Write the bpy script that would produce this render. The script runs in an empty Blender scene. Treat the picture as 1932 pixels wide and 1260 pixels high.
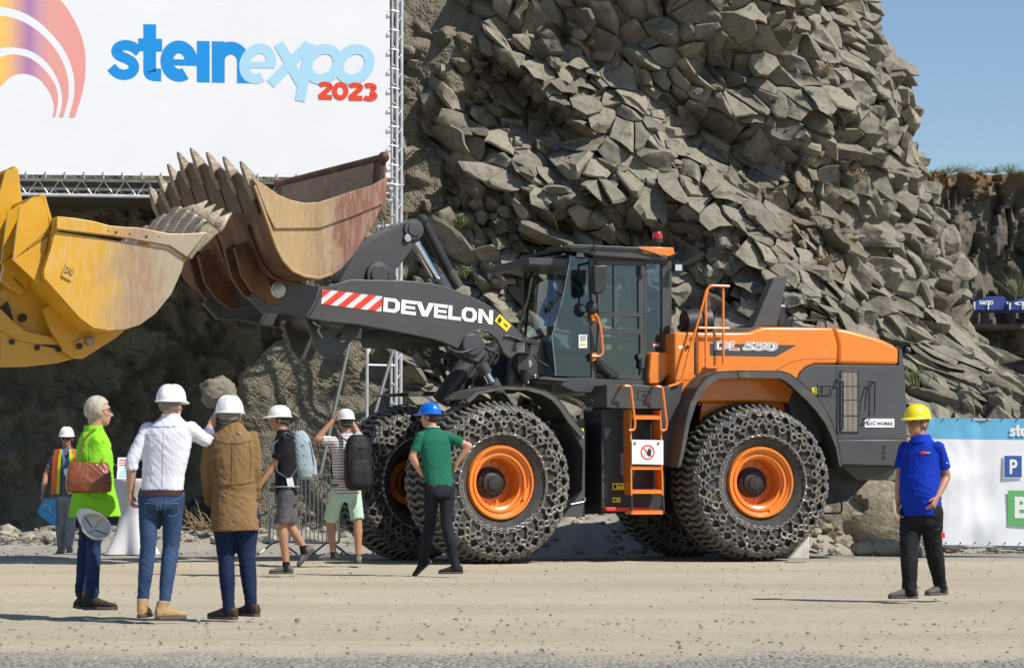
import bpy, math, random
import numpy as np
from mathutils import Vector, Matrix, noise
R = math.radians
V = Vector
# ------------------------------------------------------------ camera
sc = bpy.context.scene
col = sc.collection
FPX, HZ, CAMH = 4930.0, 905.0, 1.05
PITCH = math.atan((HZ-630)/FPX)
cam = bpy.data.objects.new('camera', bpy.data.cameras.new('camera'))
col.objects.link(cam)
cam.location = (0, 0, CAMH)
cam.rotation_euler = (R(90)+PITCH, 0, 0)
cam.data.sensor_width = 36
cam.data.lens = 36*FPX/1932
cam.data.clip_start = .1
cam.data.clip_end = 3000
cam.data.dof.use_dof = True
cam.data.dof.focus_distance = 31
cam.data.dof.aperture_fstop = 7.1
sc.camera = cam
# ------------------------------------------------------------ light
SUN_EL = R(48)
SUN_TO = V((.855*math.cos(SUN_EL), -.519*math.cos(SUN_EL), math.sin(SUN_EL)))   # from the scene towards the sun
w = bpy.data.worlds.new('World'); sc.world = w; w.use_nodes = True
nt = w.node_tree
bg = nt.nodes['Background']
sky = nt.nodes.new('ShaderNodeTexSky')
sky.sky_type = 'NISHITA'; sky.sun_disc = False
sky.sun_elevation = SUN_EL
sky.sun_rotation = math.atan2(SUN_TO.x, SUN_TO.y)
sky.air_density = 1.0; sky.dust_density = .2; sky.ozone_density = 3.6
nt.links.new(sky.outputs[0], bg.inputs[0])
bg.inputs[1].default_value = .098
sl = bpy.data.lights.new('sun', 'SUN'); sl.energy = 4.8; sl.angle = R(.55); sl.color = (1, .94, .85)
so = bpy.data.objects.new('sun', sl); col.objects.link(so)
so.rotation_euler = SUN_TO.to_track_quat('Z', 'Y').to_euler()
so.location = (20, -20, 30)
sc.view_settings.view_transform = 'Standard'; sc.view_settings.look = 'None'
sc.view_settings.exposure = .25; sc.view_settings.gamma = 1
# ------------------------------------------------------------ helpers
CAM = V((0, 0, CAMH))
def ray(px, py):
    x = (px-966)/FPX; z = -(py-630)/FPX
    c, s = math.cos(PITCH), math.sin(PITCH)
    return V((x, c - z*s, s + z*c))
def at(px, py, Y):
    "world point seen at photo pixel (px, py) at distance Y in front of the camera"
    d = ray(px, py); return CAM + d*(Y/d.y)
def K(ox, oy, s):
    return lambda pts: [(ox+x/s, oy+y/s) for x, y in pts]
MATX = {}
def mtx(o): return MATX.get(o.name, Matrix())
def tag(o, label=None, cat=None, group=None, kind=None):
    if label: o['label'] = label
    if cat: o['category'] = cat
    if group: o['group'] = group
    if kind: o['kind'] = kind
    return o
def empty(name, loc, label=None, cat=None, group=None, rz=0):
    o = bpy.data.objects.new(name, None); col.objects.link(o)
    o.empty_display_size = .2
    o.location = loc; o.rotation_euler = (0, 0, rz)
    MATX[o.name] = Matrix.Translation(V(loc)) @ Matrix.Rotation(rz, 4, 'Z')
    return tag(o, label, cat, group)
def perp(d):
    d = d.normalized()
    a = V((0, 0, 1)) if abs(d.z) < .9 else V((1, 0, 0))
    x = d.cross(a).normalized(); return x, x.cross(d).normalized()
class MB:
    def __init__(s): s.v = []; s.f = []; s.m = []
    def add(s, vs, fs, mi=0):
        b = len(s.v); s.v += [tuple(p) for p in vs]
        s.f += [tuple(b+i for i in f) for f in fs]; s.m += [mi]*len(fs); return s
    def ring_loft(s, rings, cap=True, closed=False, mi=0):
        n = len(rings[0]); vs = [p for r in rings for p in r]; fs = []
        k = len(rings)
        for i in range(k if closed else k-1):
            a = i*n; b = ((i+1) % k)*n
            for j in range(n):
                q = (j+1) % n
                fs.append((a+j, a+q, b+q, b+j))
        if cap and not closed:
            fs.append(tuple(range(n-1, -1, -1))); fs.append(tuple(range((k-1)*n, k*n)))
        return s.add(vs, fs, mi)
    def tube(s, p0, p1, r0, r1=None, n=10, cap=True, mi=0):
        p0, p1 = V(p0), V(p1); r1 = r0 if r1 is None else r1
        x, y = perp(p1-p0)
        rg = lambda c, r: [c + x*(r*math.cos(2*math.pi*i/n)) + y*(r*math.sin(2*math.pi*i/n)) for i in range(n)]
        return s.ring_loft([rg(p0, r0), rg(p1, r1)], cap, mi=mi)
    def path(s, pts, r, n=8, cap=True, closed=False, mi=0, flat=1.0):
        pts = [V(p) for p in pts]; k = len(pts); rings = []; x = None
        rr = r if isinstance(r, (list, tuple)) else [r]*k
        for i in range(k):
            if closed: d = (pts[(i+1) % k]-pts[i-1])
            else: d = pts[min(i+1, k-1)]-pts[max(i-1, 0)]
            d.normalize()
            if x is None: x, y = perp(d)
            else:
                x = (x - d*x.dot(d)).normalized()
            y = x.cross(d).normalized()
            rings.append([pts[i] + x*(rr[i]*math.cos(2*math.pi*j/n)) + y*(rr[i]*flat*math.sin(2*math.pi*j/n)) for j in range(n)])
        return s.ring_loft(rings, cap, closed, mi)
    def ball(s, c, rx, ry=None, rz=None, ax=None, nu=14, nv=9, mi=0):
        ry = rx if ry is None else ry; rz = rx if rz is None else rz
        X, Y_, Z = ax or (V((1, 0, 0)), V((0, 1, 0)), V((0, 0, 1))); c = V(c)
        rings = []
        for i in range(1, nv):
            t = math.pi*i/nv
            rings.append([c + X*(rx*math.sin(t)*math.cos(2*math.pi*j/nu)) + Y_*(ry*math.sin(t)*math.sin(2*math.pi*j/nu)) + Z*(-rz*math.cos(t)) for j in range(nu)])
        b = len(s.v); s.ring_loft(rings, False, mi=mi)
        e = len(s.v); s.add([c-Z*rz, c+Z*rz], [], mi)
        for j in range(nu):
            q = (j+1) % nu
            s.f.append((e, b+q, b+j)); s.m.append(mi)
            t0 = b+(nv-2)*nu; s.f.append((e+1, t0+j, t0+q)); s.m.append(mi)
        return s
    def box(s, c, sx, sy, sz, ax=None, mi=0):
        X, Y_, Z = ax or (V((1, 0, 0)), V((0, 1, 0)), V((0, 0, 1))); c = V(c)
        vs = [c + X*(sx/2*i) + Y_*(sy/2*j) + Z*(sz/2*k) for k in (-1, 1) for i, j in ((-1, -1), (1, -1), (1, 1), (-1, 1))]
        return s.add(vs, [(3, 2, 1, 0), (4, 5, 6, 7), (0, 1, 5, 4), (1, 2, 6, 5), (2, 3, 7, 6), (3, 0, 4, 7)], mi)
    def slab(s, a, b, mi=0):
        "solid between two matching polygons"
        n = len(a)
        return s.add(list(a)+list(b), [tuple(range(n)), tuple(range(2*n-1, n-1, -1))] + [(i, i+n, (i+1) % n+n, (i+1) % n) for i in range(n)], mi)
    def holed(s, o1, h1, o2, h2, mi=0):
        "frame between outline and hole with the same number of points, front and back"
        n = len(o1); vs = list(o1)+list(h1)+list(o2)+list(h2); fs = []
        for i in range(n):
            j = (i+1) % n
            fs += [(i, j, n+j, n+i), (2*n+j, 2*n+i, 3*n+i, 3*n+j), (j, i, 2*n+i, 2*n+j), (n+i, n+j, 3*n+j, 3*n+i)]
        return s.add(vs, fs, mi)
    def lathe(s, prof, c, axis, n=32, mi=0):
        "prof: (r, h) pairs along axis"
        c = V(c); axis = V(axis).normalized(); x, y = perp(axis)
        rings = [[c + axis*h + x*(r*math.cos(2*math.pi*j/n)) + y*(r*math.sin(2*math.pi*j/n)) for j in range(n)] for r, h in prof]
        return s.ring_loft(rings, False, mi=mi)
    def xf(s, M):
        s.v = [tuple(M @ V(p)) for p in s.v]; return s
    def build(s, name, mats, parent=None, smooth=35, bevel=0, base=None, seg=2):
        me = bpy.data.meshes.new(name)
        if parent is not None: Mi = mtx(parent).inverted()
        elif base is not None: Mi = Matrix.Translation(-V(base))
        else: Mi = Matrix()
        vs = [Mi @ V(p) for p in s.v]
        me.from_pydata(vs, [], s.f)
        mats = mats if isinstance(mats, (list, tuple)) else [mats]
        for m in mats: me.materials.append(m)
        if len(mats) > 1: me.polygons.foreach_set('material_index', s.m)
        me.validate()
        fixn(me)
        if smooth:
            me.polygons.foreach_set('use_smooth', [True]*len(me.polygons))
            me.set_sharp_from_angle(angle=R(smooth))
        o = bpy.data.objects.new(name, me); col.objects.link(o)
        if parent is not None:
            o.parent = parent; MATX[o.name] = mtx(parent).copy()
        elif base is not None:
            o.location = base; MATX[o.name] = Matrix.Translation(V(base))
        if bevel:
            b = o.modifiers.new('bevel', 'BEVEL'); b.width = bevel; b.segments = seg; b.limit_method = 'ANGLE'; b.angle_limit = R(40); b.harden_normals = False
        return o
import bmesh
def fixn(me):
    bm = bmesh.new(); bm.from_mesh(me); bmesh.ops.recalc_face_normals(bm, faces=bm.faces); bm.to_mesh(me); bm.free()
def remesh(mb, vox=.011, it=4, fac=.6):
    me = bpy.data.meshes.new('tmp'); me.from_pydata([V(p) for p in mb.v], [], mb.f); fixn(me)
    o = bpy.data.objects.new('tmp', me); col.objects.link(o)
    m = o.modifiers.new('r', 'REMESH'); m.mode = 'VOXEL'; m.voxel_size = vox
    if it:
        q = o.modifiers.new('s', 'SMOOTH'); q.iterations = it; q.factor = fac
    dg = bpy.context.evaluated_depsgraph_get(); e = o.evaluated_get(dg); t = e.to_mesh()
    out = MB(); out.v = [tuple(v.co) for v in t.vertices]; out.f = [tuple(p.vertices) for p in t.polygons]; out.m = [0]*len(out.f)
    e.to_mesh_clear(); bpy.data.objects.remove(o); bpy.data.meshes.remove(me)
    return out
# ------------------------------------------------------------ materials
def mat(name, c, rough=.5, metal=0, c2=None, ns=4, lo=.35, hi=.65, c3=None, ns3=20, lo3=.5, hi3=.7, bump=0, bs=30, bdist=.01, coat=0, stretch=None, spec=.5, rvar=0, sub=None):
    m = bpy.data.materials.new(name); m.use_nodes = True
    t = m.node_tree; N, L = t.nodes, t.links; b = N['Principled BSDF']
    b.inputs['Base Color'].default_value = (*c, 1); b.inputs['Roughness'].default_value = rough; b.inputs['Metallic'].default_value = metal
    b.inputs['Coat Weight'].default_value = coat; b.inputs['Specular IOR Level'].default_value = spec
    tc = N.new('ShaderNodeTexCoord'); src = tc.outputs['Object']
    if stretch:
        mp = N.new('ShaderNodeMapping'); mp.inputs['Scale'].default_value = stretch; L.new(src, mp.inputs[0]); src = mp.outputs[0]
    def nz(scale, det=6, r=.6):
        n = N.new('ShaderNodeTexNoise'); n.inputs['Scale'].default_value = scale; n.inputs['Detail'].default_value = det; n.inputs['Roughness'].default_value = r
        L.new(src, n.inputs['Vector']); return n.outputs['Fac']
    def rng(f, lo, hi):
        r = N.new('ShaderNodeMapRange'); r.inputs[1].default_value = lo; r.inputs[2].default_value = hi; L.new(f, r.inputs[0]); return r.outputs[0]
    def mix(f, a, bb):
        x = N.new('ShaderNodeMix'); x.data_type = 'RGBA'; L.new(f, x.inputs[0])
        if isinstance(a, tuple): x.inputs[6].default_value = (*a, 1)
        else: L.new(a, x.inputs[6])
        x.inputs[7].default_value = (*bb, 1); return x.outputs[2]
    cc = c
    if c2:
        f2 = rng(nz(ns), lo, hi); cc = mix(f2, c, c2)
        if rvar:
            rr = N.new('ShaderNodeMapRange'); rr.inputs[3].default_value = rough; rr.inputs[4].default_value = rough+rvar; L.new(f2, rr.inputs[0]); L.new(rr.outputs[0], b.inputs['Roughness'])
    if c3: cc = mix(rng(nz(ns3, 8, .65), lo3, hi3), cc, c3)
    if not isinstance(cc, tuple): L.new(cc, b.inputs['Base Color'])
    if bump:
        bp = N.new('ShaderNodeBump'); bp.inputs['Strength'].default_value = bump; bp.inputs['Distance'].default_value = bdist
        L.new(nz(bs, 5, .6), bp.inputs['Height']); L.new(bp.outputs[0], b.inputs['Normal'])
    return m
def glass(name, tint, spec=.12):
    m = bpy.data.materials.new(name); m.use_nodes = True; t = m.node_tree; N, L = t.nodes, t.links
    N.remove(N['Principled BSDF'])
    tr = N.new('ShaderNodeBsdfTransparent'); tr.inputs[0].default_value = (*tint, 1)
    gl = N.new('ShaderNodeBsdfGlossy'); gl.inputs['Roughness'].default_value = .03; gl.inputs[0].default_value = (.9, .95, 1, 1)
    fr = N.new('ShaderNodeLayerWeight'); fr.inputs[0].default_value = spec
    mr = N.new('ShaderNodeMapRange'); mr.inputs[3].default_value = .06; mr.inputs[4].default_value = .7
    L.new(fr.outputs['Facing'], mr.inputs[0])
    mx = N.new('ShaderNodeMixShader'); L.new(mr.outputs[0], mx.inputs[0]); L.new(tr.outputs[0], mx.inputs[1]); L.new(gl.outputs[0], mx.inputs[2])
    L.new(mx.outputs[0], N['Material Output'].inputs[0]); return m
M = {}
M['orange'] = mat('orange_paint', (.80, .22, .018), .32, c2=(.72, .20, .025), ns=1.5, coat=.25, bump=.02, bs=60, c3=(.55, .30, .13), ns3=5, lo3=.58, hi3=.92)
M['grey'] = mat('charcoal_paint', (.050, .051, .056), .42, c2=(.064, .063, .063), ns=2, c3=(.12, .11, .09), ns3=9, lo3=.62, hi3=.9, bump=.03, bs=60)
M['grey2'] = mat('side_panel_grey', (.060, .062, .070), .45, c2=(.075, .075, .080), ns=2, c3=(.15, .14, .12), ns3=5, lo3=.62, hi3=.95)
M['black'] = mat('black_plastic', (.018, .018, .02), .5, c2=(.03, .03, .03), ns=5, c3=(.1, .09, .07), ns3=12, lo3=.64, hi3=.9)
M['fender'] = mat('fender_rubber', (.055, .053, .052), .6, c2=(.08, .076, .068), ns=3, c3=(.17, .155, .125), ns3=6, lo3=.55, hi3=.85)
M['dark'] = mat('dark_machinery', (.012, .012, .013), .6, c2=(.03, .028, .025), ns=9)
M['rubber'] = mat('tyre_rubber', (.030, .029, .029), .85, c2=(.062, .056, .047), ns=6, c3=(.16, .14, .10), ns3=14, lo3=.6, hi3=.85, bump=.2, bs=40)
M['chain'] = mat('tyre_chain_steel', (.11, .11, .112), .55, .25, c2=(.20, .182, .142), ns=3, lo=.42, hi=.64, c3=(.33, .29, .22), ns3=16, lo3=.55, hi3=.78, bump=.3, bs=90, bdist=.004)
M['bright'] = mat('galvanised_chain', (.55, .55, .54), .35, .8, c2=(.4, .38, .34), ns=20)
M['chrome'] = mat('chromed_rod', (.7, .71, .72), .12, 1.0)
M['steel'] = mat('galvanised_steel', (.50, .51, .52), .38, .7, c2=(.38, .38, .38), ns=5)
M['white'] = mat('white_print', (.80, .80, .80), .6)
M['red'] = mat('red_print', (.68, .04, .02), .5)
M['yel'] = mat('yellow_sticker', (.85, .65, .02), .5)
M['blk'] = mat('black_print', (.012, .012, .012), .6)
M['redp'] = mat('red_plastic', (.35, .02, .015), .25, coat=.5)
M['glass'] = glass('cab_glass', (.62, .74, .70))
M['glass2'] = glass('cab_side_glass', (.45, .57, .63))
M['lens'] = mat('lamp_lens', (.55, .57, .6), .15, .3, coat=1)
# ------------------------------------------------------------ numeric noise
def nprng(seed): return np.random.default_rng(seed)
def vnoise(x, y, seed=0):
    "smooth value noise on arrays, -1..1"
    T = nprng(seed).random((256, 256))*2-1
    xi = np.floor(x).astype(int); yi = np.floor(y).astype(int); fx = x-xi; fy = y-yi
    fx = fx*fx*(3-2*fx); fy = fy*fy*(3-2*fy)
    g = lambda a, b: T[a & 255, b & 255]
    return (g(xi, yi)*(1-fx)+g(xi+1, yi)*fx)*(1-fy) + (g(xi, yi+1)*(1-fx)+g(xi+1, yi+1)*fx)*fy
def fbm(x, y, seed=0, o=4, r=.5):
    s = 0; a = 1; t = 0
    for i in range(o):
        s = s + a*vnoise(x*2**i+17.3*i, y*2**i+5.1*i, seed+i); t += a; a *= r
    return s/t
def sstep(a, b, x):
    t = np.clip((x-a)/(b-a), 0, 1); return t*t*(3-2*t)
def blocks(U, W, size, seed, jit=.85, reach=1):
    "cellular blocks: nearest centre, distances and offset from it"
    g = nprng(seed); T = g.random((128, 128, 8))
    u = U/size; v = W/size; ui = np.floor(u).astype(int); vi = np.floor(v).astype(int)
    b1 = np.full(U.shape, 9.); b2 = np.full(U.shape, 9.); bu = np.zeros(U.shape); bv = np.zeros(U.shape)
    bi = np.zeros(U.shape, int); bj = np.zeros(U.shape, int)
    for a in range(-reach, reach+1):
        for b in range(-reach, reach+1):
            ci = ui+a; cj = vi+b; t = T[ci & 127, cj & 127]
            du = u-(ci+.5+(t[..., 0]-.5)*jit); dv = v-(cj+.5+(t[..., 1]-.5)*jit)
            d = np.sqrt(du*du+dv*dv) - (t[..., 2]-.5)*.35
            m = d < b1
            b2 = np.where(m, b1, np.minimum(b2, d)); b1 = np.where(m, d, b1)
            bu = np.where(m, du, bu); bv = np.where(m, dv, bv); bi = np.where(m, ci, bi); bj = np.where(m, cj, bj)
    return T[bi & 127, bj & 127], b1, b2, bu*size, bv*size
def grid_mesh(name, X, Y_, Z, mats, attrs=None, smooth=None, mask=None):
    n, m = X.shape
    me = bpy.data.meshes.new(name)
    co = np.stack([X, Y_, Z], -1).reshape(-1, 3).astype(np.float32)
    idx = np.arange(n*m).reshape(n, m)
    q = np.stack([idx[:-1, :-1], idx[1:, :-1], idx[1:, 1:], idx[:-1, 1:]], -1).reshape(-1, 4)
    me.vertices.add(len(co)); me.vertices.foreach_set('co', co.ravel())
    me.loops.add(q.size); me.loops.foreach_set('vertex_index', q.ravel().astype(np.int32))
    me.polygons.add(len(q)); me.polygons.foreach_set('loop_start', (np.arange(len(q))*4).astype(np.int32))
    me.update(calc_edges=True)
    for k, a in (attrs or {}).items():
        t = me.attributes.new(k, 'FLOAT', 'POINT'); t.data.foreach_set('value', a.reshape(-1).astype(np.float32))
    me.materials.append(mats); me.validate()
    if smooth:
        me.polygons.foreach_set('use_smooth', [True]*len(me.polygons)); me.set_sharp_from_angle(angle=R(smooth))
    o = bpy.data.objects.new(name, me); col.objects.link(o); return o
# ------------------------------------------------------------ cliff material
def cliffmat(name, rock, rock2, gravel, dirt, pebble=34):
    m = bpy.data.materials.new(name); m.use_nodes = True; t = m.node_tree; N, L = t.nodes, t.links; b = N['Principled BSDF']
    b.inputs['Roughness'].default_value = .85; b.inputs['Specular IOR Level'].default_value = .25
    tc = N.new('ShaderNodeTexCoord').outputs['Object']
    def A(n): a = N.new('ShaderNodeAttribute'); a.attribute_name = n; return a.outputs['Fac']
    def nz(s, d=6, r=.6):
        n = N.new('ShaderNodeTexNoise'); n.inputs['Scale'].default_value = s; n.inputs['Detail'].default_value = d; n.inputs['Roughness'].default_value = r; L.new(tc, n.inputs['Vector']); return n.outputs['Fac']
    def rng(f, lo, hi, a=0, c=1):
        r = N.new('ShaderNodeMapRange'); r.inputs[1].default_value = lo; r.inputs[2].default_value = hi; r.inputs[3].default_value = a; r.inputs[4].default_value = c; L.new(f, r.inputs[0]); return r.outputs[0]
    def mix(f, a, bb, mode='MIX'):
        x = N.new('ShaderNodeMix'); x.data_type = 'RGBA'; x.blend_type = mode
        if isinstance(f, float): x.inputs[0].default_value = f
        else: L.new(f, x.inputs[0])
        for k, q in ((6, a), (7, bb)):
            if isinstance(q, tuple): x.inputs[k].default_value = (*q, 1)
            else: L.new(q, x.inputs[k])
        return x.outputs[2]
    c = mix(A('tone'), rock, rock2)
    c = mix(rng(nz(1.1), .42, .66), c, dirt)
    c = mix(rng(nz(9, 8, .7), .52, .72), c, tuple(x*.72 for x in rock))
    c = mix(rng(nz(.7, 4), .56, .7, 0, .6), c, (rock[0]*1.05, rock[1]*.86, rock[2]*.66))
    vo = N.new('ShaderNodeTexVoronoi'); vo.inputs['Scale'].default_value = pebble; L.new(tc, vo.inputs['Vector'])
    bl = N.new('ShaderNodeBump'); bl.inputs['Strength'].default_value = .8; bl.inputs['Distance'].default_value = .16; L.new(nz(2.6, 2, .45), bl.inputs['Height'])
    gc = mix(rng(vo.outputs['Distance'], .1, .8), gravel, tuple(x*.6 for x in gravel))
    gc = mix(rng(nz(2.5), .4, .7), gc, tuple(x*.8 for x in gravel))
    c = mix(A('gravel'), c, gc); L.new(c, b.inputs['Base Color'])
    b1 = N.new('ShaderNodeBump'); b1.inputs['Strength'].default_value = .55; b1.inputs['Distance'].default_value = .03; L.new(nz(7, 9, .65), b1.inputs['Height'])
    b2 = N.new('ShaderNodeBump'); b2.invert = True; b2.inputs['Distance'].default_value = .035; L.new(vo.outputs['Distance'], b2.inputs['Height']); L.new(rng(A('gravel'), 0, 1, 0, .9), b2.inputs['Strength'])
    L.new(bl.outputs[0], b1.inputs['Normal']); L.new(b1.outputs[0], b2.inputs['Normal']); L.new(b2.outputs[0], b.inputs['Normal'])
    return m
M['cliff'] = cliffmat('basalt_rock', (.122, .112, .090), (.282, .258, .202), (.255, .228, .165), (.232, .213, .168))
M['farcliff'] = cliffmat('far_basalt', (.070, .062, .055), (.135, .12, .10), (.24, .15, .07), (.13, .11, .085), 1.2)
# ------------------------------------------------------------ near cliff
RC = 4.0
def yfront(z): return 42 + .2*z
sil = [(-200, 1560), (0, 1610), (120, 1640), (290, 1714), (460, 1772), (560, 1822), (640, 1872), (690, 1922), (780, 2060), (1040, 2150)]
zz = []; xx = []
for py, px in sil:
    Yc = 47.5; p = at(px, py, Yc); zz.append(p.z); xx.append(p.x-.25)
zz = np.array(zz[::-1]); xx = np.array(xx[::-1])
STEP = .031
tv = np.arange(-6.8, 18.2, STEP); zv = np.arange(-.25, 10.7, STEP)
T_, Z_ = np.meshgrid(tv, zv, indexing='ij')
Xs = np.interp(Z_, zz, xx)
arc = T_ < 0; ang = np.clip(-T_/RC, 0, 1.75)
X0 = np.where(arc, Xs-RC+RC*np.sin(ang), Xs-RC-T_)
Y0 = yfront(Z_) + np.where(arc, RC*(1-np.cos(ang)), 0)
Y0 = Y0 + np.where(Z_ < 2.6, -(2.6-np.clip(Z_, 0, 9))*.42, 0)*sstep(-4.2, -1, X0)      # rubble foot of the slope
NX = np.where(arc, np.sin(ang), 0.); NY = np.where(arc, -np.cos(ang), -1.)
# how much is sprayed gravel instead of broken rock
xb = np.interp(Z_, [0, 1.2, 2.6, 4.2, 6, 7.6, 8.8, 10.5], [-1.0, -1.1, -1.3, -1.4, -1.25, -1.1, -.6, .1])
wv = fbm(X0*1.3, Z_*1.3, 5)*1.0
G = 1-sstep(-.15, .35, X0-xb+wv)
G = np.maximum(G, sstep(9.2, 10.4, X0+wv)*(1-sstep(3.6, 4.4, Z_)))
# blocks, elongated along a falling diagonal and warped
c_, s_ = math.cos(R(-34)), math.sin(R(-34))
wu = fbm(X0*.9, Z_*.9, 31)*.35 + fbm(X0*3, Z_*3, 32)*.06; wz = fbm(X0*.9+9, Z_*.9, 33)*.35 + fbm(X0*3+4, Z_*3, 34)*.06
SX = np.where(arc, Xs-RC-T_, X0)            # unrolled horizontal position
U = (SX+wu)*c_ + (Z_+wz)*s_; W = -(SX+wu)*s_ + (Z_+wz)*c_
U *= .80
big = np.clip(fbm(X0*.35, Z_*.35, 77)*1.6+.5, 0, 1)
t1, f1, g1, du, dv = blocks(U, W, .62, 3, .95)
t2, f2, g2, eu, ev = blocks(U*1.05+7, W, .34, 4, .95)
t3, f3, g3, hu, hv = blocks(U+3, W*1.1+9, .17, 6, .95)
def facet(t, du, dv, size, og, gg, cc):
    d = (t[..., 3]-.5)*og + (t[..., 4]-.5)*gg*du + ((t[..., 5]-.72)*gg)*dv
    return d + cc*(du*du+dv*dv)/size*(t[..., 6]-.35)
D1 = facet(t1, du, dv, .62, .42, 1.9, .9)
D2 = facet(t2, eu, ev, .34, .22, 1.9, .9)
D3 = facet(t3, hu, hv, .17, .09, 1.5, .8)
sel = np.where(t1[..., 7] > .38, 1., .15)                 # some big blocks stay whole, others break up
sel3 = np.where(t2[..., 7] > .62, 1., .1)
D = D1 + D2*(1.05-sel*.65) + D3*sel3*(1-sel*.6)
D -= .20*np.clip(1-(g1-f1)/.07, 0, 1) + .05*np.clip(1-(g2-f2)/.07, 0, 1)*(1-sel*.5)
macro = fbm(X0*.28, Z_*.28, 50, 3)*.95 + .42*np.sin((X0*.75+Z_*.95)*1.15+fbm(X0*.4, Z_*.4, 8)*2)
def gash(px0, py0, px1, py1, wid, dep):
    a = at(px0, py0, 43.5); b = at(px1, py1, 43.5); dx, dz = b.x-a.x, b.z-a.z; l = math.hypot(dx, dz)
    p = ((X0-a.x)*dx+(Z_-a.z)*dz)/l; q = (-(X0-a.x)*dz+(Z_-a.z)*dx)/l
    q = q + fbm(X0*1.5, Z_*1.5, 61)*.25
    al = sstep(-.3, .3, p)*(1-sstep(l-.5, l+.2, p))
    return -dep*al*sstep(-wid*1.6, 0, q)*(1-sstep(wid*.55, wid*.62, q))
macro = macro + gash(885, 120, 1110, 275, .62, 1.15) + gash(1290, 215, 1480, 330, .45, .9) + gash(1010, 300, 1090, 350, .35, .5) + gash(1330, 90, 1420, 130, .3, .5) + gash(1180, 440, 1330, 470, .3, .5)
rock = 1-G
Dg = fbm(X0*1.1, Z_*1.1, 90, 3)*.12 + fbm(X0*7, Z_*7, 91, 4, .6)*.05 + nprng(2).random(X0.shape)*.018
spars = np.where((t2[..., 3] > .74), np.clip(.22-f2*.35, 0, 1)*1.1, 0)*sstep(2.0, 3.2, Z_+wv)*(X0 > -3)
def blur(a, k=1):
    for _ in range(k):
        p = np.pad(a, 1, mode='edge'); a = (p[1:-1, 1:-1]*4+p[:-2, 1:-1]*2+p[2:, 1:-1]*2+p[1:-1, :-2]*2+p[1:-1, 2:]*2+p[:-2, :-2]+p[2:, 2:]+p[:-2, 2:]+p[2:, :-2])/16
    return a
D = blur(D*np.where(arc, .55, .8)-.42, 2)
DD = (D+macro*.9)*rock + (Dg+macro*.25+spars)*G
DD *= np.where(X0 < -3.6, .8, 1)
# the hollow at the left
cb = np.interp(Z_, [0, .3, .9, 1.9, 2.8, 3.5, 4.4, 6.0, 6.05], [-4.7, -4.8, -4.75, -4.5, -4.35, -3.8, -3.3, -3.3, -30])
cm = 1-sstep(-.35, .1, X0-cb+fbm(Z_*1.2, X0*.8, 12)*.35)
X = X0+NX*DD; Y = Y0+NY*DD
Y = Y + cm*(4.6+1.2*fbm(X0*.5, Z_*.5, 13)+.5*fbm(X0*2, Z_*2, 14))
Zd = Z_ + fbm(X0*2, Z_*2, 70)*.02
tone = np.clip(t1[..., 2]*.55+t2[..., 2]*.45+(t3[..., 2]-.5)*.2, 0, 1)
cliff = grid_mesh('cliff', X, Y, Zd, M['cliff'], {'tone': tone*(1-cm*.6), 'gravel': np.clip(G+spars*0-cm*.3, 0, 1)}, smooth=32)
tag(cliff, 'steep face of broken grey-brown basalt with dark hollow at its left foot', kind='structure')
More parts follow.
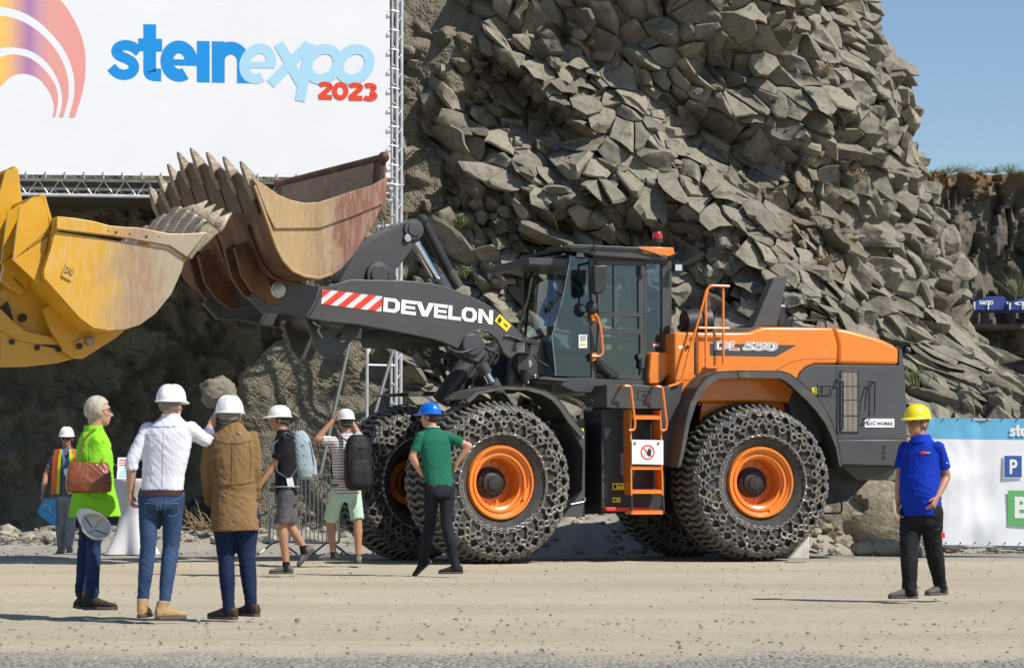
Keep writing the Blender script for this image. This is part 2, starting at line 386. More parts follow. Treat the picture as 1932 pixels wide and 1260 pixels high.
# broken blocks standing out of the face
def make_blocks():
    g = random.Random(11); bm = bmesh.new(); vs = []; fs = []; tones = []
    def surf(t, z):
        i = min(max(int((t-tv[0])/STEP), 0), len(tv)-1); j = min(max(int((z-zv[0])/STEP), 0), len(zv)-1)
        return V((X[i, j], Y[i, j], Zd[i, j])), V((NX[i, j], NY[i, j], .12)).normalized(), G[i, j], cm[i, j]
    for size, keep, push in ((.55, .03, .02), (.38, .12, .02), (.26, .34, .03), (.17, .5, .05)):
        nt_, nz_ = int((tv[-1]-tv[0])/size*1.0), int(10.6/size)
        for a in range(nt_):
            for b in range(nz_):
                if g.random() > keep: continue
                t = tv[0]+(a+g.random())*size; z = -.1+(b+g.random())*size
                p, n, gr, c = surf(t, z)
                if c > .05 or gr > .55 and not (g.random() < (.12 if z > 3.4 else .03) and p.x > -4): continue
                r = size*g.uniform(.42, .78)
                if gr < .5: p = p+n*.16*(1-gr)
                ax = (n + V((noise.noise(p*.55)*1.5-.10+g.gauss(0, .24), 0, noise.noise(p*.55+V((9, 3, 1)))*1.5-.15+g.gauss(0, .24)))).normalized()
                u, w_ = perp(ax); k = g.choice([4, 5, 5, 6, 6, 7]); off = g.random()*6.28
                sx_, sy_ = g.uniform(.95, 1.55), g.uniform(.6, .95)
                dia = V((.83, 0, -.56)); ro = math.atan2(dia.dot(w_), dia.dot(u)) + g.gauss(0, .5)
                pts = []
                for q in range(k):
                    an = off+6.283*(q+g.uniform(-.28, .28))/k; rr = r*g.uniform(.78, 1.1)
                    x_, y_ = math.cos(an)*rr*sx_, math.sin(an)*rr*sy_
                    pts.append((x_*math.cos(ro)-y_*math.sin(ro), x_*math.sin(ro)+y_*math.cos(ro)))
                tu, tw = noise.noise(p*.8+V((4, 4, 4)))*1.3+g.uniform(-.4, .4), noise.noise(p*.8+V((7, 1, 2)))*1.3+g.uniform(-.4, .4)      # tilt of the broken end
                h = r*g.uniform(.0, .55)+push; dn = -r*1.3-.25
                tp = g.uniform(.66, .92); cx, cy = g.uniform(-.12, .12)*r, g.uniform(-.12, .12)*r
                jit = [g.uniform(-.06, .06)*r for _ in range(k)]
                P3 = lambda x_, y_, hh: p + u*x_ + w_*y_ + ax*hh
                base = len(vs)
                r0 = [P3(x_*1.1, y_*1.1, dn) for x_, y_ in pts]
                r1 = [P3(x_, y_, h+(x_*tu+y_*tw)-r*.22+jj) for (x_, y_), jj in zip(pts, jit)]
                r2 = [P3(x_*tp+cx, y_*tp+cy, h+(x_*tu+y_*tw)*tp+jj*.5) for (x_, y_), jj in zip(pts, jit)]
                dep = g.uniform(-.10, .05)*r
                r3 = [P3(x_*tp*.5+cx, y_*tp*.5+cy, h+(x_*tu+y_*tw)*tp*.5+dep) for x_, y_ in pts]
                vs += r0+r1+r2+r3+[P3(cx, cy, h+dep*1.3)]
                for lv in range(3):
                    for q in range(k):
                        q2 = (q+1) % k; A0 = base+lv*k; B0 = A0+k
                        fs.append((A0+q, A0+q2, B0+q2, B0+q))
                for q in range(k): fs.append((base+3*k+q, base+3*k+(q+1) % k, base+4*k))
                tn = g.random(); tones += [tn]*(4*k+1)
    me = bpy.data.meshes.new('rock_face'); me.from_pydata([tuple(v) for v in vs], [], fs)
    t = me.attributes.new('tone', 'FLOAT', 'POINT'); t.data.foreach_set('value', np.array(tones, np.float32))
    me.materials.append(M['cliff']); me.polygons.foreach_set('use_smooth', [True]*len(me.polygons)); me.set_sharp_from_angle(angle=R(22))
    o = bpy.data.objects.new('rock_face', me); col.objects.link(o)
    tag(o, 'angular basalt blocks breaking out of the cliff', kind='structure'); print('blocks', len(vs))
make_blocks()
# interlocking block ends: Voronoi cells of the face, each pushed out and tilted on its own
XM = X0+NX*macro*.9; YM = Y0+NY*macro*.9
def make_cells():
    from mathutils import kdtree
    g = random.Random(21); cd, sd_ = math.cos(R(34)), math.sin(R(34)); KS = .90
    fwd = lambda t, z: ((-t*cd - z*sd_)*KS, t*sd_*-1 + z*cd)            # stretched along the falling diagonal
    def inv(a, b): a = a/KS; return (-(a*cd + b*sd_), -a*sd_ + b*cd)
    seeds = []; sz = .46
    for i in range(-40, 60):
        for j in range(-40, 60):
            m = g.choice([1, 1, 1, 2, 2, 3, 5])
            for _ in range(m): seeds.append(((i+g.random())*sz, (j+g.random())*sz))
    ok = []
    for a, b in seeds:
        t, z = inv(a, b)
        if tv[0]+.1 < t < 14 and -.4 < z < 10.5: ok.append((a, b))
    kd = kdtree.KDTree(len(ok))
    for i, (a, b) in enumerate(ok): kd.insert((a, b, 0), i)
    kd.balance()
    def samp(t, z):
        fi = min(max((t-tv[0])/STEP, 0), len(tv)-1.001); fj = min(max((z-zv[0])/STEP, 0), len(zv)-1.001); i, j = int(fi), int(fj); u, v = fi-i, fj-j
        L_ = lambda Q: (Q[i, j]*(1-u)+Q[i+1, j]*u)*(1-v)+(Q[i, j+1]*(1-u)+Q[i+1, j+1]*u)*v
        return V((L_(XM), L_(YM), L_(Zd))), V((L_(NX), L_(NY), .10)).normalized(), G[i, j], cm[i, j]
    vs = []; fs = []; tones = []
    for idx, (a, b) in enumerate(ok):
        t, z = inv(a, b)
        if t > 12: continue
        P0, n0, gr, c = samp(t, z)
        if c > .1 or gr > .5: continue
        poly = [(a-1, b-1), (a+1, b-1), (a+1, b+1), (a-1, b+1)]
        for co, k, dist in kd.find_n((a, b, 0), 16)[1:]:
            mx, my = (a+co.x)/2, (b+co.y)/2; dx, dy = co.x-a, co.y-b; out = []
            for q in range(len(poly)):
                p, r_ = poly[q], poly[(q+1) % len(poly)]; d1 = (p[0]-mx)*dx+(p[1]-my)*dy; d2 = (r_[0]-mx)*dx+(r_[1]-my)*dy
                if d1 <= 0: out.append(p)
                if (d1 < 0) != (d2 < 0) and abs(d1-d2) > 1e-9: w = d1/(d1-d2); out.append((p[0]+(r_[0]-p[0])*w, p[1]+(r_[1]-p[1])*w))
            poly = out
            if len(poly) < 3: break
        if len(poly) < 3: continue
        # merge tiny edges, then cut long edges once so that the outline can bend
        pp = []
        for q in range(len(poly)):
            p, r_ = poly[q], poly[(q+1) % len(poly)]
            if math.dist(p, r_) < .035: continue
            pp.append(p)
            if math.dist(p, r_) > .22:
                m_ = ((p[0]+r_[0])/2, (p[1]+r_[1])/2); k_ = noise.noise(V((m_[0]*3.7, m_[1]*3.7, 5)))*.10; l = math.dist(p, r_)
                pp.append((m_[0]-(r_[1]-p[1])/l*k_*(1 if (p[0]+p[1]) < (r_[0]+r_[1]) else -1), m_[1]+(r_[0]-p[0])/l*k_*(1 if (p[0]+p[1]) < (r_[0]+r_[1]) else -1)))
        if len(pp) < 3: continue
        ca = sum(p[0] for p in pp)/len(pp); cb_ = sum(p[1] for p in pp)/len(pp); rad = sum(math.dist(p, (ca, cb_)) for p in pp)/len(pp)
        o_ = g.gauss(0, .16)+.06+noise.noise(P0*.9)*.22; lim = .30 if t > .8 else .17
        if t <= .8: o_ *= .55
        fa = noise.noise(P0*.7+V((4, 4, 4)))*1.0+g.gauss(0, .66); fb_ = noise.noise(P0*.7+V((7, 1, 2)))*1.0+g.gauss(0, .66)+.15
        sh = V((noise.noise(P0*.5)*.7+g.gauss(-.1, .2), 0, noise.noise(P0*.5+V((9, 3, 1)))*.7-.25+g.gauss(0, .2)))
        def pos(q, k, f_, extra, base=None):
            x = ca+(q[0]-ca)*k; y = cb_+(q[1]-cb_)*k; tt, z2 = inv(x, y); p, n, _, _2 = samp(tt, z2)
            h = o_ + max(-lim, min(lim, (x-ca)*fa+(y-cb_)*fb_))*f_ + extra if base is None else base
            return p + n*h + sh*h
        ga = g.uniform(.955, .995); tp = g.uniform(.60, .93); n_ = len(pp); b0 = len(vs)
        ed = g.uniform(.05, .20)*rad*2; dep = g.uniform(-.45, .25)*rad; ja = g.uniform(-.4, .4); jb = g.uniform(-.4, .4); sv = (ca, cb_)
        vs += [pos(q, ga, 1, 0, -.75) for q in pp]
        vs += [pos(q, ga, 1, -ed+g.uniform(-.02, .02)) for q in pp]
        vs += [pos(q, tp, 1, g.uniform(-.012, .012)) for q in pp]
        in_ = [(q[0]+ja*rad, q[1]+jb*rad) for q in pp]
        vs += [pos((ca+(q[0]-ca)*.5*tp+ja*rad*.5, cb_+(q[1]-cb_)*.5*tp+jb*rad*.5), 1, 1, dep*.75) for q in pp]
        vs.append(pos((ca+ja*rad*.6, cb_+jb*rad*.6), 1, 1, dep))
        for lv in range(3):
            for q in range(n_):
                q2 = (q+1) % n_; A0 = b0+lv*n_; fs.append((A0+q, A0+q2, A0+n_+q2, A0+n_+q))
        for q in range(n_): fs.append((b0+3*n_+q, b0+3*n_+(q+1) % n_, b0+4*n_))
        tn = g.random(); tones += [tn]*(4*n_+1)
    me = bpy.data.meshes.new('rock_cells'); me.from_pydata([tuple(v) for v in vs], [], fs); fixn(me)
    t = me.attributes.new('tone', 'FLOAT', 'POINT'); t.data.foreach_set('value', np.array(tones, np.float32))
    me.materials.append(M['cliff']); me.polygons.foreach_set('use_smooth', [True]*len(me.polygons)); me.set_sharp_from_angle(angle=R(26))
    o = bpy.data.objects.new('rock_columns', me); col.objects.link(o); tag(o, 'tightly packed broken basalt column ends of the cliff face', kind='structure')
make_cells()
# ------------------------------------------------------------ far cliff, terrace
fx = np.linspace(8, 60, 260); fz = np.linspace(-1, 18.95, 190)
FX, FZ = np.meshgrid(fx, fz, indexing='ij')
t4, f4, g4, a4, b4 = blocks(FX*1.2+fbm(FX*.5, FZ*.3, 3)*1.5, FZ*.42, .95, 11)
FD = fbm(FX*.12, FZ*.1, 5)*3 + fbm(FX*.8, FZ*.35, 6, 4, .6)*1.4 + (t4[..., 3]-.5)*1.3 + a4*(t4[..., 4]-.5)*1.6
terr = FZ < 9.2
FY = 150 + FZ*.16 - FD - np.where(terr, 13, 0)
FT = np.where(FZ > 18.9, 1, 0)*1.0
rim = sstep(17.0, 18.8, FZ+fbm(FX*.5, FZ*.5, 9)*1.6)
far = grid_mesh('far_cliff', FX, FY, np.minimum(FZ, 18.9)+fbm(FX*.6, FZ, 1)*.12, M['farcliff'], {'tone': t4[..., 2], 'gravel': np.clip(rim, 0, 1)}, smooth=25)
tag(far, 'distant dark quarry wall with a brown grassy top', kind='structure')
mb = MB(); mb.box((34, 144, 9.1), 52, 14, .25); tr = mb.build('quarry_terrace', M['farcliff'], smooth=0); tag(tr, 'quarry terrace ledge halfway up the far cliff', kind='structure')
# ------------------------------------------------------------ ground
gm = bpy.data.materials.new('dusty_gravel'); gm.use_nodes = True
def gmat():
    t = gm.node_tree; N, L = t.nodes, t.links; b = N['Principled BSDF']; b.inputs['Roughness'].default_value = .95; b.inputs['Specular IOR Level'].default_value = .15
    tc = N.new('ShaderNodeTexCoord').outputs['Object']
    def nz(s, d=6, r=.6, sc=None):
        n = N.new('ShaderNodeTexNoise'); n.inputs['Scale'].default_value = s; n.inputs['Detail'].default_value = d; n.inputs['Roughness'].default_value = r
        if sc:
            mp = N.new('ShaderNodeMapping'); mp.inputs['Scale'].default_value = sc; L.new(tc, mp.inputs[0]); L.new(mp.outputs[0], n.inputs['Vector'])
        else: L.new(tc, n.inputs['Vector'])
        return n.outputs['Fac']
    def rng(f, lo, hi, a=0, c=1):
        r = N.new('ShaderNodeMapRange'); r.inputs[1].default_value = lo; r.inputs[2].default_value = hi; r.inputs[3].default_value = a; r.inputs[4].default_value = c; L.new(f, r.inputs[0]); return r.outputs[0]
    def mix(f, a, bb):
        x = N.new('ShaderNodeMix'); x.data_type = 'RGBA'; L.new(f, x.inputs[0])
        for k, q in ((6, a), (7, bb)):
            if isinstance(q, tuple): x.inputs[k].default_value = (*q, 1)
            else: L.new(q, x.inputs[k])
        return x.outputs[2]
    c = mix(rng(nz(.5, 5), .35, .65), (.48, .422, .31), (.42, .368, .272))
    c = mix(rng(nz(.22, 4, .6, (.25, 1.6, 1)), .46, .64), c, (.38, .335, .25))
    c = mix(rng(nz(1.3, 3, .5, (.12, 2.2, 1)), .56, .68, 0, .35), c, (.52, .46, .35))
    c = mix(rng(nz(3.2, 6, .7), .60, .72, 0, .6), c, (.28, .25, .20))
    c = mix(rng(nz(26, 6, .75), .50, .68), c, (.27, .24, .18))
    c = mix(rng(nz(60, 4, .7), .62, .72), c, (.62, .58, .48))
    # coarse grey chippings close to the camera and along the cliff foot
    sp = N.new('ShaderNodeSeparateXYZ'); L.new(tc, sp.inputs[0])
    nn = N.new('ShaderNodeMath'); nn.operation = 'MULTIPLY_ADD'; L.new(nz(.9, 5), nn.inputs[0]); nn.inputs[1].default_value = 3.0; L.new(sp.outputs[1], nn.inputs[2])
    near = rng(nn.outputs[0], 18.0, 17.0)
    vo = N.new('ShaderNodeTexVoronoi'); vo.inputs['Scale'].default_value = 28; L.new(tc, vo.inputs['Vector'])
    st = mix(vo.outputs['Color'], (.16, .15, .13), (.46, .43, .37))
    c = mix(near, c, st)
    band = rng(nn.outputs[0], 35.2, 37.2)
    c = mix(band, c, (.30, .285, .245))
    L.new(c, b.inputs['Base Color'])
    b1 = N.new('ShaderNodeBump'); b1.inputs['Strength'].default_value = .7; b1.inputs['Distance'].default_value = .02; L.new(nz(22, 8, .72), b1.inputs['Height'])
    b2 = N.new('ShaderNodeBump'); b2.invert = True; b2.inputs['Distance'].default_value = .03; L.new(near, b2.inputs['Strength']); L.new(vo.outputs['Distance'], b2.inputs['Height']); L.new(b1.outputs[0], b2.inputs['Normal'])
    L.new(b2.outputs[0], b.inputs['Normal'])
gmat()
ys = np.concatenate([np.linspace(-30, 11, 20)[:-1], np.arange(11, 41, .055), np.geomspace(41.1, 900, 60)])
xs = np.concatenate([-np.geomspace(900, 9.2, 40), np.arange(-9.1, 9.1, .06), np.geomspace(9.2, 900, 40)])
GX, GY = np.meshgrid(xs, ys, indexing='ij')
fine = sstep(12, 14, GY)*(1-sstep(39, 41, GY))
GZ = fbm(GX*.35, GY*.7, 200, 3)*.018*fine + fbm(GX*2.2, GY*3.2, 201, 4)*.010*fine + fbm(GX*9, GY*9, 203, 2)*.006*fine
GZ += fine*.016*np.clip(np.sin((GY+.12*GX+fbm(GX*.3, GY*.3, 5)*.8)*2.6)-.55, 0, 1)*fbm(GX*6, GY*2, 207)
heap = sstep(38.2, 40.6, GY+fbm(GX*.8, GY*.8, 210)*.9)
GZ += np.where(GY < 60, heap*(.22+.14*fbm(GX*2.5, GY*2.5, 211)), .2)
mnd = sstep(37.1, 38.7, GY+fbm(GX*.9, GY*.9, 220)*.35)*sstep(-1.6, -.4, GX)*(1-sstep(4.2, 5.2, GX)); GZ = np.maximum(GZ, np.where(GY < 60, mnd*(.50+.12*fbm(GX*3, GY*3, 221)), GZ))  # mound shaped behind the loader so that its shadow lands there
GZ = GZ - .02
ground = grid_mesh('ground', GX, GY, GZ, gm, smooth=60)
tag(ground, 'dusty beige gravel quarry floor', kind='structure')
def gz(x, y): return 0.0
# loose stones
def rockmesh(mb, c, r, rnd, n=1, squash=.75, mi=0):
    bm = bmesh.new(); bmesh.ops.create_icosphere(bm, subdivisions=n, radius=1)
    rot = Matrix.Rotation(rnd.random()*6.28, 3, V((rnd.random()-.5, rnd.random()-.5, rnd.random()-.5+.01)))
    sc_ = V((1+rnd.random()*.5, .8+rnd.random()*.4, squash*(.8+.4*rnd.random())))
    vs = []
    for v in bm.verts:
        k = 1 + (rnd.random()-.5)*(.5 if n == 1 else .25)
        p = rot @ (v.co*k); vs.append(V(c)+V((p.x*sc_.x, p.y*sc_.y, p.z*sc_.z))*r)
    fs = [tuple(v.index for v in f.verts) for f in bm.faces]; bm.free(); mb.add(vs, fs, mi)
M['stone'] = mat('loose_stone', (.30, .27, .21), .9, c2=(.40, .36, .27), ns=3, bump=.2, bs=60)
M['stone2'] = mat('dark_stone', (.20, .18, .15), .9, c2=(.30, .27, .21), ns=5, bump=.2, bs=60)
rnd = random.Random(5); mb = MB()
for i in range(2600):
    y = rnd.choice([rnd.uniform(13, 20), rnd.uniform(16, 38), rnd.uniform(37, 41)]); x = rnd.uniform(-.215, .215)*y
    r = rnd.choice([.004, .005, .006, .008, .012])*(1 if y < 37 else 2.2)
    if rnd.random() < .02: r *= 2
    rockmesh(mb, (x, y, r*.2+(.0 if y < 38.6 else .12)), r, rnd, 1, .7, rnd.random() < .5)
o = mb.build('loose_stones', [M['stone'], M['stone2']], smooth=0); tag(o, 'small loose stones strewn over the gravel floor', 'stones', kind='stuff')
# rubble along the foot of the cliff
mb = MB()
for i in range(520):
    x, y = rnd.uniform(-1.3, 4.8), rnd.uniform(37.2, 39.2); r = .02+.06*rnd.random()**2; k_ = min(max((y-37.1)/1.6, 0), 1); k_ = k_*k_*(3-2*k_)
    rockmesh(mb, (x, y, k_*.48), r, rnd, 1, .75, rnd.random() < .5)
for i in range(900):
    x = rnd.uniform(-8.6, 9); y = 39.6+rnd.random()**1.5*2.2 - (1.6 if x > 4.5 else 0); r = .03+.09*rnd.random()**3
    rockmesh(mb, (x, y, .12+.05*(y-39)), r, rnd, 1, .75, rnd.random() < .5)
o = mb.build('rubble', [M['stone'], M['stone2']], smooth=0); tag(o, 'rubble of small broken rock along the cliff foot', 'rubble', kind='stuff')
# big fractured rock masses standing behind the loader's rear wheel
def boulder(name, c, sx, sy, sz, seed, label, n=48, m=None, amp=.16):
    th = np.linspace(0, 2*np.pi, n*2+1)[:-1]; ph = np.linspace(.04, np.pi-.04, n)
    TH, PH = np.meshgrid(th, ph, indexing='ij')
    dx, dy, dz = np.sin(PH)*np.cos(TH), np.sin(PH)*np.sin(TH), np.cos(PH)
    t, f, g, a, b = blocks(TH*2.0+fbm(TH*2, PH*3, seed)*.3, PH*2.2+fbm(TH*2+5, PH*3, seed+1)*.3, .8, seed)
    r = 1 + amp*((t[..., 3]-.5)*1.4 + a*(t[..., 4]-.5)*2 + b*(t[..., 5]-.5)*2) + fbm(TH*3, PH*3, seed+2)*.06
    e = lambda q: np.sign(q)*np.abs(q)**.75
    X, Y_, Z = e(dx)*r*sx, e(dy)*r*sy, e(dz)*r*sz
    mb = MB(); vs = [(float(x)+c[0], float(y)+c[1], float(z)+c[2]) for x, y, z in zip(X.ravel(), Y_.ravel(), Z.ravel())]
    N1, N2 = X.shape; fs = [(i*N2+j, ((i+1) % N1)*N2+j, ((i+1) % N1)*N2+j+1, i*N2+j+1) for i in range(N1) for j in range(N2-1)]
    fs += [tuple(i*N2 for i in range(N1)), tuple(i*N2+N2-1 for i in range(N1-1, -1, -1))]
    mb.add(vs, fs); o = mb.build(name, m or M['boulder'], base=(c[0], c[1], 0), smooth=28); tag(o, label, 'rock'); return o
M['boulder'] = mat('boulder_rock', (.20, .175, .135), .9, c2=(.33, .285, .205), ns=1.6, c3=(.13, .115, .09), ns3=7, bump=.8, bs=11, bdist=.04)
p = at(1655, 1045, 38.2)
boulder('boulder', (p.x, 38.9, .40), 1.05, .8, .82, 3, 'large brown fractured boulder standing behind the loader rear wheel')
p = at(1730, 1030, 38.0)
boulder('boulder', (p.x, 38.9, .25), .55, .6, .62, 9, 'beige boulder leaning against the large one behind the walking man')
p = at(1640, 1030, 36.5)
for i, (px, py, r, lab) in enumerate([(1632, 1040, .13, 'small flat grey stone at the foot of the boulder beside the wheel chock'), (1672, 1036, .17, 'squarish grey stone in front of the large boulder'), (1712, 1036, .13, 'small grey stone between the square stone and the banner fence post')]):
    q = at(px, py, 37.0); boulder('rock', (q.x, 37, .08), r*1.5, r, r*.75, 20+i, lab, 14, M['stone'], .12)
# ------------------------------------------------------------ small plants on the rock
M['leafg'] = mat('weed_green', (.10, .14, .035), .7, c2=(.22, .22, .08), ns=9)
M['straw'] = mat('dry_stalks', (.36, .29, .16), .8, c2=(.25, .19, .11), ns=9)
def weed(px, py, Y_, r, h, n, m, label, name='weed', cat='plant', up=.9):
    c = at(px, py, Y_); mb = MB(); g = random.Random(px)
    for i in range(n):
        a = g.random()*6.28; s = r*g.random(); d = V((math.cos(a)*s, math.sin(a)*s*.6, h*(.5+g.random()*.6)*up))
        b0 = c+V((math.cos(a)*s*.2, math.sin(a)*s*.1, 0)); b1 = b0+d*.6+V((0, 0, .05*h)); b2 = b0+d
        mb.path([b0, b1, b2], [.006, .004, .002], 4)
        for k in range(4):
            q = b0.lerp(b2, .3+.7*g.random()); l = .02+.03*g.random(); t = V((g.random()-.5, g.random()-.5, g.random()-.3)).normalized()*l; u = V((g.random()-.5, g.random()-.5, g.random()-.5)).normalized()*l*.4
            mb.add([q, q+t*.5+u, q+t, q+t*.5-u], [(0, 1, 2, 3)])
    o = mb.build(name, m, base=c, smooth=0); tag(o, label, cat)
weed(868, 430, 41.2, .16, .22, 70, M['leafg'], 'green weed tuft on the rock above the tilt cylinder')
weed(878, 520, 41.1, .14, .16, 50, M['leafg'], 'small green tuft low on the rock beside the cab mirror')
weed(1560, 500, 42.2, .22, .2, 40, M['straw'], 'dry grass tuft on the rock above the hood')
weed(1728, 745, 42.6, .2, .55, 40, M['leafg'], 'thin green weed on the rock above the man in the yellow helmet')
weed(1560, 140, 43.4, .2, .2, 40, M['straw'], 'pale tuft high on the rock near the sky')
weed(1620, 340, 43.2, .2, .2, 40, M['straw'], 'dry straw tuft on the upper right of the cliff')
for i, x in enumerate([1765, 1790, 1815, 1850, 1878, 1905, 1925]):
    weed(x, 328, 149, 1.0, .30+.2*(i % 3), 90, M['leafg'], ['leftmost', 'second', 'third', 'fourth', 'fifth', 'sixth', 'rightmost'][i]+' of the bushes along the top edge of the far cliff', 'bush', 'bush')
def roots(px, py, Y_, label, n=46):
    c = at(px, py, Y_); mb = MB(); g = random.Random(8)
    for i in range(n):
        a = g.uniform(.1, 3.0); l = g.uniform(.2, .55); pts = [c+V((g.uniform(-.2, .2), g.uniform(-.1, .1), 0))]
        d = V((math.cos(a), -.3*g.random(), math.sin(a)*.9)).normalized()
        for k in range(5):
            d = (d+V((g.uniform(-.4, .4), g.uniform(-.3, .3), g.uniform(-.5, .25)))).normalized(); pts.append(pts[-1]+d*l/5)
        mb.path(pts, [.012, .01, .008, .006, .004, .002], 5)
    o = mb.build('dry_roots', M['straw'], base=c, smooth=0); tag(o, label, 'roots')
roots(385, 1000, 40.2, 'tangle of dry pale roots on the rubble between the two pointing men')
def lump(c, r, sx, label, seed, m):
    bm = bmesh.new(); bmesh.ops.create_icosphere(bm, subdivisions=4, radius=1); mb = MB(); vs = []
    for v in bm.verts:
        k = 1+.35*noise.noise(v.co*1.3+V((seed, 0, 0)))+.14*noise.noise(v.co*4+V((0, seed, 0)))+.07*noise.noise(v.co*11); vs.append(V(c)+V((v.co.x*sx, v.co.y, v.co.z))*r*k)
    mb.add(vs, [tuple(v.index for v in f.verts) for f in bm.faces]); bm.free(); o = mb.build('rock', m, base=(c[0], c[1], c[2]), smooth=60); tag(o, label, 'rock')
M['gravelrock'] = mat('caked_gravel', (.27, .24, .18), .9, c2=(.18, .16, .12), ns=14, bump=1, bs=40, bdist=.03)
p = at(407, 738, 40.9); lump((p.x, 41.3, p.z), .24, 1.25, 'rounded gravel lump sticking out of the dark wall above the brown jacket man', 3, M['gravelrock'])
# ============================================================ frames: plane tracing on vertical longitudinal planes
class Frame:
    def __init__(s, O, heading):
        s.O = V((O[0], O[1], 0)); s.f = V((math.cos(heading), math.sin(heading), 0))
        s.n = V((-s.f.y, s.f.x, 0))
        if s.n.y > 0: s.n = -s.n           # lateral axis towards the camera side
        s.Z = V((0, 0, 1))
    def w(s, u, lat, z): return s.O + s.f*u + s.n*lat + s.Z*z
    def tr(s, p, lat):
        d = ray(*p); t = (lat - (CAM-s.O).dot(s.n))/d.dot(s.n); q = CAM+d*t-s.O
        return q.dot(s.f), q.z
    def pt(s, p, lat, lat2=None):
        u, z = s.tr(p, lat); return s.w(u, lat if lat2 is None else lat2, z)
    def poly(s, pts, lat, lat2=None): return [s.pt(p, lat, lat2) for p in pts]
    def prism(s, mb, pts, lat, a, b, mi=0): return mb.slab(s.poly(pts, lat, a), s.poly(pts, lat, b), mi)
    def ax(s): return (s.f, s.n, s.Z)
def quad(tl, tr_, br, bl):
    return lambda a, b: (tl[0]*(1-a)*b+tr_[0]*a*b+br[0]*a*(1-b)+bl[0]*(1-a)*(1-b), tl[1]*(1-a)*b+tr_[1]*a*b+br[1]*a*(1-b)+bl[1]*(1-a)*(1-b))
def text_mesh(txt, bold=.0, shear=0, space=1.0, res=6):
    "flat lettering scaled to the unit box"
    c = bpy.data.curves.new('t', 'FONT'); c.body = txt; c.offset = bold; c.shear = shear; c.space_character = space; c.resolution_u = res; c.fill_mode = 'FRONT'
    o = bpy.data.objects.new('t', c); col.objects.link(o); dg = bpy.context.evaluated_depsgraph_get(); me = o.evaluated_get(dg).to_mesh()
    vs = [(v.co.x, v.co.y) for v in me.vertices]; fs = [tuple(p.vertices) for p in me.polygons]
    o.evaluated_get(dg).to_mesh_clear(); bpy.data.objects.remove(o)
    x0 = min(v[0] for v in vs); x1 = max(v[0] for v in vs); y0 = min(v[1] for v in vs); y1 = max(v[1] for v in vs)
    return [((x-x0)/(x1-x0), (y-y0)/(y1-y0)) for x, y in vs], fs
def text_on(mb, P3, q, txt, mi=0, **k):
    vs, fs = text_mesh(txt, **k); mb.add([P3(q(a, b)) for a, b in vs], fs, mi)
def polys_on(mb, P3, q, polys, mi=0):
    for p in polys: mb.add([P3(q(a, b)) for a, b in p], [tuple(range(len(p)))], mi)
BL = {'D': [[(0, 0), (0, 1), (.62, 1), (.62, .76), (.26, .76), (.26, .24), (.62, .24), (.62, 0)], [(.62, 0), (.62, .24), (.72, .34), (.72, .66), (.62, .76), (.62, 1), (.74, 1), (1, .74), (1, .26), (.74, 0)]],
      'E': [[(0, 0), (0, 1), (.28, 1), (.28, 0)], [(.28, 0), (.28, .23), (1, .23), (1, 0)], [(.28, .40), (.28, .60), (.93, .60), (.93, .40)], [(.28, .77), (.28, 1), (1, 1), (1, .77)]],
      'V': [[(0, 1), (.29, 1), (.52, .34), (.66, 0), (.36, 0)], [(.71, 1), (1, 1), (.66, 0), (.52, .34)]],
      'L': [[(0, 0), (0, 1), (.30, 1), (.30, 0)], [(.30, 0), (.30, .24), (1, .24), (1, 0)]],
      'O': [[(0, .26), (0, .74), (.24, 1), (.5, 1), (.5, .77), (.36, .77), (.27, .66), (.27, .34), (.36, .23), (.5, .23), (.5, 0), (.24, 0)], [(.5, 0), (.5, .23), (.64, .23), (.73, .34), (.73, .66), (.64, .77), (.5, .77), (.5, 1), (.76, 1), (1, .74), (1, .26), (.76, 0)]],
      'N': [[(0, 0), (0, 1), (.27, 1), (.27, 0)], [(.73, 0), (.73, 1), (1, 1), (1, 0)], [(.27, 1), (.27, .62), (.73, 0), (.73, .38)]]}
RF = Frame((2.78, 35.77), R(180+19)); FF = Frame((-.841, 34.28), R(180+28))
LD = empty('wheel_loader', (1.2, 35.2, 0), 'orange and charcoal articulated wheel loader with chained tyres and raised rusty bucket', 'wheel loader')
def part(mb, name, m, parent=LD, **k): return mb.build(name, m, parent, **k)
c4 = K(560, 400, 3.317); c5 = K(940, 430, 3.818); c1 = K(1240, 500, 3.864); cl = K(1000, 700, 3.316); cw = K(1220, 700, 3.315); cf = K(740, 720, 3.405); cb = K(240, 250, 3.231); cy = K(0, 240, 2.74)
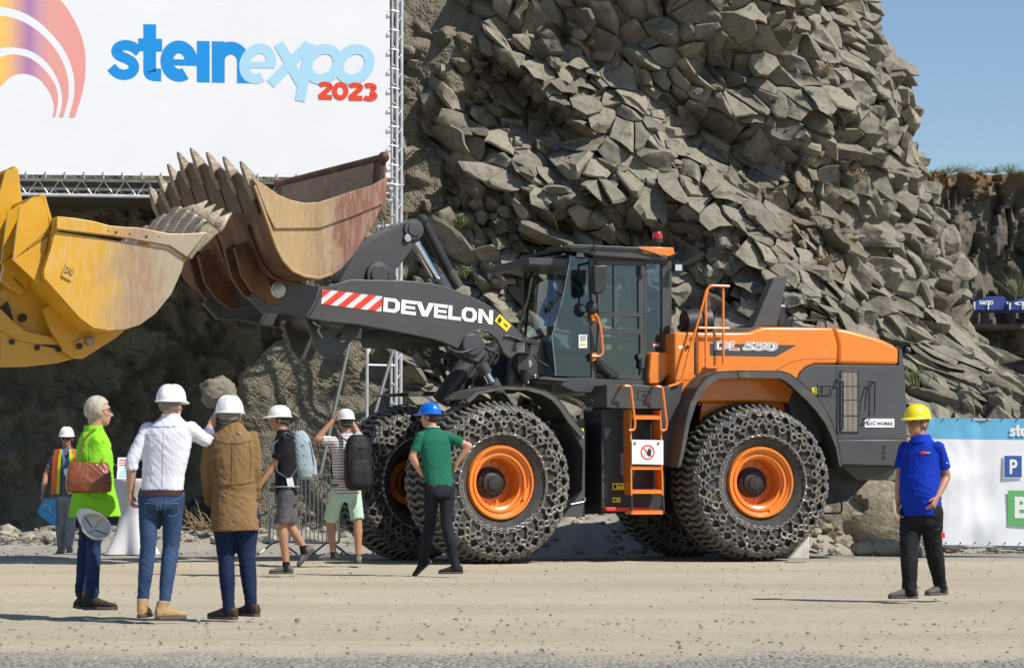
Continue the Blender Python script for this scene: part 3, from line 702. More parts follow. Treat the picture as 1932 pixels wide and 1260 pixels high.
# ------------------------------------------------------------ wheels (built once round the y axis, outer side -y)
def lathe_y(prof, n=64, mi=0, mb=None):
    mb = mb or MB(); return mb.lathe([(r, h) for r, h in prof], (0, 0, 0), (0, -1, 0), n, mi)
def wheel_meshes():
    side = [(.455, .33), (.50, .375), (.60, .405), (.72, .415), (.82, .40), (.90, .355), (.945, .29), (.965, .2), (.97, 0)]
    prof = side + [(r, -h) for r, h in side[-2::-1]]
    ty = lathe_y(prof, 72)
    rim = lathe_y([(.455, .30), (.455, .36), (.44, .385), (.42, .385), (.415, .355), (.385, .345), (.38, .325), (.365, .322), (.36, .34), (.335, .34), (.33, .30), (.30, .285), (.295, .07), (.285, .05), (.19, .05), (.19, -.1)], 56)
    for i in range(12):
        a = i*math.pi/6+.1; rim.tube((.245*math.cos(a), -.04, .245*math.sin(a)), (.245*math.cos(a), -.085, .245*math.sin(a)), .013, n=6)
    for i in range(40):
        a = i*math.pi/20; rim.box((.437*math.cos(a), -.386, .437*math.sin(a)), .012, .006, .012)
    rim.box((.36, -.345, -.05), .03, .03, .16)
    hub = lathe_y([(.195, .0), (.195, .10), (.185, .13), (.15, .14), (.14, .17), (.09, .19), (.085, .205), (.0, .21)], 32)
    for i in range(16):
        a = i*math.pi/8; hub.tube((.165*math.cos(a), -.13, .165*math.sin(a)), (.165*math.cos(a), -.155, .165*math.sin(a)), .010, n=6)
    # chain net
    ch = MB(); g = random.Random(3)
    def S(th, r, h): return V((r*math.cos(th), -h, r*math.sin(th)))
    def bar(p, q, r):
        p, q = V(p), V(q); d = (q-p); k = 5; pts = []; rr = []
        for i in range(2*k+1): pts.append(p+d*(i/(2*k))); rr.append(r*(1.0 if i % 2 else .80)*(1 if 0 < i < 2*k else .7))
        ch.path(pts, rr, 6)
    def ring(c, nrm, R_, r):
        nrm = nrm.normalized(); x, y = perp(nrm); ch.path([c+x*(R_*math.cos(a*math.pi/5))+y*(R_*math.sin(a*math.pi/5)) for a in range(10)], r, 5, closed=True)
    def link(p, q, nrm, r, wd):
        p, q = V(p), V(q); d = (q-p).normalized(); s = d.cross(nrm).normalized(); L_ = (q-p).length
        pts = []
        for e, sg in ((q, 1), (p, -1)):
            for a in (-80, -30, 30, 80): pts.append(e - d*sg*wd + d*sg*wd*math.cos(R(a)) + s*(wd*math.sin(R(a))*sg))
        ch.path(pts, r, 5, closed=True)
    NT = 66; tau = 2*math.pi
    cols = [-.36, -.24, -.12, 0, .12, .24, .36]
    def tread(th, h): rr = 1.0 - .10*(abs(h)/.36)**3; return S(th, rr, h)
    for i in range(NT):
        t0 = tau*i/NT
        for k in range(6):
            o0 = .5*(k % 2); o1 = .5*((k+1) % 2)
            bar(tread(t0+tau*o0/NT, cols[k]), tread(t0+tau*o1/NT, cols[k+1]), .0275)
    for sg in (1, -1):
        NS = 24
        for i in range(NS):
            t = tau*i/NS; dt = tau/NS
            n1 = V((0, -sg, 0))
            A0 = S(t, .60, .425*sg); A1 = S(t, .675, .437*sg); bar(A0, A1, .019)
            B_ = S(t, .72, .44*sg); ring(B_, (n1+V((g.uniform(-.3, .3), 0, g.uniform(-.3, .3)))), .048, .016)
            for q in (-.5, .5):
                C = S(t+q*dt, .815, .435*sg); nn = n1 + (C-V((0, C.y, 0))*1)*.2
                link(S(t+q*.12*dt, .745, .44*sg), S(t+q*.92*dt, .80, .437*sg), nn, .016, .029)
            C = S(t+.5*dt, .825, .432*sg); ring(C, (n1+V((g.uniform(-.5, .5), 0, g.uniform(-.5, .5)))), .048, .016)
            for q in (.2, .8):
                D_ = S(t+q*dt, .905, .40*sg); nn = n1*.8 + V((D_.x, 0, D_.z))*.6
                link(S(t+(.5+(q-.5)*.25)*dt, .85, .43*sg), D_, nn, .017, .028)
                ring(D_+V((0, 0, 0)), V((D_.x, -sg*.9, D_.z)), .038, .0165)
                for w_ in (-.16, .16):
                    bar(S(t+(q+w_*.4)*dt, .92, .40*sg), tread(t+(q+w_*1.3)*dt, .35*sg), .024)
    # fine bright side chain and its slack loop
    sd = MB()
    def fine(R_, h, a0, a1, n):
        for i in range(n):
            t = a0+(a1-a0)*i/n; t2 = a0+(a1-a0)*(i+1.25)/n
            p, q = S(t, R_, h), S(t2, R_, h); d = (q-p).normalized(); nrm = V((0, 1, 0)) if i % 2 else V((math.cos(t), 0, math.sin(t)))
            s = d.cross(nrm).normalized(); pts = []
            for e, sg in ((q, 1), (p, -1)):
                for a in (-70, 0, 70): pts.append(e - d*sg*.011 + d*sg*.011*math.cos(R(a)) + s*(.013*math.sin(R(a))*sg))
            sd.path(pts, .0055, 4, closed=True)
    for sg in (1, -1): fine(.60, .43*sg, 0, tau, 84)
    fine(.565, .435, R(190), R(330), 30)
    return ty, rim, hub, ch, sd
WM = [m for m in wheel_meshes()]
def place_wheel(fr, lat, roll, first=[]):
    flip = lat < 0
    c = fr.w(0, lat, 1.015)
    X_ = fr.f*(1 if not flip else -1); Yv = -fr.n*(1 if not flip else -1)     # local -y looks outwards
    rot = Matrix((X_, Yv, V((0, 0, 1)))).transposed().to_4x4()
    if rot.determinant() < 0: X_ = -X_; rot = Matrix((X_, Yv, V((0, 0, 1)))).transposed().to_4x4()
    Mw = Matrix.Translation(c) @ rot @ Matrix.Rotation(roll, 4, 'Y') @ Matrix.Scale(1.035, 4)
    Ml = mtx(LD).inverted() @ Mw
    if not first:
        ty = WM[0].build('wheel', M['rubber'], smooth=40); ty.parent = LD
        rm = WM[1].build('rim', M['orange'], smooth=35); hb = WM[2].build('hub', M['dark'], smooth=35)
        ch = WM[3].build('tyre_chain', M['chain'], smooth=60); sd = WM[4].build('side_chain', M['bright'], smooth=60)
        for q in (rm, hb, ch, sd): q.parent = ty
        first += [ty, rm, hb, ch, sd]; ty.matrix_local = Ml; ty.location, ty.rotation_euler, ty.scale = Ml.to_translation(), Ml.to_euler(), (1.035,)*3
    else:
        ty = first[0].copy(); col.objects.link(ty); ty.parent = LD; ty.location, ty.rotation_euler, ty.scale = Ml.to_translation(), Ml.to_euler(), (1.035,)*3
        for q in first[1:]: d = q.copy(); col.objects.link(d); d.parent = ty
place_wheel(FF, 1.12, .25); place_wheel(FF, -1.12, 1.0); place_wheel(RF, 1.12, .9); place_wheel(RF, -1.12, .4)
# ------------------------------------------------------------ rear frame: hood, side panel, counterweight
L1 = 1.12
mb = MB(); hood = c1([(125, 487), (330, 490), (590, 490), (680, 488), (720, 470), (780, 451), (1000, 452), (1283, 457), (1312, 560), (1318, 600), (1312, 720), (1150, 722), (1085, 745), (1040, 785), (1018, 840), (1010, 900), (960, 1000), (125, 1000)])
RF.prism(mb, hood, L1, L1, -L1); part(mb, 'hood', M['orange'], bevel=.035, seg=3)
mb = MB(); RF.prism(mb, c1([(1290, 458), (1380, 470), (1500, 500), (1600, 528), (1660, 550), (1718, 580), (1755, 606), (1762, 620), (1762, 728), (1318, 722), (1322, 600), (1316, 555)]), L1, L1, -L1); part(mb, 'rear_hood', M['orange'], bevel=.05, seg=3)
# crease along the hood, its shade painted as a darker orange strip
mb = MB(); RF.prism(mb, c1([(860, 762), (960, 710), (1060, 682), (1308, 680), (1308, 686), (1065, 689), (965, 717), (875, 768)]), L1, L1+.003, L1-.01); part(mb, 'hood_crease_shade', mat('crease_shade_orange', (.55, .13, .012), .5), smooth=0)
mb = MB(); RF.prism(mb, c1([(1757, 606), (1782, 622), (1795, 690), (1805, 800), (1818, 1000), (1822, 1290), (1300, 1290), (1010, 1290), (960, 1000), (1012, 905), (1020, 842), (1042, 787), (1087, 748), (1150, 726), (1764, 732), (1764, 620)]), L1, L1-.006, -L1+.006); part(mb, 'rear_housing', M['grey2'], bevel=.03)
mb = MB()
for a in (((1304, 735), (1308, 735), (1308, 1290), (1304, 1290))), (((1155, 960), (1304, 963), (1304, 966), (1155, 963))), (((1308, 1262), (1818, 1262), (1818, 1266), (1308, 1266))):
    mb = MB(); RF.prism(mb, c1(list(a)), L1, L1-.004, L1-.02); part(mb, 'panel_gap', M['blk'], smooth=0)
for a in ([(125, 836), (300, 838), (300, 842), (125, 840)], [(268, 560), (282, 560), (282, 800), (268, 800)]):
    mb = MB(); RF.prism(mb, c1(a), L1, L1+.002, L1-.02); part(mb, 'panel_gap', M['blk'], smooth=0)
# decal with model name
def P3(fr, lat): return lambda p: fr.pt(p, lat)
mb = MB(); RF.prism(mb, c1([(383, 572), (1015, 584), (862, 668), (385, 660)]), L1, L1+.002, L1-.01)
dec = part(mb, 'stripe_decal', M['grey'], smooth=0)
mb = MB(); q = quad((1240+420/3.864, 500+548/3.864), (1240+612/3.864, 500+556/3.864), (1240+600/3.864, 500+626/3.864), (1240+412/3.864, 500+618/3.864))
q2 = quad((1240+632/3.864, 500+556/3.864), (1240+890/3.864, 500+562/3.864), (1240+872/3.864, 500+630/3.864), (1240+618/3.864, 500+624/3.864))
text_on(mb, P3(RF, L1+.006), q, 'DL', 0, bold=.07, shear=.0); text_on(mb, P3(RF, L1+.006), q2, '550', 0, bold=.07, shear=.0)
text_on(mb, P3(RF, L1+.009), q, 'DL', 1, bold=.02); text_on(mb, P3(RF, L1+.009), q2, '550', 1, bold=.02)
RF.prism(mb, c1([(545, 598), (596, 600), (590, 614), (530, 612)]), L1, L1+.011, L1+.010, 2)
part(mb, 'lettering', [M['white'], mat('letter_grey', (.45, .45, .47), .4), M['orange']], parent=dec, smooth=0)
# grille, lock box, handles, sticker
gr = bpy.data.materials.new('grille_mesh'); gr.use_nodes = True; t = gr.node_tree
vo = t.nodes.new('ShaderNodeTexVoronoi'); vo.inputs['Scale'].default_value = 42; vo.inputs['Randomness'].default_value = .15
cr = t.nodes.new('ShaderNodeMapRange'); cr.inputs[1].default_value = .30; cr.inputs[2].default_value = .42
mxx = t.nodes.new('ShaderNodeMix'); mxx.data_type = 'RGBA'; mxx.inputs[6].default_value = (.01, .01, .01, 1); mxx.inputs[7].default_value = (.22, .20, .16, 1)
tcc = t.nodes.new('ShaderNodeTexCoord'); t.links.new(tcc.outputs['Object'], vo.inputs['Vector']); t.links.new(vo.outputs['Distance'], cr.inputs[0]); t.links.new(cr.outputs[0], mxx.inputs[0]); t.links.new(mxx.outputs[2], t.nodes['Principled BSDF'].inputs['Base Color'])
for n_, (y0, y1) in enumerate(((778, 880), (888, 980), (988, 1095), (1105, 1208))):
    mb = MB(); RF.prism(mb, c1([(1345, y0), (1462, y0), (1462, y1), (1345, y1)]), L1, L1+.006, L1-.02); part(mb, 'grille', gr, smooth=0)
mb = MB(); o1 = c1([(1334, 768), (1474, 768), (1474, 1218), (1334, 1218)]); h1 = c1([(1344, 778), (1462, 778), (1462, 1208), (1344, 1208)])
mb.holed(RF.poly(o1, L1, L1+.014), RF.poly(h1, L1, L1+.014), RF.poly(o1, L1, L1-.01), RF.poly(h1, L1, L1-.01)); part(mb, 'grille_frame', M['grey'], bevel=.003)
def tube_on(mb, fr, pts, lat, r, n=8, ends=0):
    P = [fr.pt(p, lat) for p in pts]
    if ends: P = [P[0]-fr.n*ends]+P+[P[-1]-fr.n*ends]
    mb.path(smoothpath(P), r, n)
def smoothpath(P, k=3):
    P = [V(p) for p in P]; out = [P[0]]
    for i in range(1, len(P)-1):
        a, b, c = P[i-1], P[i], P[i+1]; l = min((a-b).length, (c-b).length)*.35; l = min(l, .06)
        p0 = b+(a-b).normalized()*l; p2 = b+(c-b).normalized()*l
        for j in range(k+1): t_ = j/k; out.append(p0*(1-t_)**2+b*2*t_*(1-t_)+p2*t_*t_)
    return out+[P[-1]]
for pts in (c1([(1520, 1120), (1545, 1108), (1585, 1085), (1588, 850), (1556, 838), (1520, 950), (1516, 1060)]), c1([(1320, 1225), (1352, 1195), (1356, 845), (1322, 835), (1298, 900)])):
    mb = MB(); tube_on(mb, RF, pts, L1+.06, .011); P = [RF.pt(pts[0], L1+.06), RF.pt(pts[3], L1+.06)]
    for p_ in P: mb.tube(p_, p_-RF.n*.07, .01)
    part(mb, 'grab_handle', M['black'])
mb = MB(); o1 = c1([(1168, 868), (1272, 868), (1272, 946), (1168, 946)]); h1 = c1([(1182, 880), (1258, 880), (1258, 936), (1182, 936)])
mb.holed(RF.poly(o1, L1, L1+.012), RF.poly(h1, L1, L1+.012), RF.poly(o1, L1, L1-.02), RF.poly(h1, L1, L1-.02)); RF.prism(mb, c1([(1205, 882), (1256, 882), (1256, 934), (1205, 934)]), L1, L1+.004, L1-.02); RF.prism(mb, c1([(1182, 882), (1203, 882), (1203, 934), (1182, 934)]), L1, L1+.001, L1-.02, 1)
part(mb, 'access_panel', [M['grey'], M['blk']], bevel=.003)
for y in (893, 918):
    mb = MB(); RF.prism(mb, c1([(1128, y), (1164, y), (1164, y+20), (1128, y+20)]), L1, L1, L1-.02); RF.prism(mb, c1([(1145, y+5), (1160, y+5), (1160, y+15), (1145, y+15)]), L1, L1+.002, L1-.01, 1); part(mb, 'warning_sticker', [M['yel'], M['blk']], smooth=0)
mb = MB(); RF.prism(mb, c1([(1513, 1119), (1728, 1119), (1728, 1182), (1513, 1182)]), L1, L1+.001, L1-.01)
st = part(mb, 'name_plate', M['white'], smooth=0); mb = MB(); F_ = lambda x, y: (1240+x/3.864, 500+y/3.864)
text_on(mb, P3(RF, L1+.004), quad(F_(1526, 1143), F_(1568, 1143), F_(1568, 1167), F_(1526, 1167)), 'RO', 0, bold=.03)
text_on(mb, P3(RF, L1+.004), quad(F_(1600, 1143), F_(1716, 1143), F_(1716, 1167), F_(1600, 1167)), 'WORKS', 0, bold=.03)
text_on(mb, P3(RF, L1+.004), quad(F_(1572, 1136), F_(1594, 1136), F_(1594, 1168), F_(1572, 1168)), 'C', 1, bold=.05)
part(mb, 'lettering', [M['blk'], mat('blue_print', (.02, .22, .60), .5)], parent=st, smooth=0)
mb = MB(); RF.prism(mb, [(1580, 829), (1712, 829), (1716, 878), (1660, 878), (1583, 876)], 1.3, 1.3, -1.3); RF.prism(mb, [(1583, 876), (1700, 879), (1618, 905), (1590, 880)], 1.0, 1.0, -1.0)
part(mb, 'counterweight', M['grey'], bevel=.02)
mb = MB()
for y in (843, 853, 863): mb.tube(RF.pt((1667, y), 1.3, 1.27), RF.pt((1667, y), 1.3, 1.304), .028, n=12)
part(mb, 'mounting_hole', M['blk'], smooth=0)
mb = MB(); RF.prism(mb, [(1618, 905), (1700, 879), (1712, 879), (1690, 906)], .9, .9, -.9); part(mb, 'underguard', mat('belly_plate', (.16, .15, .12), .7, c2=(.10, .09, .08), ns=3), bevel=.01)
mb = MB(); RF.prism(mb, [(1560, 880), (1660, 885), (1600, 945), (1545, 955)], .7, .7, -.7); RF.prism(mb, [(1335, 860), (1590, 860), (1570, 930), (1335, 930)], .5, .5, -.5)
mb.box(RF.w(0, 0, 1.0), .5, 1.6, .45, RF.ax()); mb.tube(RF.w(0, -.8, 1.0), RF.w(0, .8, 1.0), .26, n=16)
mb.box(RF.w(1.2, 0, 1.25), 2.3, 1.0, .7, RF.ax()); mb.box(RF.w(-.3, 0, 1.7), 2.6, 1.3, .7, RF.ax())
mb.box(RF.w(.2, .93, 1.55), 1.6, .04, .4, RF.ax())
part(mb, 'rear_chassis', M['dark'], bevel=.01)
mb = MB(); tube_on(mb, RF, [(1555, 968), (1588, 968), (1588, 925), (1565, 925)], .8, .015); part(mb, 'tow_bracket', M['black'])
# orange inner wing inside the fender
mb = MB(); RF.prism(mb, cw([(350, 190), (340, 120), (380, 118), (450, 42), (700, 42), (740, 80), (930, 240), (1000, 330), (330, 330)]), .95, .95, .90); iw = part(mb, 'inner_wing', M['orange'], smooth=0)
mb = MB(); RF.prism(mb, cw([(380, 150), (455, 60), (580, 40), (440, 40), (350, 118), (355, 190)]), 1.0, 1.05, .95); RF.prism(mb, cw([(700, 42), (740, 42), (870, 160), (940, 250), (880, 205), (855, 200)]), 1.0, 1.10, .95)
part(mb, 'brace', M['orange'], parent=iw, bevel=.006)
# fenders
def fender(fr, out, inn, lat, latin, name, extra=None):
    n = len(out)
    a = fr.poly(out, lat); b = fr.poly(inn, lat); mb = MB()
    for i in range(n-1):
        d = fr.n*(-.03)
        mb.slab([a[i], a[i+1], b[i+1], b[i]], [a[i]+d, a[i+1]+d, b[i+1]+d, b[i]+d])
    dn = fr.n*(latin-lat); L2 = [p+dn for p in a]
    for i in range(n-1):
        o1 = a[i]+(b[i]-a[i]).normalized()*.02; o2 = a[i+1]+(b[i+1]-a[i+1]).normalized()*.02
        mb.slab([a[i], a[i+1], L2[i+1], L2[i]], [o1, o2, o2+dn, o1+dn])
    return part(mb, name, M['fender'], smooth=50)
ro = cw([(190, 600), (215, 470), (238, 330), (270, 200), (318, 100), (380, 30), (440, 2), (580, -5), (840, -3), (900, 15), (960, 60), (1060, 150), (1110, 215), (1160, 310), (1188, 390), (1205, 460), (1224, 590)])
ri = cw([(215, 592), (242, 480), (270, 330), (310, 205), (355, 130), (400, 80), (450, 48), (580, 40), (830, 45), (870, 60), (910, 95), (1005, 185), (1060, 245), (1115, 320), (1155, 400), (1185, 480), (1208, 600)])
fender(RF, ro, ri, 1.58, .86, 'rear_fender')
mb = MB(); RF.prism(mb, cw([(565, -2), (572, -2), (580, 40), (573, 40)]), 1.58, 1.585, 1.5); part(mb, 'fender_joint', M['blk'], smooth=0)
fo = [(760, 745), (800, 742), (878, 752), (899, 736), (946, 727), (998, 729), (1031, 737), (1051, 749), (1066, 766), (1082, 790), (1104, 818)]
fi = [(762, 750), (802, 748), (885, 760), (903, 744), (948, 734), (994, 736), (1023, 744), (1042, 755), (1056, 771), (1072, 796), (1098, 826)]
fender(FF, fo[2:], fi[2:], 1.45, .82, 'front_fender')
mb = MB(); FF.prism(mb, [(1072, 796), (1104, 812), (1104, 928), (1100, 975), (1062, 975), (1098, 925), (1100, 850)], 1.40, 1.40, .9); FF.prism(mb, [(1060, 790), (1104, 790), (1104, 975), (1060, 975)], .9, .9, .86)
part(mb, 'mudguard', M['grey'], bevel=.008)
mb = MB(); FF.prism(mb, [(1091, 808), (1101, 808), (1101, 826), (1091, 822)], 1.40, 1.405, 1.39); part(mb, 'warning_sticker', M['yel'], smooth=0)
mb = MB(); tube_on(mb, FF, [(1077, 951), (1102, 946), (1105, 941), (1101, 938)], 1.42, .008); part(mb, 'pin_clip', M['steel'])
mb = MB(); mb.slab([FF.pt(p, -.9) for p in [(735, 744), (790, 738), (845, 739), (845, 745), (735, 747)]], [FF.pt(p, -.9, -1.45) for p in [(735, 744), (790, 738), (845, 739), (845, 745), (735, 747)]]); part(mb, 'front_fender', M['fender'])
# intake fin, filter, top rail, beacon bits on the hood
mb = MB(); a = RF.poly(c1([(700, 447), (848, 98), (952, 72), (872, 447)]), .45); b = RF.poly(c1([(650, 447), (812, 100), (900, 80), (840, 447)]), .2); mb.slab(a, b); part(mb, 'air_intake', M['grey2'], bevel=.008)
mb = MB(); RF.prism(mb, c1([(880, 222), (932, 222), (938, 445), (880, 445)]), -.1, -.1, -.6); ex = part(mb, 'rear_camera_housing', M['black'], bevel=.02)
mb = MB(); text_on(mb, P3(RF, -.096), quad(F_(888, 288), F_(932, 290), F_(930, 305), F_(886, 303)), 'LON', bold=.06); part(mb, 'lettering', M['white'], parent=ex, smooth=0)
mb = MB(); tube_on(mb, RF, c1([(982, 456), (984, 412), (995, 402), (1210, 404), (1226, 415), (1232, 458)]), .4, .014); part(mb, 'top_rail', M['black'])
mb = MB(); mb.tube(RF.pt(*[F_(195, 425), .5]), RF.pt(F_(300, 420), .5), .18, .20, n=20); mb.tube(RF.pt(F_(300, 420), .5), RF.pt(F_(372, 418), .5), .22, n=20); mb.tube(RF.pt(F_(160, 470), .5), RF.pt(F_(200, 430), .5), .05, n=10); mb.tube(RF.pt(F_(330, 420), .5), RF.pt(F_(330, 500), .5), .08)
part(mb, 'exhaust_pipe', M['black'], bevel=.01)
mb = MB(); RF.prism(mb, c1([(370, 490), (560, 456), (760, 452), (680, 490)]), 1.0, .95, -.8); RF.prism(mb, c1([(590, 490), (700, 450), (785, 449), (690, 490)]), 1.0, 1.0, .96); part(mb, 'hood_step', M['fender'], bevel=.004)
mb = MB(); tube_on(mb, RF, c1([(80, 885), (165, 862), (190, 800), (240, 600), (290, 440), (358, 185), (390, 150), (525, 155)]), 1.25, .017)
tube_on(mb, RF, c1([(355, 745), (353, 260), (368, 178)]), 1.22, .017); tube_on(mb, RF, c1([(482, 722), (480, 165)]), 1.22, .017); tube_on(mb, RF, c1([(300, 458), (523, 462)]), 1.22, .017)
RF.prism(mb, c1([(360, 740), (465, 728), (465, 752), (360, 752)]), 1.25, 1.25, 1.1); part(mb, 'handrail', M['orange'])
mb = MB(); RF.prism(mb, c1([(155, 588), (190, 588), (190, 610), (155, 610)]), L1, L1+.004, L1-.01); mb.tube(RF.pt(F_(222, 597), L1), RF.pt(F_(222, 597), L1+.03, L1+.03), .022, n=14, mi=1); part(mb, 'filler_lock', [M['white'], M['black']])
# ------------------------------------------------------------ cab
LC = .80
F5 = lambda x, y: (940+x/3.818, 430+y/3.818)
cabo = part(MB().box(RF.w(0, 0, 1), .01, .01, .01), 'cab', M['dark'], smooth=0)      # replaced below
mb = MB()
# structure: door frame, pillars, sill
def win_frame(o, h, lat, th, mi=0, m_=None): (m_ or mb).holed(RF.poly(o, lat), RF.poly(h, lat), RF.poly(o, lat, lat-th), RF.poly(h, lat, lat-th), mi)
RF.prism(mb, c5([(655, 215), (700, 215), (722, 930), (700, 1085), (672, 1085)]), LC, LC, LC-.10)           # centre pillar
RF.prism(mb, c5([(1180, 245), (1236, 245), (1238, 905), (1180, 905)]), LC, LC, LC-.12)                    # rear pillar
RF.prism(mb, c5([(1050, 235), (1066, 235), (1070, 1100), (1050, 1100)]), LC, LC, LC-.08)
RF.prism(mb, c5([(690, 178), (1180, 200), (1236, 240), (1236, 262), (690, 236)]), LC, LC, LC-.10)          # top rail
RF.prism(mb, c5([(260, 1082), (672, 1080), (700, 1088), (1060, 1100), (1090, 1135), (700, 1140), (700, 1190), (545, 1182), (430, 1130), (262, 1130)]), LC, LC+.05, -LC)   # cab base
RF.prism(mb, c5([(1062, 885), (1236, 895), (1236, 1130), (1062, 1130)]), LC, LC-.02, LC-.3)
RF.prism(mb, c5([(690, 1075), (1236, 1100), (1236, 1180), (690, 1180)]), LC, LC-.05, -LC)
for lat in (-LC,):                                                                                           # far side pillars
    for x0, x1 in ((0, .07), (.95, 1.02), (1.75, 1.86)):
        ub = RF.tr(F5(655, 500), LC)[0]; mb.box(RF.w(ub-x0-.03, lat, 3.2), .08, .08, 1.8, RF.ax())
# front far corner pillar
u0, z0 = RF.tr(F5(400, 230), LC); u1, z1 = RF.tr(F5(400, 1060), LC)
mb.box(RF.w(RF.tr(F5(640, 230), LC)[0]-.1, 0, z0-.02), 1.8, 1.5, .10, RF.ax())
mb.box(RF.w(RF.tr(F5(1210, 500), LC)[0], 0, (z0+z1)/2-.5), .05, 1.4, 1.3, RF.ax())                     # low rear wall
cabo.data = part(mb, 'tmp', M['grey'], bevel=0).data; cabo.modifiers.new('bevel', 'BEVEL').width = .008; cabo.modifiers['bevel'].limit_method = 'ANGLE'
bpy.data.objects.remove([o for o in bpy.data.objects if o.name.startswith('tmp')][0])
CB = cabo
mb = MB(); roof = c5([(500, 128), (690, 124), (1010, 138), (1268, 146), (1275, 196), (1225, 216), (1215, 240), (700, 205), (640, 182), (520, 165)])
RF.prism(mb, roof, LC+.1, LC+.1, -LC-.1); part(mb, 'roof', M['grey'], parent=CB, bevel=.02)
mb = MB(); a = RF.poly(c5([(468, 133), (500, 126), (520, 152), (480, 162)]), LC+.1); b = [p-RF.n*1.75 for p in a]; mb.slab(a, b); part(mb, 'sun_visor', M['black'], parent=CB, bevel=.006)
mb = MB(); RF.prism(mb, c5([(1005, 134), (1262, 141), (1272, 188), (1228, 208), (1120, 190), (1050, 184)]), LC+.12, LC+.125, -.9); part(mb, 'roof_cap', M['orange'], parent=CB, bevel=.012)
mb = MB(); tube_on(mb, RF, c5([(690, 125), (692, 150), (700, 185)]), LC+.14, .014); tube_on(mb, RF, c5([(500, 122), (700, 132), (1000, 145), (1120, 180), (1215, 222)]), LC+.13, .012); part(mb, 'roof_rail', M['black'], parent=CB)
# beacon
mb = MB(); c = RF.pt(F5(1147, 100), .5); mb.lathe([(.0, .12), (.05, .115), (.062, .09), (.062, .02), (.075, .015), (.075, -.01), (.04, -.03), (.04, -.1)], c, (0, 0, 1), 20)
for f in range(20*3): pass
bc = part(mb, 'beacon_base', M['black'], parent=CB); mb = MB(); mb.lathe([(.0, .135), (.055, .128), (.068, .10), (.068, .035)], c, (0, 0, 1), 20); part(mb, 'beacon_lens', M['redp'], parent=CB)
# glazing
mb = MB()
fg = c5([(520, 200), (660, 215), (672, 1075), (415, 1065), (385, 780), (470, 480)])
RF.prism(mb, fg, LC-.02, LC-.02, LC-.03); part(mb, 'side_glass', M['glass2'], parent=CB, smooth=0)
# windscreen: from the near edge across to the far edge
near = [(520, 200), (470, 480), (385, 780), (415, 1065)]
A_ = [RF.pt(F5(*p), LC-.02) for p in near]; far_ = [p - RF.n*1.45 for p in A_]; bow = RF.f*.18
mid = [(p+q_)/2+bow for p, q_ in zip(A_, far_)]; mb = MB()
rows = [A_, [A_[i].lerp(mid[i], .5)+bow*.3 for i in range(4)], mid, [far_[i].lerp(mid[i], .5)+bow*.3 for i in range(4)], far_]
mb.add([p for r in rows for p in r], [(i*4+j, i*4+j+1, i*4+j+5, i*4+j+4) for i in range(4) for j in range(3)]); part(mb, 'windscreen', M['glass'], parent=CB, smooth=60)
mb = MB(); mb.path([p for p in far_], .03, 6); mb.path([r[0] for r in rows], .025, 6); part(mb, 'windscreen_frame', M['black'], parent=CB)
mb = MB(); mb.path([p+RF.n*.004 for p in A_], .006, 5); part(mb, 'glass_edge', M['steel'], parent=CB)
# door
mb = MB()
win_frame(c5([(704, 232), (1050, 240), (1050, 620), (722, 612)]), c5([(732, 264), (1010, 270), (1012, 612), (736, 604)]), LC+.02, .05)
win_frame(c5([(722, 616), (1050, 622), (1052, 742), (724, 732)]), c5([(738, 636), (1014, 640), (1014, 728), (740, 722)]), LC+.02, .05)
win_frame(c5([(722, 736), (1052, 742), (1056, 1098), (800, 1082), (700, 985), (705, 930)]), c5([(732, 764), (1024, 766), (1024, 1062), (872, 1060), (742, 930), (735, 900)]), LC+.02, .05)
RF.prism(mb, c5([(832, 266), (846, 266), (846, 612), (834, 612)]), LC+.02, LC+.015, LC-.02); RF.prism(mb, c5([(832, 638), (844, 638), (844, 726), (832, 726)]), LC+.02, LC+.015, LC-.02)
dr = part(mb, 'door', M['grey'], parent=CB, bevel=.005)
mb = MB(); RF.prism(mb, c5([(706, 935), (745, 940), (870, 1058), (860, 1075), (800, 1078), (704, 985)]), LC+.02, LC+.045, LC-.02); part(mb, 'door_latch', M['black'], parent=dr, bevel=.006)
mb = MB(); tube_on(mb, RF, c5([(735, 960), (760, 1000), (800, 1040), (820, 1055)]), LC+.07, .012); part(mb, 'handle', M['black'], parent=dr)
mb = MB()
for a in ([(730, 264), (1012, 270), (1014, 612), (734, 604)], [(738, 636), (1014, 640), (1014, 728), (740, 722)], [(732, 764), (1024, 766), (1024, 1062), (872, 1060), (742, 930)]): RF.prism(mb, c5(a), LC, LC-.012, LC-.022)
part(mb, 'door_glass', M['glass'], parent=dr, smooth=0)
for y in (310, 975):
    mb = MB(); mb.tube(RF.pt(F5(1034, y-35), LC+.05), RF.pt(F5(1034, y+35), LC+.05), .03, n=10); RF.prism(mb, c5([(1020, y-30), (1052, y-30), (1052, y+30), (1020, y+30)]), LC+.03, LC+.05, LC); part(mb, 'hinge', M['grey'], parent=dr)
mb = MB(); mb.tube(RF.pt(F5(1022, 930), LC, LC), RF.pt(F5(1022, 930), LC, LC+.06), .05, n=16); part(mb, 'door_stop', M['fender'], parent=dr)
mb = MB(); RF.prism(mb, c5([(1066, 250), (1182, 252), (1182, 888), (1070, 886)]), LC, LC-.03, LC-.04); part(mb, 'rear_side_glass', M['glass2'], parent=CB, smooth=0)
mb = MB(); RF.prism(mb, c5([(1112, 828), (1160, 828), (1160, 858), (1112, 858)]), LC-.03, LC-.025, LC-.028); RF.prism(mb, c5([(1116, 838), (1156, 838), (1156, 848), (1116, 848)]), LC-.02, LC-.022, LC-.024, 1); part(mb, 'safety_sticker', [M['red'], M['white']], parent=CB, smooth=0)
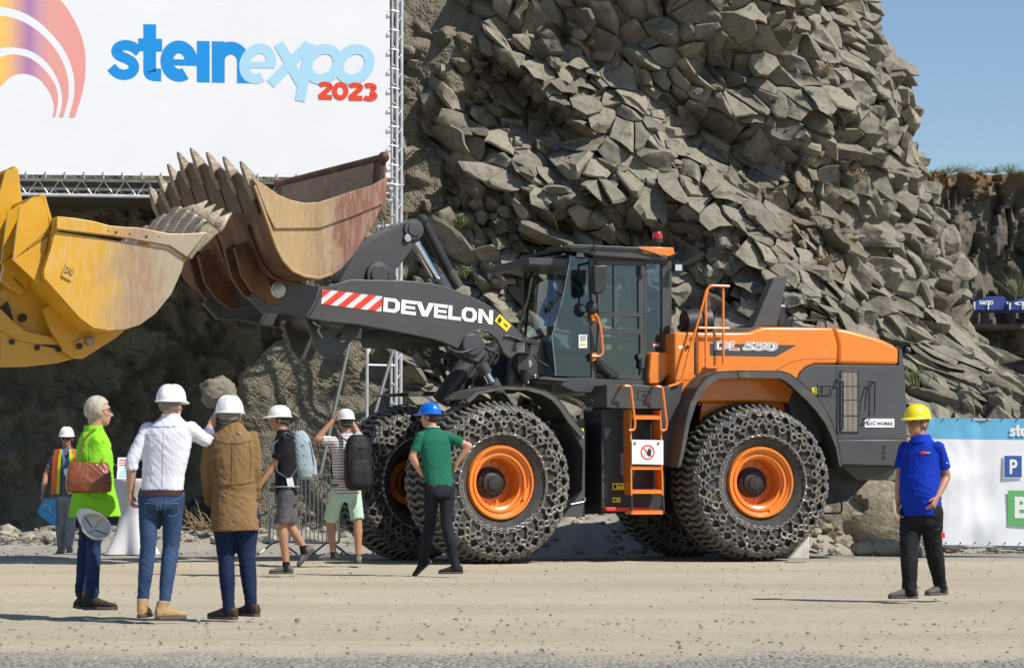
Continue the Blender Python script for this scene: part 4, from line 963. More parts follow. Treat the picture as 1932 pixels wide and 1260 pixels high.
mb = MB(); RF.prism(mb, c5([(582, 768), (642, 768), (642, 864), (582, 864)]), LC, LC-.01, LC-.018); RF.prism(mb, c5([(590, 832), (634, 832), (634, 846), (590, 846)]), LC, LC-.007, LC-.009, 1); RF.prism(mb, c5([(592, 776), (634, 770), (634, 812), (592, 812)]), LC, LC-.007, LC-.009, 2)
part(mb, 'notice_sticker', [M['white'], mat('lime_print', (.45, .6, .05), .6), mat('grey_print', (.4, .4, .42), .6)], parent=CB, smooth=0)
# seat, steering column inside
mb = MB(); u, z = RF.tr(F5(870, 900), 0); mb.box(RF.w(u, 0, z-.05), .55, .5, .16, RF.ax()); mb.box(RF.w(u-.26, 0, z+.38), .16, .48, .75, (RF.f, RF.n, V((0, 0, 1)))); mb.box(RF.w(u-.28, 0, z+.86), .1, .28, .2, RF.ax()); mb.box(RF.w(u, 0, z-.35), .35, .35, .5, RF.ax())
mb.box(RF.w(u+.05, .32, z+.18), .4, .08, .1, RF.ax()); mb.box(RF.w(u+.05, -.32, z+.18), .4, .08, .1, RF.ax()); part(mb, 'driver_seat', M['black'], parent=CB, bevel=.03)
mb = MB(); u, z = RF.tr(F5(560, 800), 0); a = V((RF.f*-.5+V((0, 0, .86)))).normalized(); c = RF.w(u-.1, 0, z+.1)
mb.tube(c-a*.7, c, .05); x, y = perp(a); mb.path([c+x*(.2*math.cos(i*math.pi/10))+y*(.2*math.sin(i*math.pi/10)) for i in range(20)], .016, 6, closed=True); mb.path([c-x*.19, c, c+x*.19], .014, 5)
mb.box(RF.w(u+.45, -.4, z+.75), .05, .28, .2, RF.ax()); mb.box(RF.w(u+.1, -.5, z+.35), .06, .26, .2, RF.ax())
part(mb, 'steering_wheel', M['black'], parent=CB)
mb = MB(); mb.box(RF.w(RF.tr(F5(800, 700), 0)[0]-.2, 0, RF.tr(F5(800, 1110), LC)[1]+.0), 2.0, 1.5, .08, RF.ax()); mb.box(RF.w(RF.tr(F5(560, 800), 0)[0]+.2, 0, RF.tr(F5(500, 1000), LC)[1]), .35, 1.3, .5, RF.ax()); part(mb, 'cab_floor', M['dark'], parent=CB, bevel=.01)
mb = MB(); c = RF.w(RF.tr(F5(400, 830), .3)[0], .2, RF.tr(F5(400, 830), .3)[1]); mb.ball(c, .16, .13, .1); part(mb, 'cloth', mat('pale_cloth', (.35, .5, .5), .9, bump=.5, bs=15), parent=CB)
# mirror, wipers, lamps, grab bar, fire extinguisher style disc
mb = MB(); RF.prism(mb, c5([(672, 272), (768, 266), (774, 290), (764, 430), (748, 470), (700, 480), (676, 466)]), LC+.35, LC+.42, LC+.30); mr = part(mb, 'mirror', M['black'], parent=CB, bevel=.025, seg=3)
mb = MB(); tube_on(mb, RF, c5([(664, 245), (664, 350), (670, 540), (672, 580)]), LC+.2, .014); mb.path([RF.pt(F5(664, 350), LC+.2), RF.pt(F5(700, 350), LC+.33)], .012); mb.path([RF.pt(F5(664, 250), LC+.2), RF.pt(F5(664, 250), LC)], .014); mb.path([RF.pt(F5(672, 580), LC+.2), RF.pt(F5(672, 580), LC)], .014); part(mb, 'mirror_arm', M['black'], parent=CB)
mb = MB(); mb.ball(RF.pt(F5(672, 575), LC+.2), .085, .085, .10); part(mb, 'spot_mirror', M['black'], parent=CB)
mb = MB(); tube_on(mb, RF, c5([(672, 640), (690, 618), (715, 640), (738, 720), (755, 880), (748, 915), (720, 925), (675, 922)]), LC+.10, .017); RF.prism(mb, c5([(672, 615), (705, 615), (705, 665), (672, 670)]), LC+.06, LC+.09, LC); RF.prism(mb, c5([(674, 900), (704, 900), (704, 950), (674, 960)]), LC+.06, LC+.09, LC); part(mb, 'grab_bar', M['orange'], parent=CB, bevel=0)
def lamp(fr, p, lat, s, fwd, parent, name='work_lamp'):
    c = fr.pt(p, lat); f = fwd.normalized(); x = f.cross(V((0, 0, 1))).normalized(); z = x.cross(f)
    mb = MB(); mb.box(c, s, s*.7, s*.85, (x, f, z)); mb.box(c-f*s*.5, s*.6, s*.5, s*.6, (x, f, z)); mb.tube(c+z*s*.4, c+z*s*.9, s*.1)
    l = part(mb, name, M['black'], parent=parent, bevel=.008)
    mb = MB(); mb.box(c+f*(s*.35+.002), s*.8, .01, s*.65, (x, f, z)); part(mb, 'lamp_lens', M['lens'], parent=CB if parent is not LD else LD)
fwl = RF.f*.7+RF.n*.7
lamp(RF, F5(600, 190), LC, .12, fwl, CB); lamp(RF, F5(490, 205), .5, .11, RF.f+RF.n*.3, CB); lamp(RF, F5(447, 212), .2, .11, RF.f, CB); lamp(RF, F5(262, 225), -.5, .14, RF.f, CB)
lamp(RF, F5(1290, 288), LC+.1, .12, RF.n, CB)
mb = MB(); tube_on(mb, RF, c5([(1235, 300), (1265, 308)]), LC+.05, .012); tube_on(mb, RF, c5([(1215, 235), (1270, 190), (1290, 180)]), LC, .012); part(mb, 'lamp_arm', M['black'], parent=CB)
mb = MB()
for pts in ([(285, 315), (205, 318), (190, 350), (188, 580), (200, 420)], [(275, 350), (215, 560), (195, 770)], [(285, 345), (240, 480), (205, 640)]): tube_on(mb, RF, c5(pts), -.62, .018)
mb.box(RF.pt(F5(200, 480), -.7), .06, .2, .4, RF.ax()); part(mb, 'far_mirror', M['black'], parent=CB, bevel=0)
# orange box under the rear cab window, column behind the cab
mb = MB(); RF.prism(mb, c5([(1100, 895), (1228, 895), (1236, 910), (1236, 1050), (1165, 1125), (1085, 1125), (1083, 1060), (1096, 915)]), LC+.12, LC+.12, LC-.25); part(mb, 'battery_box', M['orange'], bevel=.02)
mb = MB(); RF.prism(mb, c5([(1236, 700), (1270, 730), (1268, 915), (1240, 915)]), LC+.15, LC+.15, LC-.1); part(mb, 'hood_hinge', M['grey'], bevel=.008)
# platform, ladder, tank
LB = 1.42
FL = lambda x, y: (1000+x/3.316, 700+y/3.316)
mb = MB(); RF.prism(mb, cl([(500, 82), (700, 84), (905, 100), (905, 105), (860, 235), (560, 232), (500, 225)]), LB, LB-.12, .5)
RF.prism(mb, cl([(860, 102), (1000, 60), (990, 110), (960, 300), (930, 590), (860, 590), (850, 235)]), LB, LB-.2, .6); part(mb, 'platform', M['grey'], bevel=.008)
mb = MB(); o1 = cl([(694, 120), (778, 120), (778, 180), (694, 180)]); h1 = cl([(698, 124), (774, 124), (774, 176), (698, 176)]); mb.holed(RF.poly(o1, LB, LB-.115), RF.poly(h1, LB, LB-.115), RF.poly(o1, LB, LB-.14), RF.poly(h1, LB, LB-.14)); mb.tube(RF.pt(FL(738, 148), LB, LB-.13), RF.pt(FL(738, 148), LB, LB-.11), .022); part(mb, 'hatch', M['black'])
mb = MB(); RF.prism(mb, cl([(450, 232), (850, 232), (850, 880), (450, 880)]), 1.15, 1.12, .45); tk = part(mb, 'fuel_tank', M['black'], bevel=.015)
mb = MB()
for a in ([(640, 400), (660, 340), (680, 340), (650, 425)], [(715, 370), (760, 370), (740, 425), (712, 425)], [(450, 648), (488, 648), (486, 668), (450, 668)], [(450, 690), (482, 690), (480, 800), (452, 800)]): RF.prism(mb, cl(a), 1.12, 1.125, 1.1)
part(mb, 'bracket_plate', M['fender'], parent=tk, smooth=0)
for (x0, y0, x1, y1) in ((516, 700, 586, 742), (516, 790, 564, 820)):
    mb = MB(); RF.prism(mb, cl([(x0, y0), (x1, y0), (x1, y1), (x0, y1)]), 1.12, 1.127, 1.1); RF.prism(mb, cl([(x0+8, y0+8), (x0+25, y0+8), (x0+25, y1-8), (x0+8, y1-8)]), 1.13, 1.13, 1.128, 1); RF.prism(mb, cl([(x0+32, y0+10), (x1-6, y0+10), (x1-6, y0+16), (x0+32, y0+16)]), 1.13, 1.13, 1.128, 1); part(mb, 'warning_sticker', [M['yel'], M['blk']], parent=tk, smooth=0)
mb = MB()
for k_, y in enumerate((290, 605, 755, 885)):
    a = RF.tr(FL(634, y), LB)[0]; b = RF.tr(FL(832 if k_ else 818, y), LB)[0]; z = RF.tr(FL(634, y), LB)[1]
    m2 = MB(); m2.box(RF.w((a+b)/2, LB-.11, z), abs(a-b), .22, .045, RF.ax())
    for i in range(14): m2.box(RF.w(a+(b-a)*(i+.5)/14, LB-.11, z+.028), .012, .2, .012, RF.ax())
    part(m2, 'step', M['orange'])
def plate(mb, p0, p1, lat0, lat1, th, fr=RF):
    a0, z0_ = fr.tr(p0, lat0); a1, z1_ = fr.tr(p1, lat0)
    q = [fr.w(a0, lat0, z0_), fr.w(a1, lat0, z1_), fr.w(a1, lat1, z1_), fr.w(a0, lat1, z0_)]; mb.slab(q, [p+fr.f*th for p in q])
plate(mb, FL(636, 240), FL(640, 775), LB, LB-.25, .02); plate(mb, FL(822, 245), FL(836, 775), LB, LB-.25, .02)
part(mb, 'ladder_rail', M['orange'])
for a, b in ((FL(640, 775), FL(642, 890)), (FL(838, 775), FL(842, 890))): mb = MB(); plate(mb, a, b, LB, LB-.05, .01); part(mb, 'strap', M['fender'])
for pts in ([(592, 92), (630, 95), (642, 200), (658, 330), (652, 368), (618, 370)], [(792, 95), (828, 100), (842, 220), (856, 330), (850, 368), (822, 372)]):
    mb = MB(); tube_on(mb, RF, cl(pts), LB+.03, .017); mb.path([RF.pt(FL(*pts[0]), LB+.03), RF.pt(FL(*pts[0]), LB+.03, LB-.15)], .017); part(mb, 'ladder_handrail', M['orange'])
mb = MB(); RF.prism(mb, cl([(470, 850), (760, 852), (772, 862), (760, 872), (640, 876), (480, 874)]), 1.25, 1.25, 1.1); part(mb, 'tow_bar', M['red'], bevel=.01)
# sign on the ladder
SG = empty('warning_sign', RF.pt(FL(736, 580), LB+.04), 'white no-entry notice with red ring and black hand fixed on orange ladder', 'sign')
mb = MB(); RF.prism(mb, cl([(638, 428), (834, 432), (834, 584), (638, 580)]), LB+.03, LB+.03, LB+.022); mb.build('board', M['white'], SG, smooth=0)
cc_ = FL(736, 507); PS = P3(RF, LB+.033); mb = MB()
def ringp(cx, cy, r0, r1, n=32, mi=0):
    vs = []; 
    for r in (r0, r1):
        for i in range(n): a = 2*math.pi*i/n; vs.append(PS((cx+r*.93*math.cos(a), cy+r*math.sin(a))))
    mb.add(vs, [(i, (i+1) % n, n+(i+1) % n, n+i) for i in range(n)], mi)
ringp(cc_[0], cc_[1], 14.2, 11.6)
d_ = 9.4; mb.add([PS((cc_[0]-d_-.8, cc_[1]-d_+.8)), PS((cc_[0]-d_+.8, cc_[1]-d_-.8)), PS((cc_[0]+d_+.8, cc_[1]+d_-.8)), PS((cc_[0]+d_-.8, cc_[1]+d_+.8))], [(0, 1, 2, 3)])
PS = P3(RF, LB+.0345)
mb.add([PS((cc_[0]+x, cc_[1]+y)) for x, y in ((-1, 0), (1, -2), (6, -2), (7, 3), (4, 8), (1, 7), (-1, 4))], [tuple(range(7))], 1)
for x0, y0, x1, y1 in ((1.6, -1, 1.0, -7), (3.2, -1, 3.2, -8.5), (4.8, -1, 5.3, -7.6), (6.2, 0, 7.4, -5.4), (-.4, 3, -3.4, .5)):
    mb.add([PS((cc_[0]+x0-.75, cc_[1]+y0)), PS((cc_[0]+x0+.75, cc_[1]+y0)), PS((cc_[0]+x1+.5, cc_[1]+y1)), PS((cc_[0]+x1-.5, cc_[1]+y1))], [(0, 1, 2, 3)], 1)
for a in (150, 175, 200, 225, 125): mb.add([PS((cc_[0]-2+r*math.cos(R(a))+o_*math.sin(R(a)), cc_[1]+3-r*math.sin(R(a))+o_*math.cos(R(a)))) for r, o_ in ((3, -.2), (3, .2), (6.5, .2), (6.5, -.2))], [(0, 1, 2, 3)], 1)
mb.build('hand_symbol', [M['red'], M['blk']], SG, smooth=0)
for x in (657, 804):
    mb = MB(); mb.ball(RF.pt(FL(x, 450), LB+.035), .016, .016, .016); mb.build('magnet', M['redp'], SG)
# ------------------------------------------------------------ front frame and articulation
mb = MB(); FF.prism(mb, [(958, 738), (962, 690), (985, 640), (1040, 640), (1042, 738)], .55, .55, .45); FF.prism(mb, [(958, 738), (962, 690), (985, 640), (1040, 640), (1042, 738)], .55, -.45, -.55)
mb.box(FF.w(-.75, 0, 1.35), 1.7, .9, .8, FF.ax()); mb.box(FF.w(0, 0, 1.0), .5, 1.5, .5, FF.ax()); mb.tube(FF.w(0, -.8, 1.0), FF.w(0, .8, 1.0), .25, n=16)
part(mb, 'front_chassis', M['grey'], bevel=.01)
mb = MB(); mb.box(RF.w(2.5, 0, 1.2), .9, .9, .9, RF.ax()); mb.box(RF.w(2.7, -.2, 1.55), 1.6, 1.6, .5, RF.ax()); mb.box(RF.w(1.5, -.5, .9), 2.2, .9, .6, RF.ax()); mb.tube(RF.w(2.457, 0, .6), RF.w(2.457, 0, 2.0), .18, n=16)
g = random.Random(4)
for i in range(16):
    a = RF.w(2.2+g.random()*.9, .3+g.random()*.5, 1.0+g.random()*1.0); b = a+RF.f*g.uniform(-.5, .5)+V((0, 0, g.uniform(-.3, .3))); mb.path(smoothpath([a, (a+b)/2+V((0, -.1, .1)), b]), .018, 6)
part(mb, 'articulation_joint', M['dark'], bevel=.01)
mb = MB()
for i in range(6): mb.tube(RF.pt(FL(385+i*12, 176-(i % 3)*7), .8), RF.pt(FL(395+i*14, 190-(i % 2)*20), .82), .012)
mb.tube(RF.pt(FL(435, 180), .8), RF.pt(FL(435, 280), .8), .03); mb.tube(RF.pt(FL(350, 235), .75), RF.pt(FL(410, 235), .75), .04)
part(mb, 'hydraulic_fitting', M['steel'])
mb = MB(); RF.prism(mb, cl([(30, 42), (60, 38), (215, 55), (215, 70), (30, 55)]), LC+.1, LC+.25, LC); part(mb, 'front_step', M['grey'], bevel=.006)
# ------------------------------------------------------------ boom
bo = c4([(70, 665), (110, 600), (160, 475), (340, 420), (480, 424), (600, 425), (740, 432), (850, 445), (930, 465), (1000, 490), (1090, 528), (1180, 570), (1260, 622), (1330, 680), (1390, 745), (1440, 805), (1400, 870), (1335, 918), (1290, 880), (1282, 850), (1255, 790), (1200, 750), (1150, 735), (1100, 740), (1055, 775), (1030, 825), (1010, 858), (930, 822), (870, 800), (700, 765), (600, 745), (400, 708), (200, 688)])
mb = MB(); FF.prism(mb, bo, .80, .80, .72); FF.prism(mb, bo, .80, -.72, -.80)
fo_ = [(497, 590), (470, 560), (505, 528), (560, 530), (608, 545), (593, 581), (581, 600), (545, 592)]
FF.prism(mb, fo_, .80, .798, .722); FF.prism(mb, fo_, .80, -.722, -.798); bm_ = part(mb, 'boom', M['grey'], bevel=.012)
mb = MB(); FF.prism(mb, c4([(95, 850), (60, 740), (30, 665), (240, 690), (380, 705), (360, 770), (300, 830), (265, 895), (200, 918), (140, 905)]), .3, .42, .34); FF.prism(mb, c4([(95, 850), (60, 740), (30, 665), (240, 690), (380, 705), (360, 770), (300, 830), (265, 895), (200, 918), (140, 905)]), .3, -.34, -.42)
mb.tube(FF.pt((636, 637), .3, .5), FF.pt((636, 637), .3, -.5), .05); mb.tube(FF.pt((640, 590), .8, .72), FF.pt((640, 590), .8, -.72), .2, n=20)
part(mb, 'boom_nose', M['grey'], bevel=.01)
mb = MB(); mb.tube(FF.pt(F5(0, 0), .3) if 0 else FF.pt((560+255/3.317, 400+790/3.317), .3, .42), FF.pt((560+255/3.317, 400+790/3.317), .3, .445), .055, n=18); part(mb, 'pin', M['steel'])
mb = MB(); F4 = lambda x, y: (560+x/3.317, 400+y/3.317)
mb.lathe([(.10, 0), (.10, .03), (.06, .035), (.06, .06), (.0, .065)], FF.pt((523, 547), .8, .80), FF.n, 18); part(mb, 'pin', M['steel'])
# warning stripes, name, sticker on the boom
q = quad(F4(160, 483), F4(535, 528), F4(528, 624), F4(153, 575)); PB = P3(FF, .804); mb = MB()
mb.add([PB(q(a, b)) for a, b in ((0, 0), (1, 0), (1, 1), (0, 1))], [(0, 1, 2, 3)], 0)
PB = P3(FF, .807)
for i in range(-1, 4):
    a0 = i*.25+.02; pts = [(a0, 0), (a0+.135, 0), (a0+.135+.25, 1), (a0+.25, 1)]
    cl_ = [(min(max(a, 0), 1), b if 0 <= a <= 1 else (b if True else b)) for a, b in pts]
    def clip(poly, xk, keep):
        out = []
        for j in range(len(poly)):
            p, r_ = poly[j], poly[(j+1) % len(poly)]; ip, ir = keep(p[0]), keep(r_[0])
            if ip: out.append(p)
            if ip != ir: t_ = (xk-p[0])/(r_[0]-p[0]); out.append((xk, p[1]+(r_[1]-p[1])*t_))
        return out
    pp = clip(clip(pts, 0, lambda x: x >= 0), 1, lambda x: x <= 1)
    if len(pp) > 2: mb.add([PB(q(a, b)) for a, b in pp], [tuple(range(len(pp)))], 1)
part(mb, 'warning_stripes', [mat('reflective_white', (.62, .64, .68), .4), M['red']], smooth=0)
mb = MB(); q = quad(F4(545, 534), F4(1229, 616), F4(1226, 704), F4(540, 622)); x0 = 540; wd = 688
for ch, a, b in (('D', 540, 643), ('E', 652, 745), ('V', 742, 858), ('E', 858, 942), ('L', 948, 1028), ('O', 1032, 1126), ('N', 1136, 1228)):
    polys_on(mb, PB, (lambda a_, b_: lambda s_, t_: q((a_+(b_-a_)*s_-x0)/wd, t_))(a, b), BL[ch])
part(mb, 'lettering', M['white'], smooth=0)
mb = MB(); mb.add([PB(F4(*p)) for p in ((1270, 638), (1343, 710), (1312, 749), (1238, 680))], [(0, 1, 2, 3)]); PB2 = P3(FF, .810)
mb.add([PB2(F4(*p)) for p in ((1268, 655), (1285, 675), (1268, 698), (1256, 680))], [(0, 1, 2, 3)], 1); mb.add([PB2(F4(*p)) for p in ((1295, 700), (1302, 696), (1322, 716), (1314, 722))], [(0, 1, 2, 3)], 1); part(mb, 'warning_sticker', [M['yel'], M['blk']], smooth=0)
# weld arc and the lift-cylinder ends
mb = MB(); mb.path([FF.pt(F4(*p), .802) for p in ((1035, 810), (1055, 772), (1100, 742), (1150, 734), (1205, 750), (1255, 795), (1282, 850))], .010, 6); part(mb, 'weld_bead', M['fender'])
mb = MB(); mb.slab([FF.pt(F4(*p), .8) for p in ((1020, 880), (1040, 800), (1090, 785), (1130, 805), (1190, 890), (1140, 945), (1090, 930))], [FF.pt(F4(*p), .8, .55) for p in ((1020, 880), (1040, 800), (1090, 785), (1130, 805), (1190, 890), (1140, 945), (1090, 930))])
mb.lathe([(.15, 0), (.15, .04), (.08, .045), (.0, .05)], FF.pt(F4(1095, 830), .8, .80), FF.n, 20); part(mb, 'lift_cylinder_end', M['grey'], bevel=.02)
def cyl(p0, p1, lat, r, m, name='lift_cylinder'): mb = MB(); mb.tube(FF.pt(p0, lat), FF.pt(p1, lat), r, n=18); part(mb, name, m)
cyl(F4(1150, 950), F4(1185, 1010), .68, .085, M['grey']); cyl(F4(1180, 1000), F4(1235, 1100), .68, .06, M['chrome'], 'lift_rod'); cyl(F4(1215, 1060), F4(1400, 1400), .68, .1, M['grey'])
mb = MB(); mb.slab([FF.pt(F4(*p), -.3) for p in ((760, 880), (770, 820), (820, 790), (870, 805), (920, 900), (880, 965), (820, 970))], [FF.pt(F4(*p), -.3, -.6) for p in ((760, 880), (770, 820), (820, 790), (870, 805), (920, 900), (880, 965), (820, 970))]); mb.lathe([(.13, 0), (.13, .04), (.07, .045), (.07, .07), (.0, .07)], FF.pt(F4(830, 850), -.3), FF.n, 20); part(mb, 'lift_cylinder_end', M['grey'], bevel=.02)
cyl(F4(870, 960), F4(905, 1010), -.42, .085, M['grey']); cyl(F4(900, 1000), F4(960, 1110), -.42, .06, M['chrome'], 'lift_rod'); cyl(F4(940, 1080), F4(1080, 1350), -.42, .1, M['grey'])
cyl(F4(900, 1180), F4(1100, 900), .1, .12, M['grey'], 'hose_guard'); cyl(F4(930, 1180), F4(1260, 830), -.05, .10, M['dark'], 'hose_guard')
mb = MB()
for a, b, c in (((1180, 850), (1250, 870), (1190, 980)), ((1190, 860), (1270, 890), (1210, 1000)), ((900, 870), (960, 900), (940, 970)), ((930, 900), (985, 930), (960, 1000)), ((1000, 990), (950, 1080), (900, 1170)), ((1200, 880), (1240, 940), (1180, 1040))): tube_on(mb, FF, [F4(*a), F4(*b), F4(*c)], .35, .022)
tube_on(mb, FF, [F4(1130, 838), F4(1090, 862), F4(1030, 880), F4(980, 868), F4(945, 850)], .86, .012); tube_on(mb, FF, [F4(635, 740), F4(660, 800), F4(690, 880), F4(715, 900), F4(735, 880)], .3, .012); tube_on(mb, FF, [F4(330, 790), F4(310, 840), F4(270, 870)], .3, .01)
part(mb, 'hose', M['black'])
mb = MB(); tube_on(mb, FF, [F4(100, 685), F4(135, 715), F4(180, 690)], .5, .012); tube_on(mb, FF, [F4(180, 690), F4(128, 735), F4(160, 785)], .5, .012); part(mb, 'hose_clamp', M['steel'])
mb = MB(); mb.box(FF.w(FF.tr(F4(700, 800), 0)[0], 0, FF.tr(F4(700, 800), .3)[1]+.05), .8, 1.3, .25, FF.ax()); part(mb, 'cross_tube', M['dark'], bevel=.05)
# bellcrank and tilt cylinder
bk = c4([(250, 440), (275, 395), (330, 300), (400, 220), (510, 140), (640, 70), (690, 55), (740, 62), (770, 95), (775, 140), (750, 185), (700, 250), (640, 330), (600, 372), (620, 420), (560, 440)])
mb = MB(); FF.prism(mb, bk, .12, .17, .11); FF.prism(mb, bk, .12, -.11, -.17); bkp = c4([(262, 430), (285, 385), (340, 300), (410, 222), (520, 140), (600, 95), (610, 110), (530, 160), (430, 240), (360, 320), (310, 400), (300, 440)]); FF.prism(mb, bkp, .12, .11, -.11)
bk_o = part(mb, 'bellcrank', M['grey'], bevel=.012)
mb = MB(); mb.lathe([(.14, 0), (.14, .03), (.09, .035), (.09, .05), (0, .055)], FF.pt(F4(728, 110), .17), FF.n, 22); FF.prism(mb, c4([(668, 150), (700, 100), (750, 100), (745, 145), (720, 180), (690, 190)]), .17, .195, .17); mb.lathe([(.05, 0), (.05, .02), (0, .022)], FF.pt(F4(686, 166), .17, .195), FF.n, 14, 1); part(mb, 'pin', [M['grey'], M['steel']], bevel=.006); mb = MB()
mb.lathe([(.17, -.02), (.17, .05), (.12, .06), (.12, .08), (0, .08)], FF.pt(F4(505, 395), .17), FF.n, 22); FF.prism(mb, c4([(480, 350), (520, 340), (615, 370), (590, 425), (560, 425), (570, 385), (515, 370), (480, 400)]), .2, .24, .19); part(mb, 'pin', [M['grey'], M['steel']], bevel=.006)
mb = MB(); mb.tube(FF.pt(F4(745, 200), 0), FF.pt(F4(890, 450), 0), .065, n=20); part(mb, 'tilt_rod', M['chrome'])
mb = MB(); mb.tube(FF.pt(F4(870, 420), 0), FF.pt(F4(1150, 900), 0), .13, n=20); part(mb, 'tilt_cylinder', M['grey'])
mb = MB(); mb.tube(FF.pt(F4(785, 50), -.45), FF.pt(F4(950, 370), -.45), .075, n=16); mb.ball(FF.pt(F4(785, 55), -.45), .09); mb.path([FF.pt(F4(728, 115), .2), FF.pt(F4(755, 150), .2), FF.pt(F4(740, 180), .2)], .012); mb.path([FF.pt(F4(760, 50), 0), FF.pt(F4(785, 50), -.45)], .06); part(mb, 'tilt_hose_guard', M['black'])
mb = MB(); mb.box(FF.pt(F4(975, 395), -.45), .12, .12, .12, FF.ax()); mb.tube(FF.pt(F4(950, 370), -.45), FF.pt(F4(1010, 470), -.45), .08, n=14); part(mb, 'hose_elbow', M['fender'])
# front lamp unit and panel
lamp(FF, F4(1405, 850), .78, .20, FF.f*.8+FF.n*.6, LD, 'head_lamp')
mb = MB(); FF.prism(mb, c4([(1360, 802), (1485, 800), (1480, 830), (1370, 812)]), .78, .9, .6); mb.tube(FF.pt(F4(1420, 900), .7), FF.pt(F4(1420, 1060), .6), .05); mb.box(FF.pt(F4(1405, 935), .72), .16, .12, .22, FF.ax())
tube_on(mb, FF, [F4(1480, 890), F4(1510, 930), F4(1570, 965)], .75, .014); tube_on(mb, FF, [F4(1300, 778), F4(1320, 775), F4(1400, 800)], .82, .014); part(mb, 'lamp_bracket', M['black'])
mb = MB(); FF.prism(mb, c4([(1340, 1080), (1345, 900), (1380, 810), (1560, 815), (1568, 1020), (1500, 1075)]), .5, .55, .50); part(mb, 'tower_panel', M['grey'], bevel=.01)
mb = MB()
for x, y in ((1447, 948), (1447, 1068), (1490, 1025), (1490, 1042)): mb.ball(FF.pt(F4(x, y), .56), .025)
mb.lathe([(.05, 0), (.05, .02), (0, .022)], FF.pt(F4(1447, 948), .55), FF.n, 14); part(mb, 'bolt', M['steel'])
# ------------------------------------------------------------ rock bucket
M['rust'] = mat('rusty_steel', (.070, .034, .016), .62, .25, c2=(.20, .088, .036), ns=2.2, lo=.40, hi=.66, c3=(.28, .20, .12), ns3=3.2, lo3=.54, hi3=.8, bump=.35, bs=24, stretch=(1, 1, .45))
M['sidew'] = mat('worn_side_plate', (.52, .36, .18), .42, .45, c2=(.33, .17, .10), ns=.9, lo=.44, hi=.60, c3=(.60, .50, .36), ns3=9, lo3=.52, hi3=.8, bump=.15, bs=20)
def wearmat(name, stops, x0, x1, k=.8, rough=.45, metal=(0, .5), bump=.15):
    "colour changing along object x, broken up by noise"
    m = bpy.data.materials.new(name); m.use_nodes = True; t = m.node_tree; N_, L_ = t.nodes, t.links; b = N_['Principled BSDF']; b.inputs['Roughness'].default_value = rough
    tc = N_.new('ShaderNodeTexCoord'); sx = N_.new('ShaderNodeSeparateXYZ'); n1 = N_.new('ShaderNodeTexNoise'); n1.inputs['Scale'].default_value = 2.4; n1.inputs['Detail'].default_value = 10; n1.inputs['Roughness'].default_value = .72
    L_.new(tc.outputs['Object'], sx.inputs[0]); L_.new(tc.outputs['Object'], n1.inputs['Vector'])
    ma = N_.new('ShaderNodeMath'); ma.operation = 'MULTIPLY_ADD'; ma.inputs[1].default_value = k*2; L_.new(n1.outputs['Fac'], ma.inputs[0]); L_.new(sx.outputs[0], ma.inputs[2])
    mr = N_.new('ShaderNodeMapRange'); rp = N_.new('ShaderNodeValToRGB'); L_.new(ma.outputs[0], mr.inputs[0]); L_.new(mr.outputs[0], rp.inputs[0]); mr.inputs[1].default_value = x0+k; mr.inputs[2].default_value = x1+k
    e = rp.color_ramp.elements; e[0].color = (*stops[0][1], 1); e[0].position = stops[0][0]; e[1].color = (*stops[-1][1], 1); e[1].position = stops[-1][0]
    for p_, c_2 in stops[1:-1]: q_ = e.new(p_); q_.color = (*c_2, 1)
    # fine scratches and streaks
    mp = N_.new('ShaderNodeMapping'); mp.inputs['Scale'].default_value = (14, 14, 2.2); mp.inputs['Rotation'].default_value = (.3, .5, .2); L_.new(tc.outputs['Object'], mp.inputs[0])
    n2 = N_.new('ShaderNodeTexNoise'); n2.inputs['Scale'].default_value = 1.6; n2.inputs['Detail'].default_value = 8; n2.inputs['Roughness'].default_value = .75; L_.new(mp.outputs[0], n2.inputs['Vector'])
    r2 = N_.new('ShaderNodeMapRange'); r2.inputs[1].default_value = .45; r2.inputs[2].default_value = .75; r2.inputs[4].default_value = .55; L_.new(n2.outputs['Fac'], r2.inputs[0])
    mx = N_.new('ShaderNodeMix'); mx.data_type = 'RGBA'; mx.inputs[7].default_value = (.55, .47, .34, 1); L_.new(r2.outputs[0], mx.inputs[0]); L_.new(rp.outputs[0], mx.inputs[6]); L_.new(mx.outputs[2], b.inputs['Base Color'])
    m2 = N_.new('ShaderNodeMapRange'); m2.inputs[3].default_value = metal[0]; m2.inputs[4].default_value = metal[1]; L_.new(mr.outputs[0], m2.inputs[0]); L_.new(m2.outputs[0], b.inputs['Metallic'])
    bp = N_.new('ShaderNodeBump'); bp.inputs['Strength'].default_value = bump; bp.inputs['Distance'].default_value = .01; L_.new(n2.outputs['Fac'], bp.inputs['Height']); L_.new(bp.outputs[0], b.inputs['Normal'])
    return m
_x = lambda px: at(px, 440, 31.2).x-LD.location.x
M['sidew'] = wearmat('worn_side_plate', [(0, (.40, .27, .14)), (.30, (.45, .29, .13)), (.44, (.30, .19, .10)), (.50, (.38, .26, .14)), (.60, (.20, .085, .055)), (1, (.25, .11, .075))], _x(480), _x(745), .35, .45, (.25, .15))
M['sidein'] = mat('brightened_inner_steel', (.34, .23, .14), .6, .2, c2=(.26, .15, .09), ns=2, c3=(.45, .35, .22), ns3=8, bump=.3, bs=16)  # lighter tint, sunlight on the bucket inside put into the colour
M['tooth'] = mat('worn_tooth_steel', (.30, .25, .18), .5, .4, c2=(.16, .12, .08), ns=7, c3=(.42, .37, .28), ns3=20, bump=.5, bs=30)
M['plate'] = mat('wear_plate', (.075, .055, .042), .55, .3, c2=(.14, .085, .05), ns=4, c3=(.22, .17, .12), ns3=12, lo3=.6, bump=.3, bs=24)
LW = 1.65
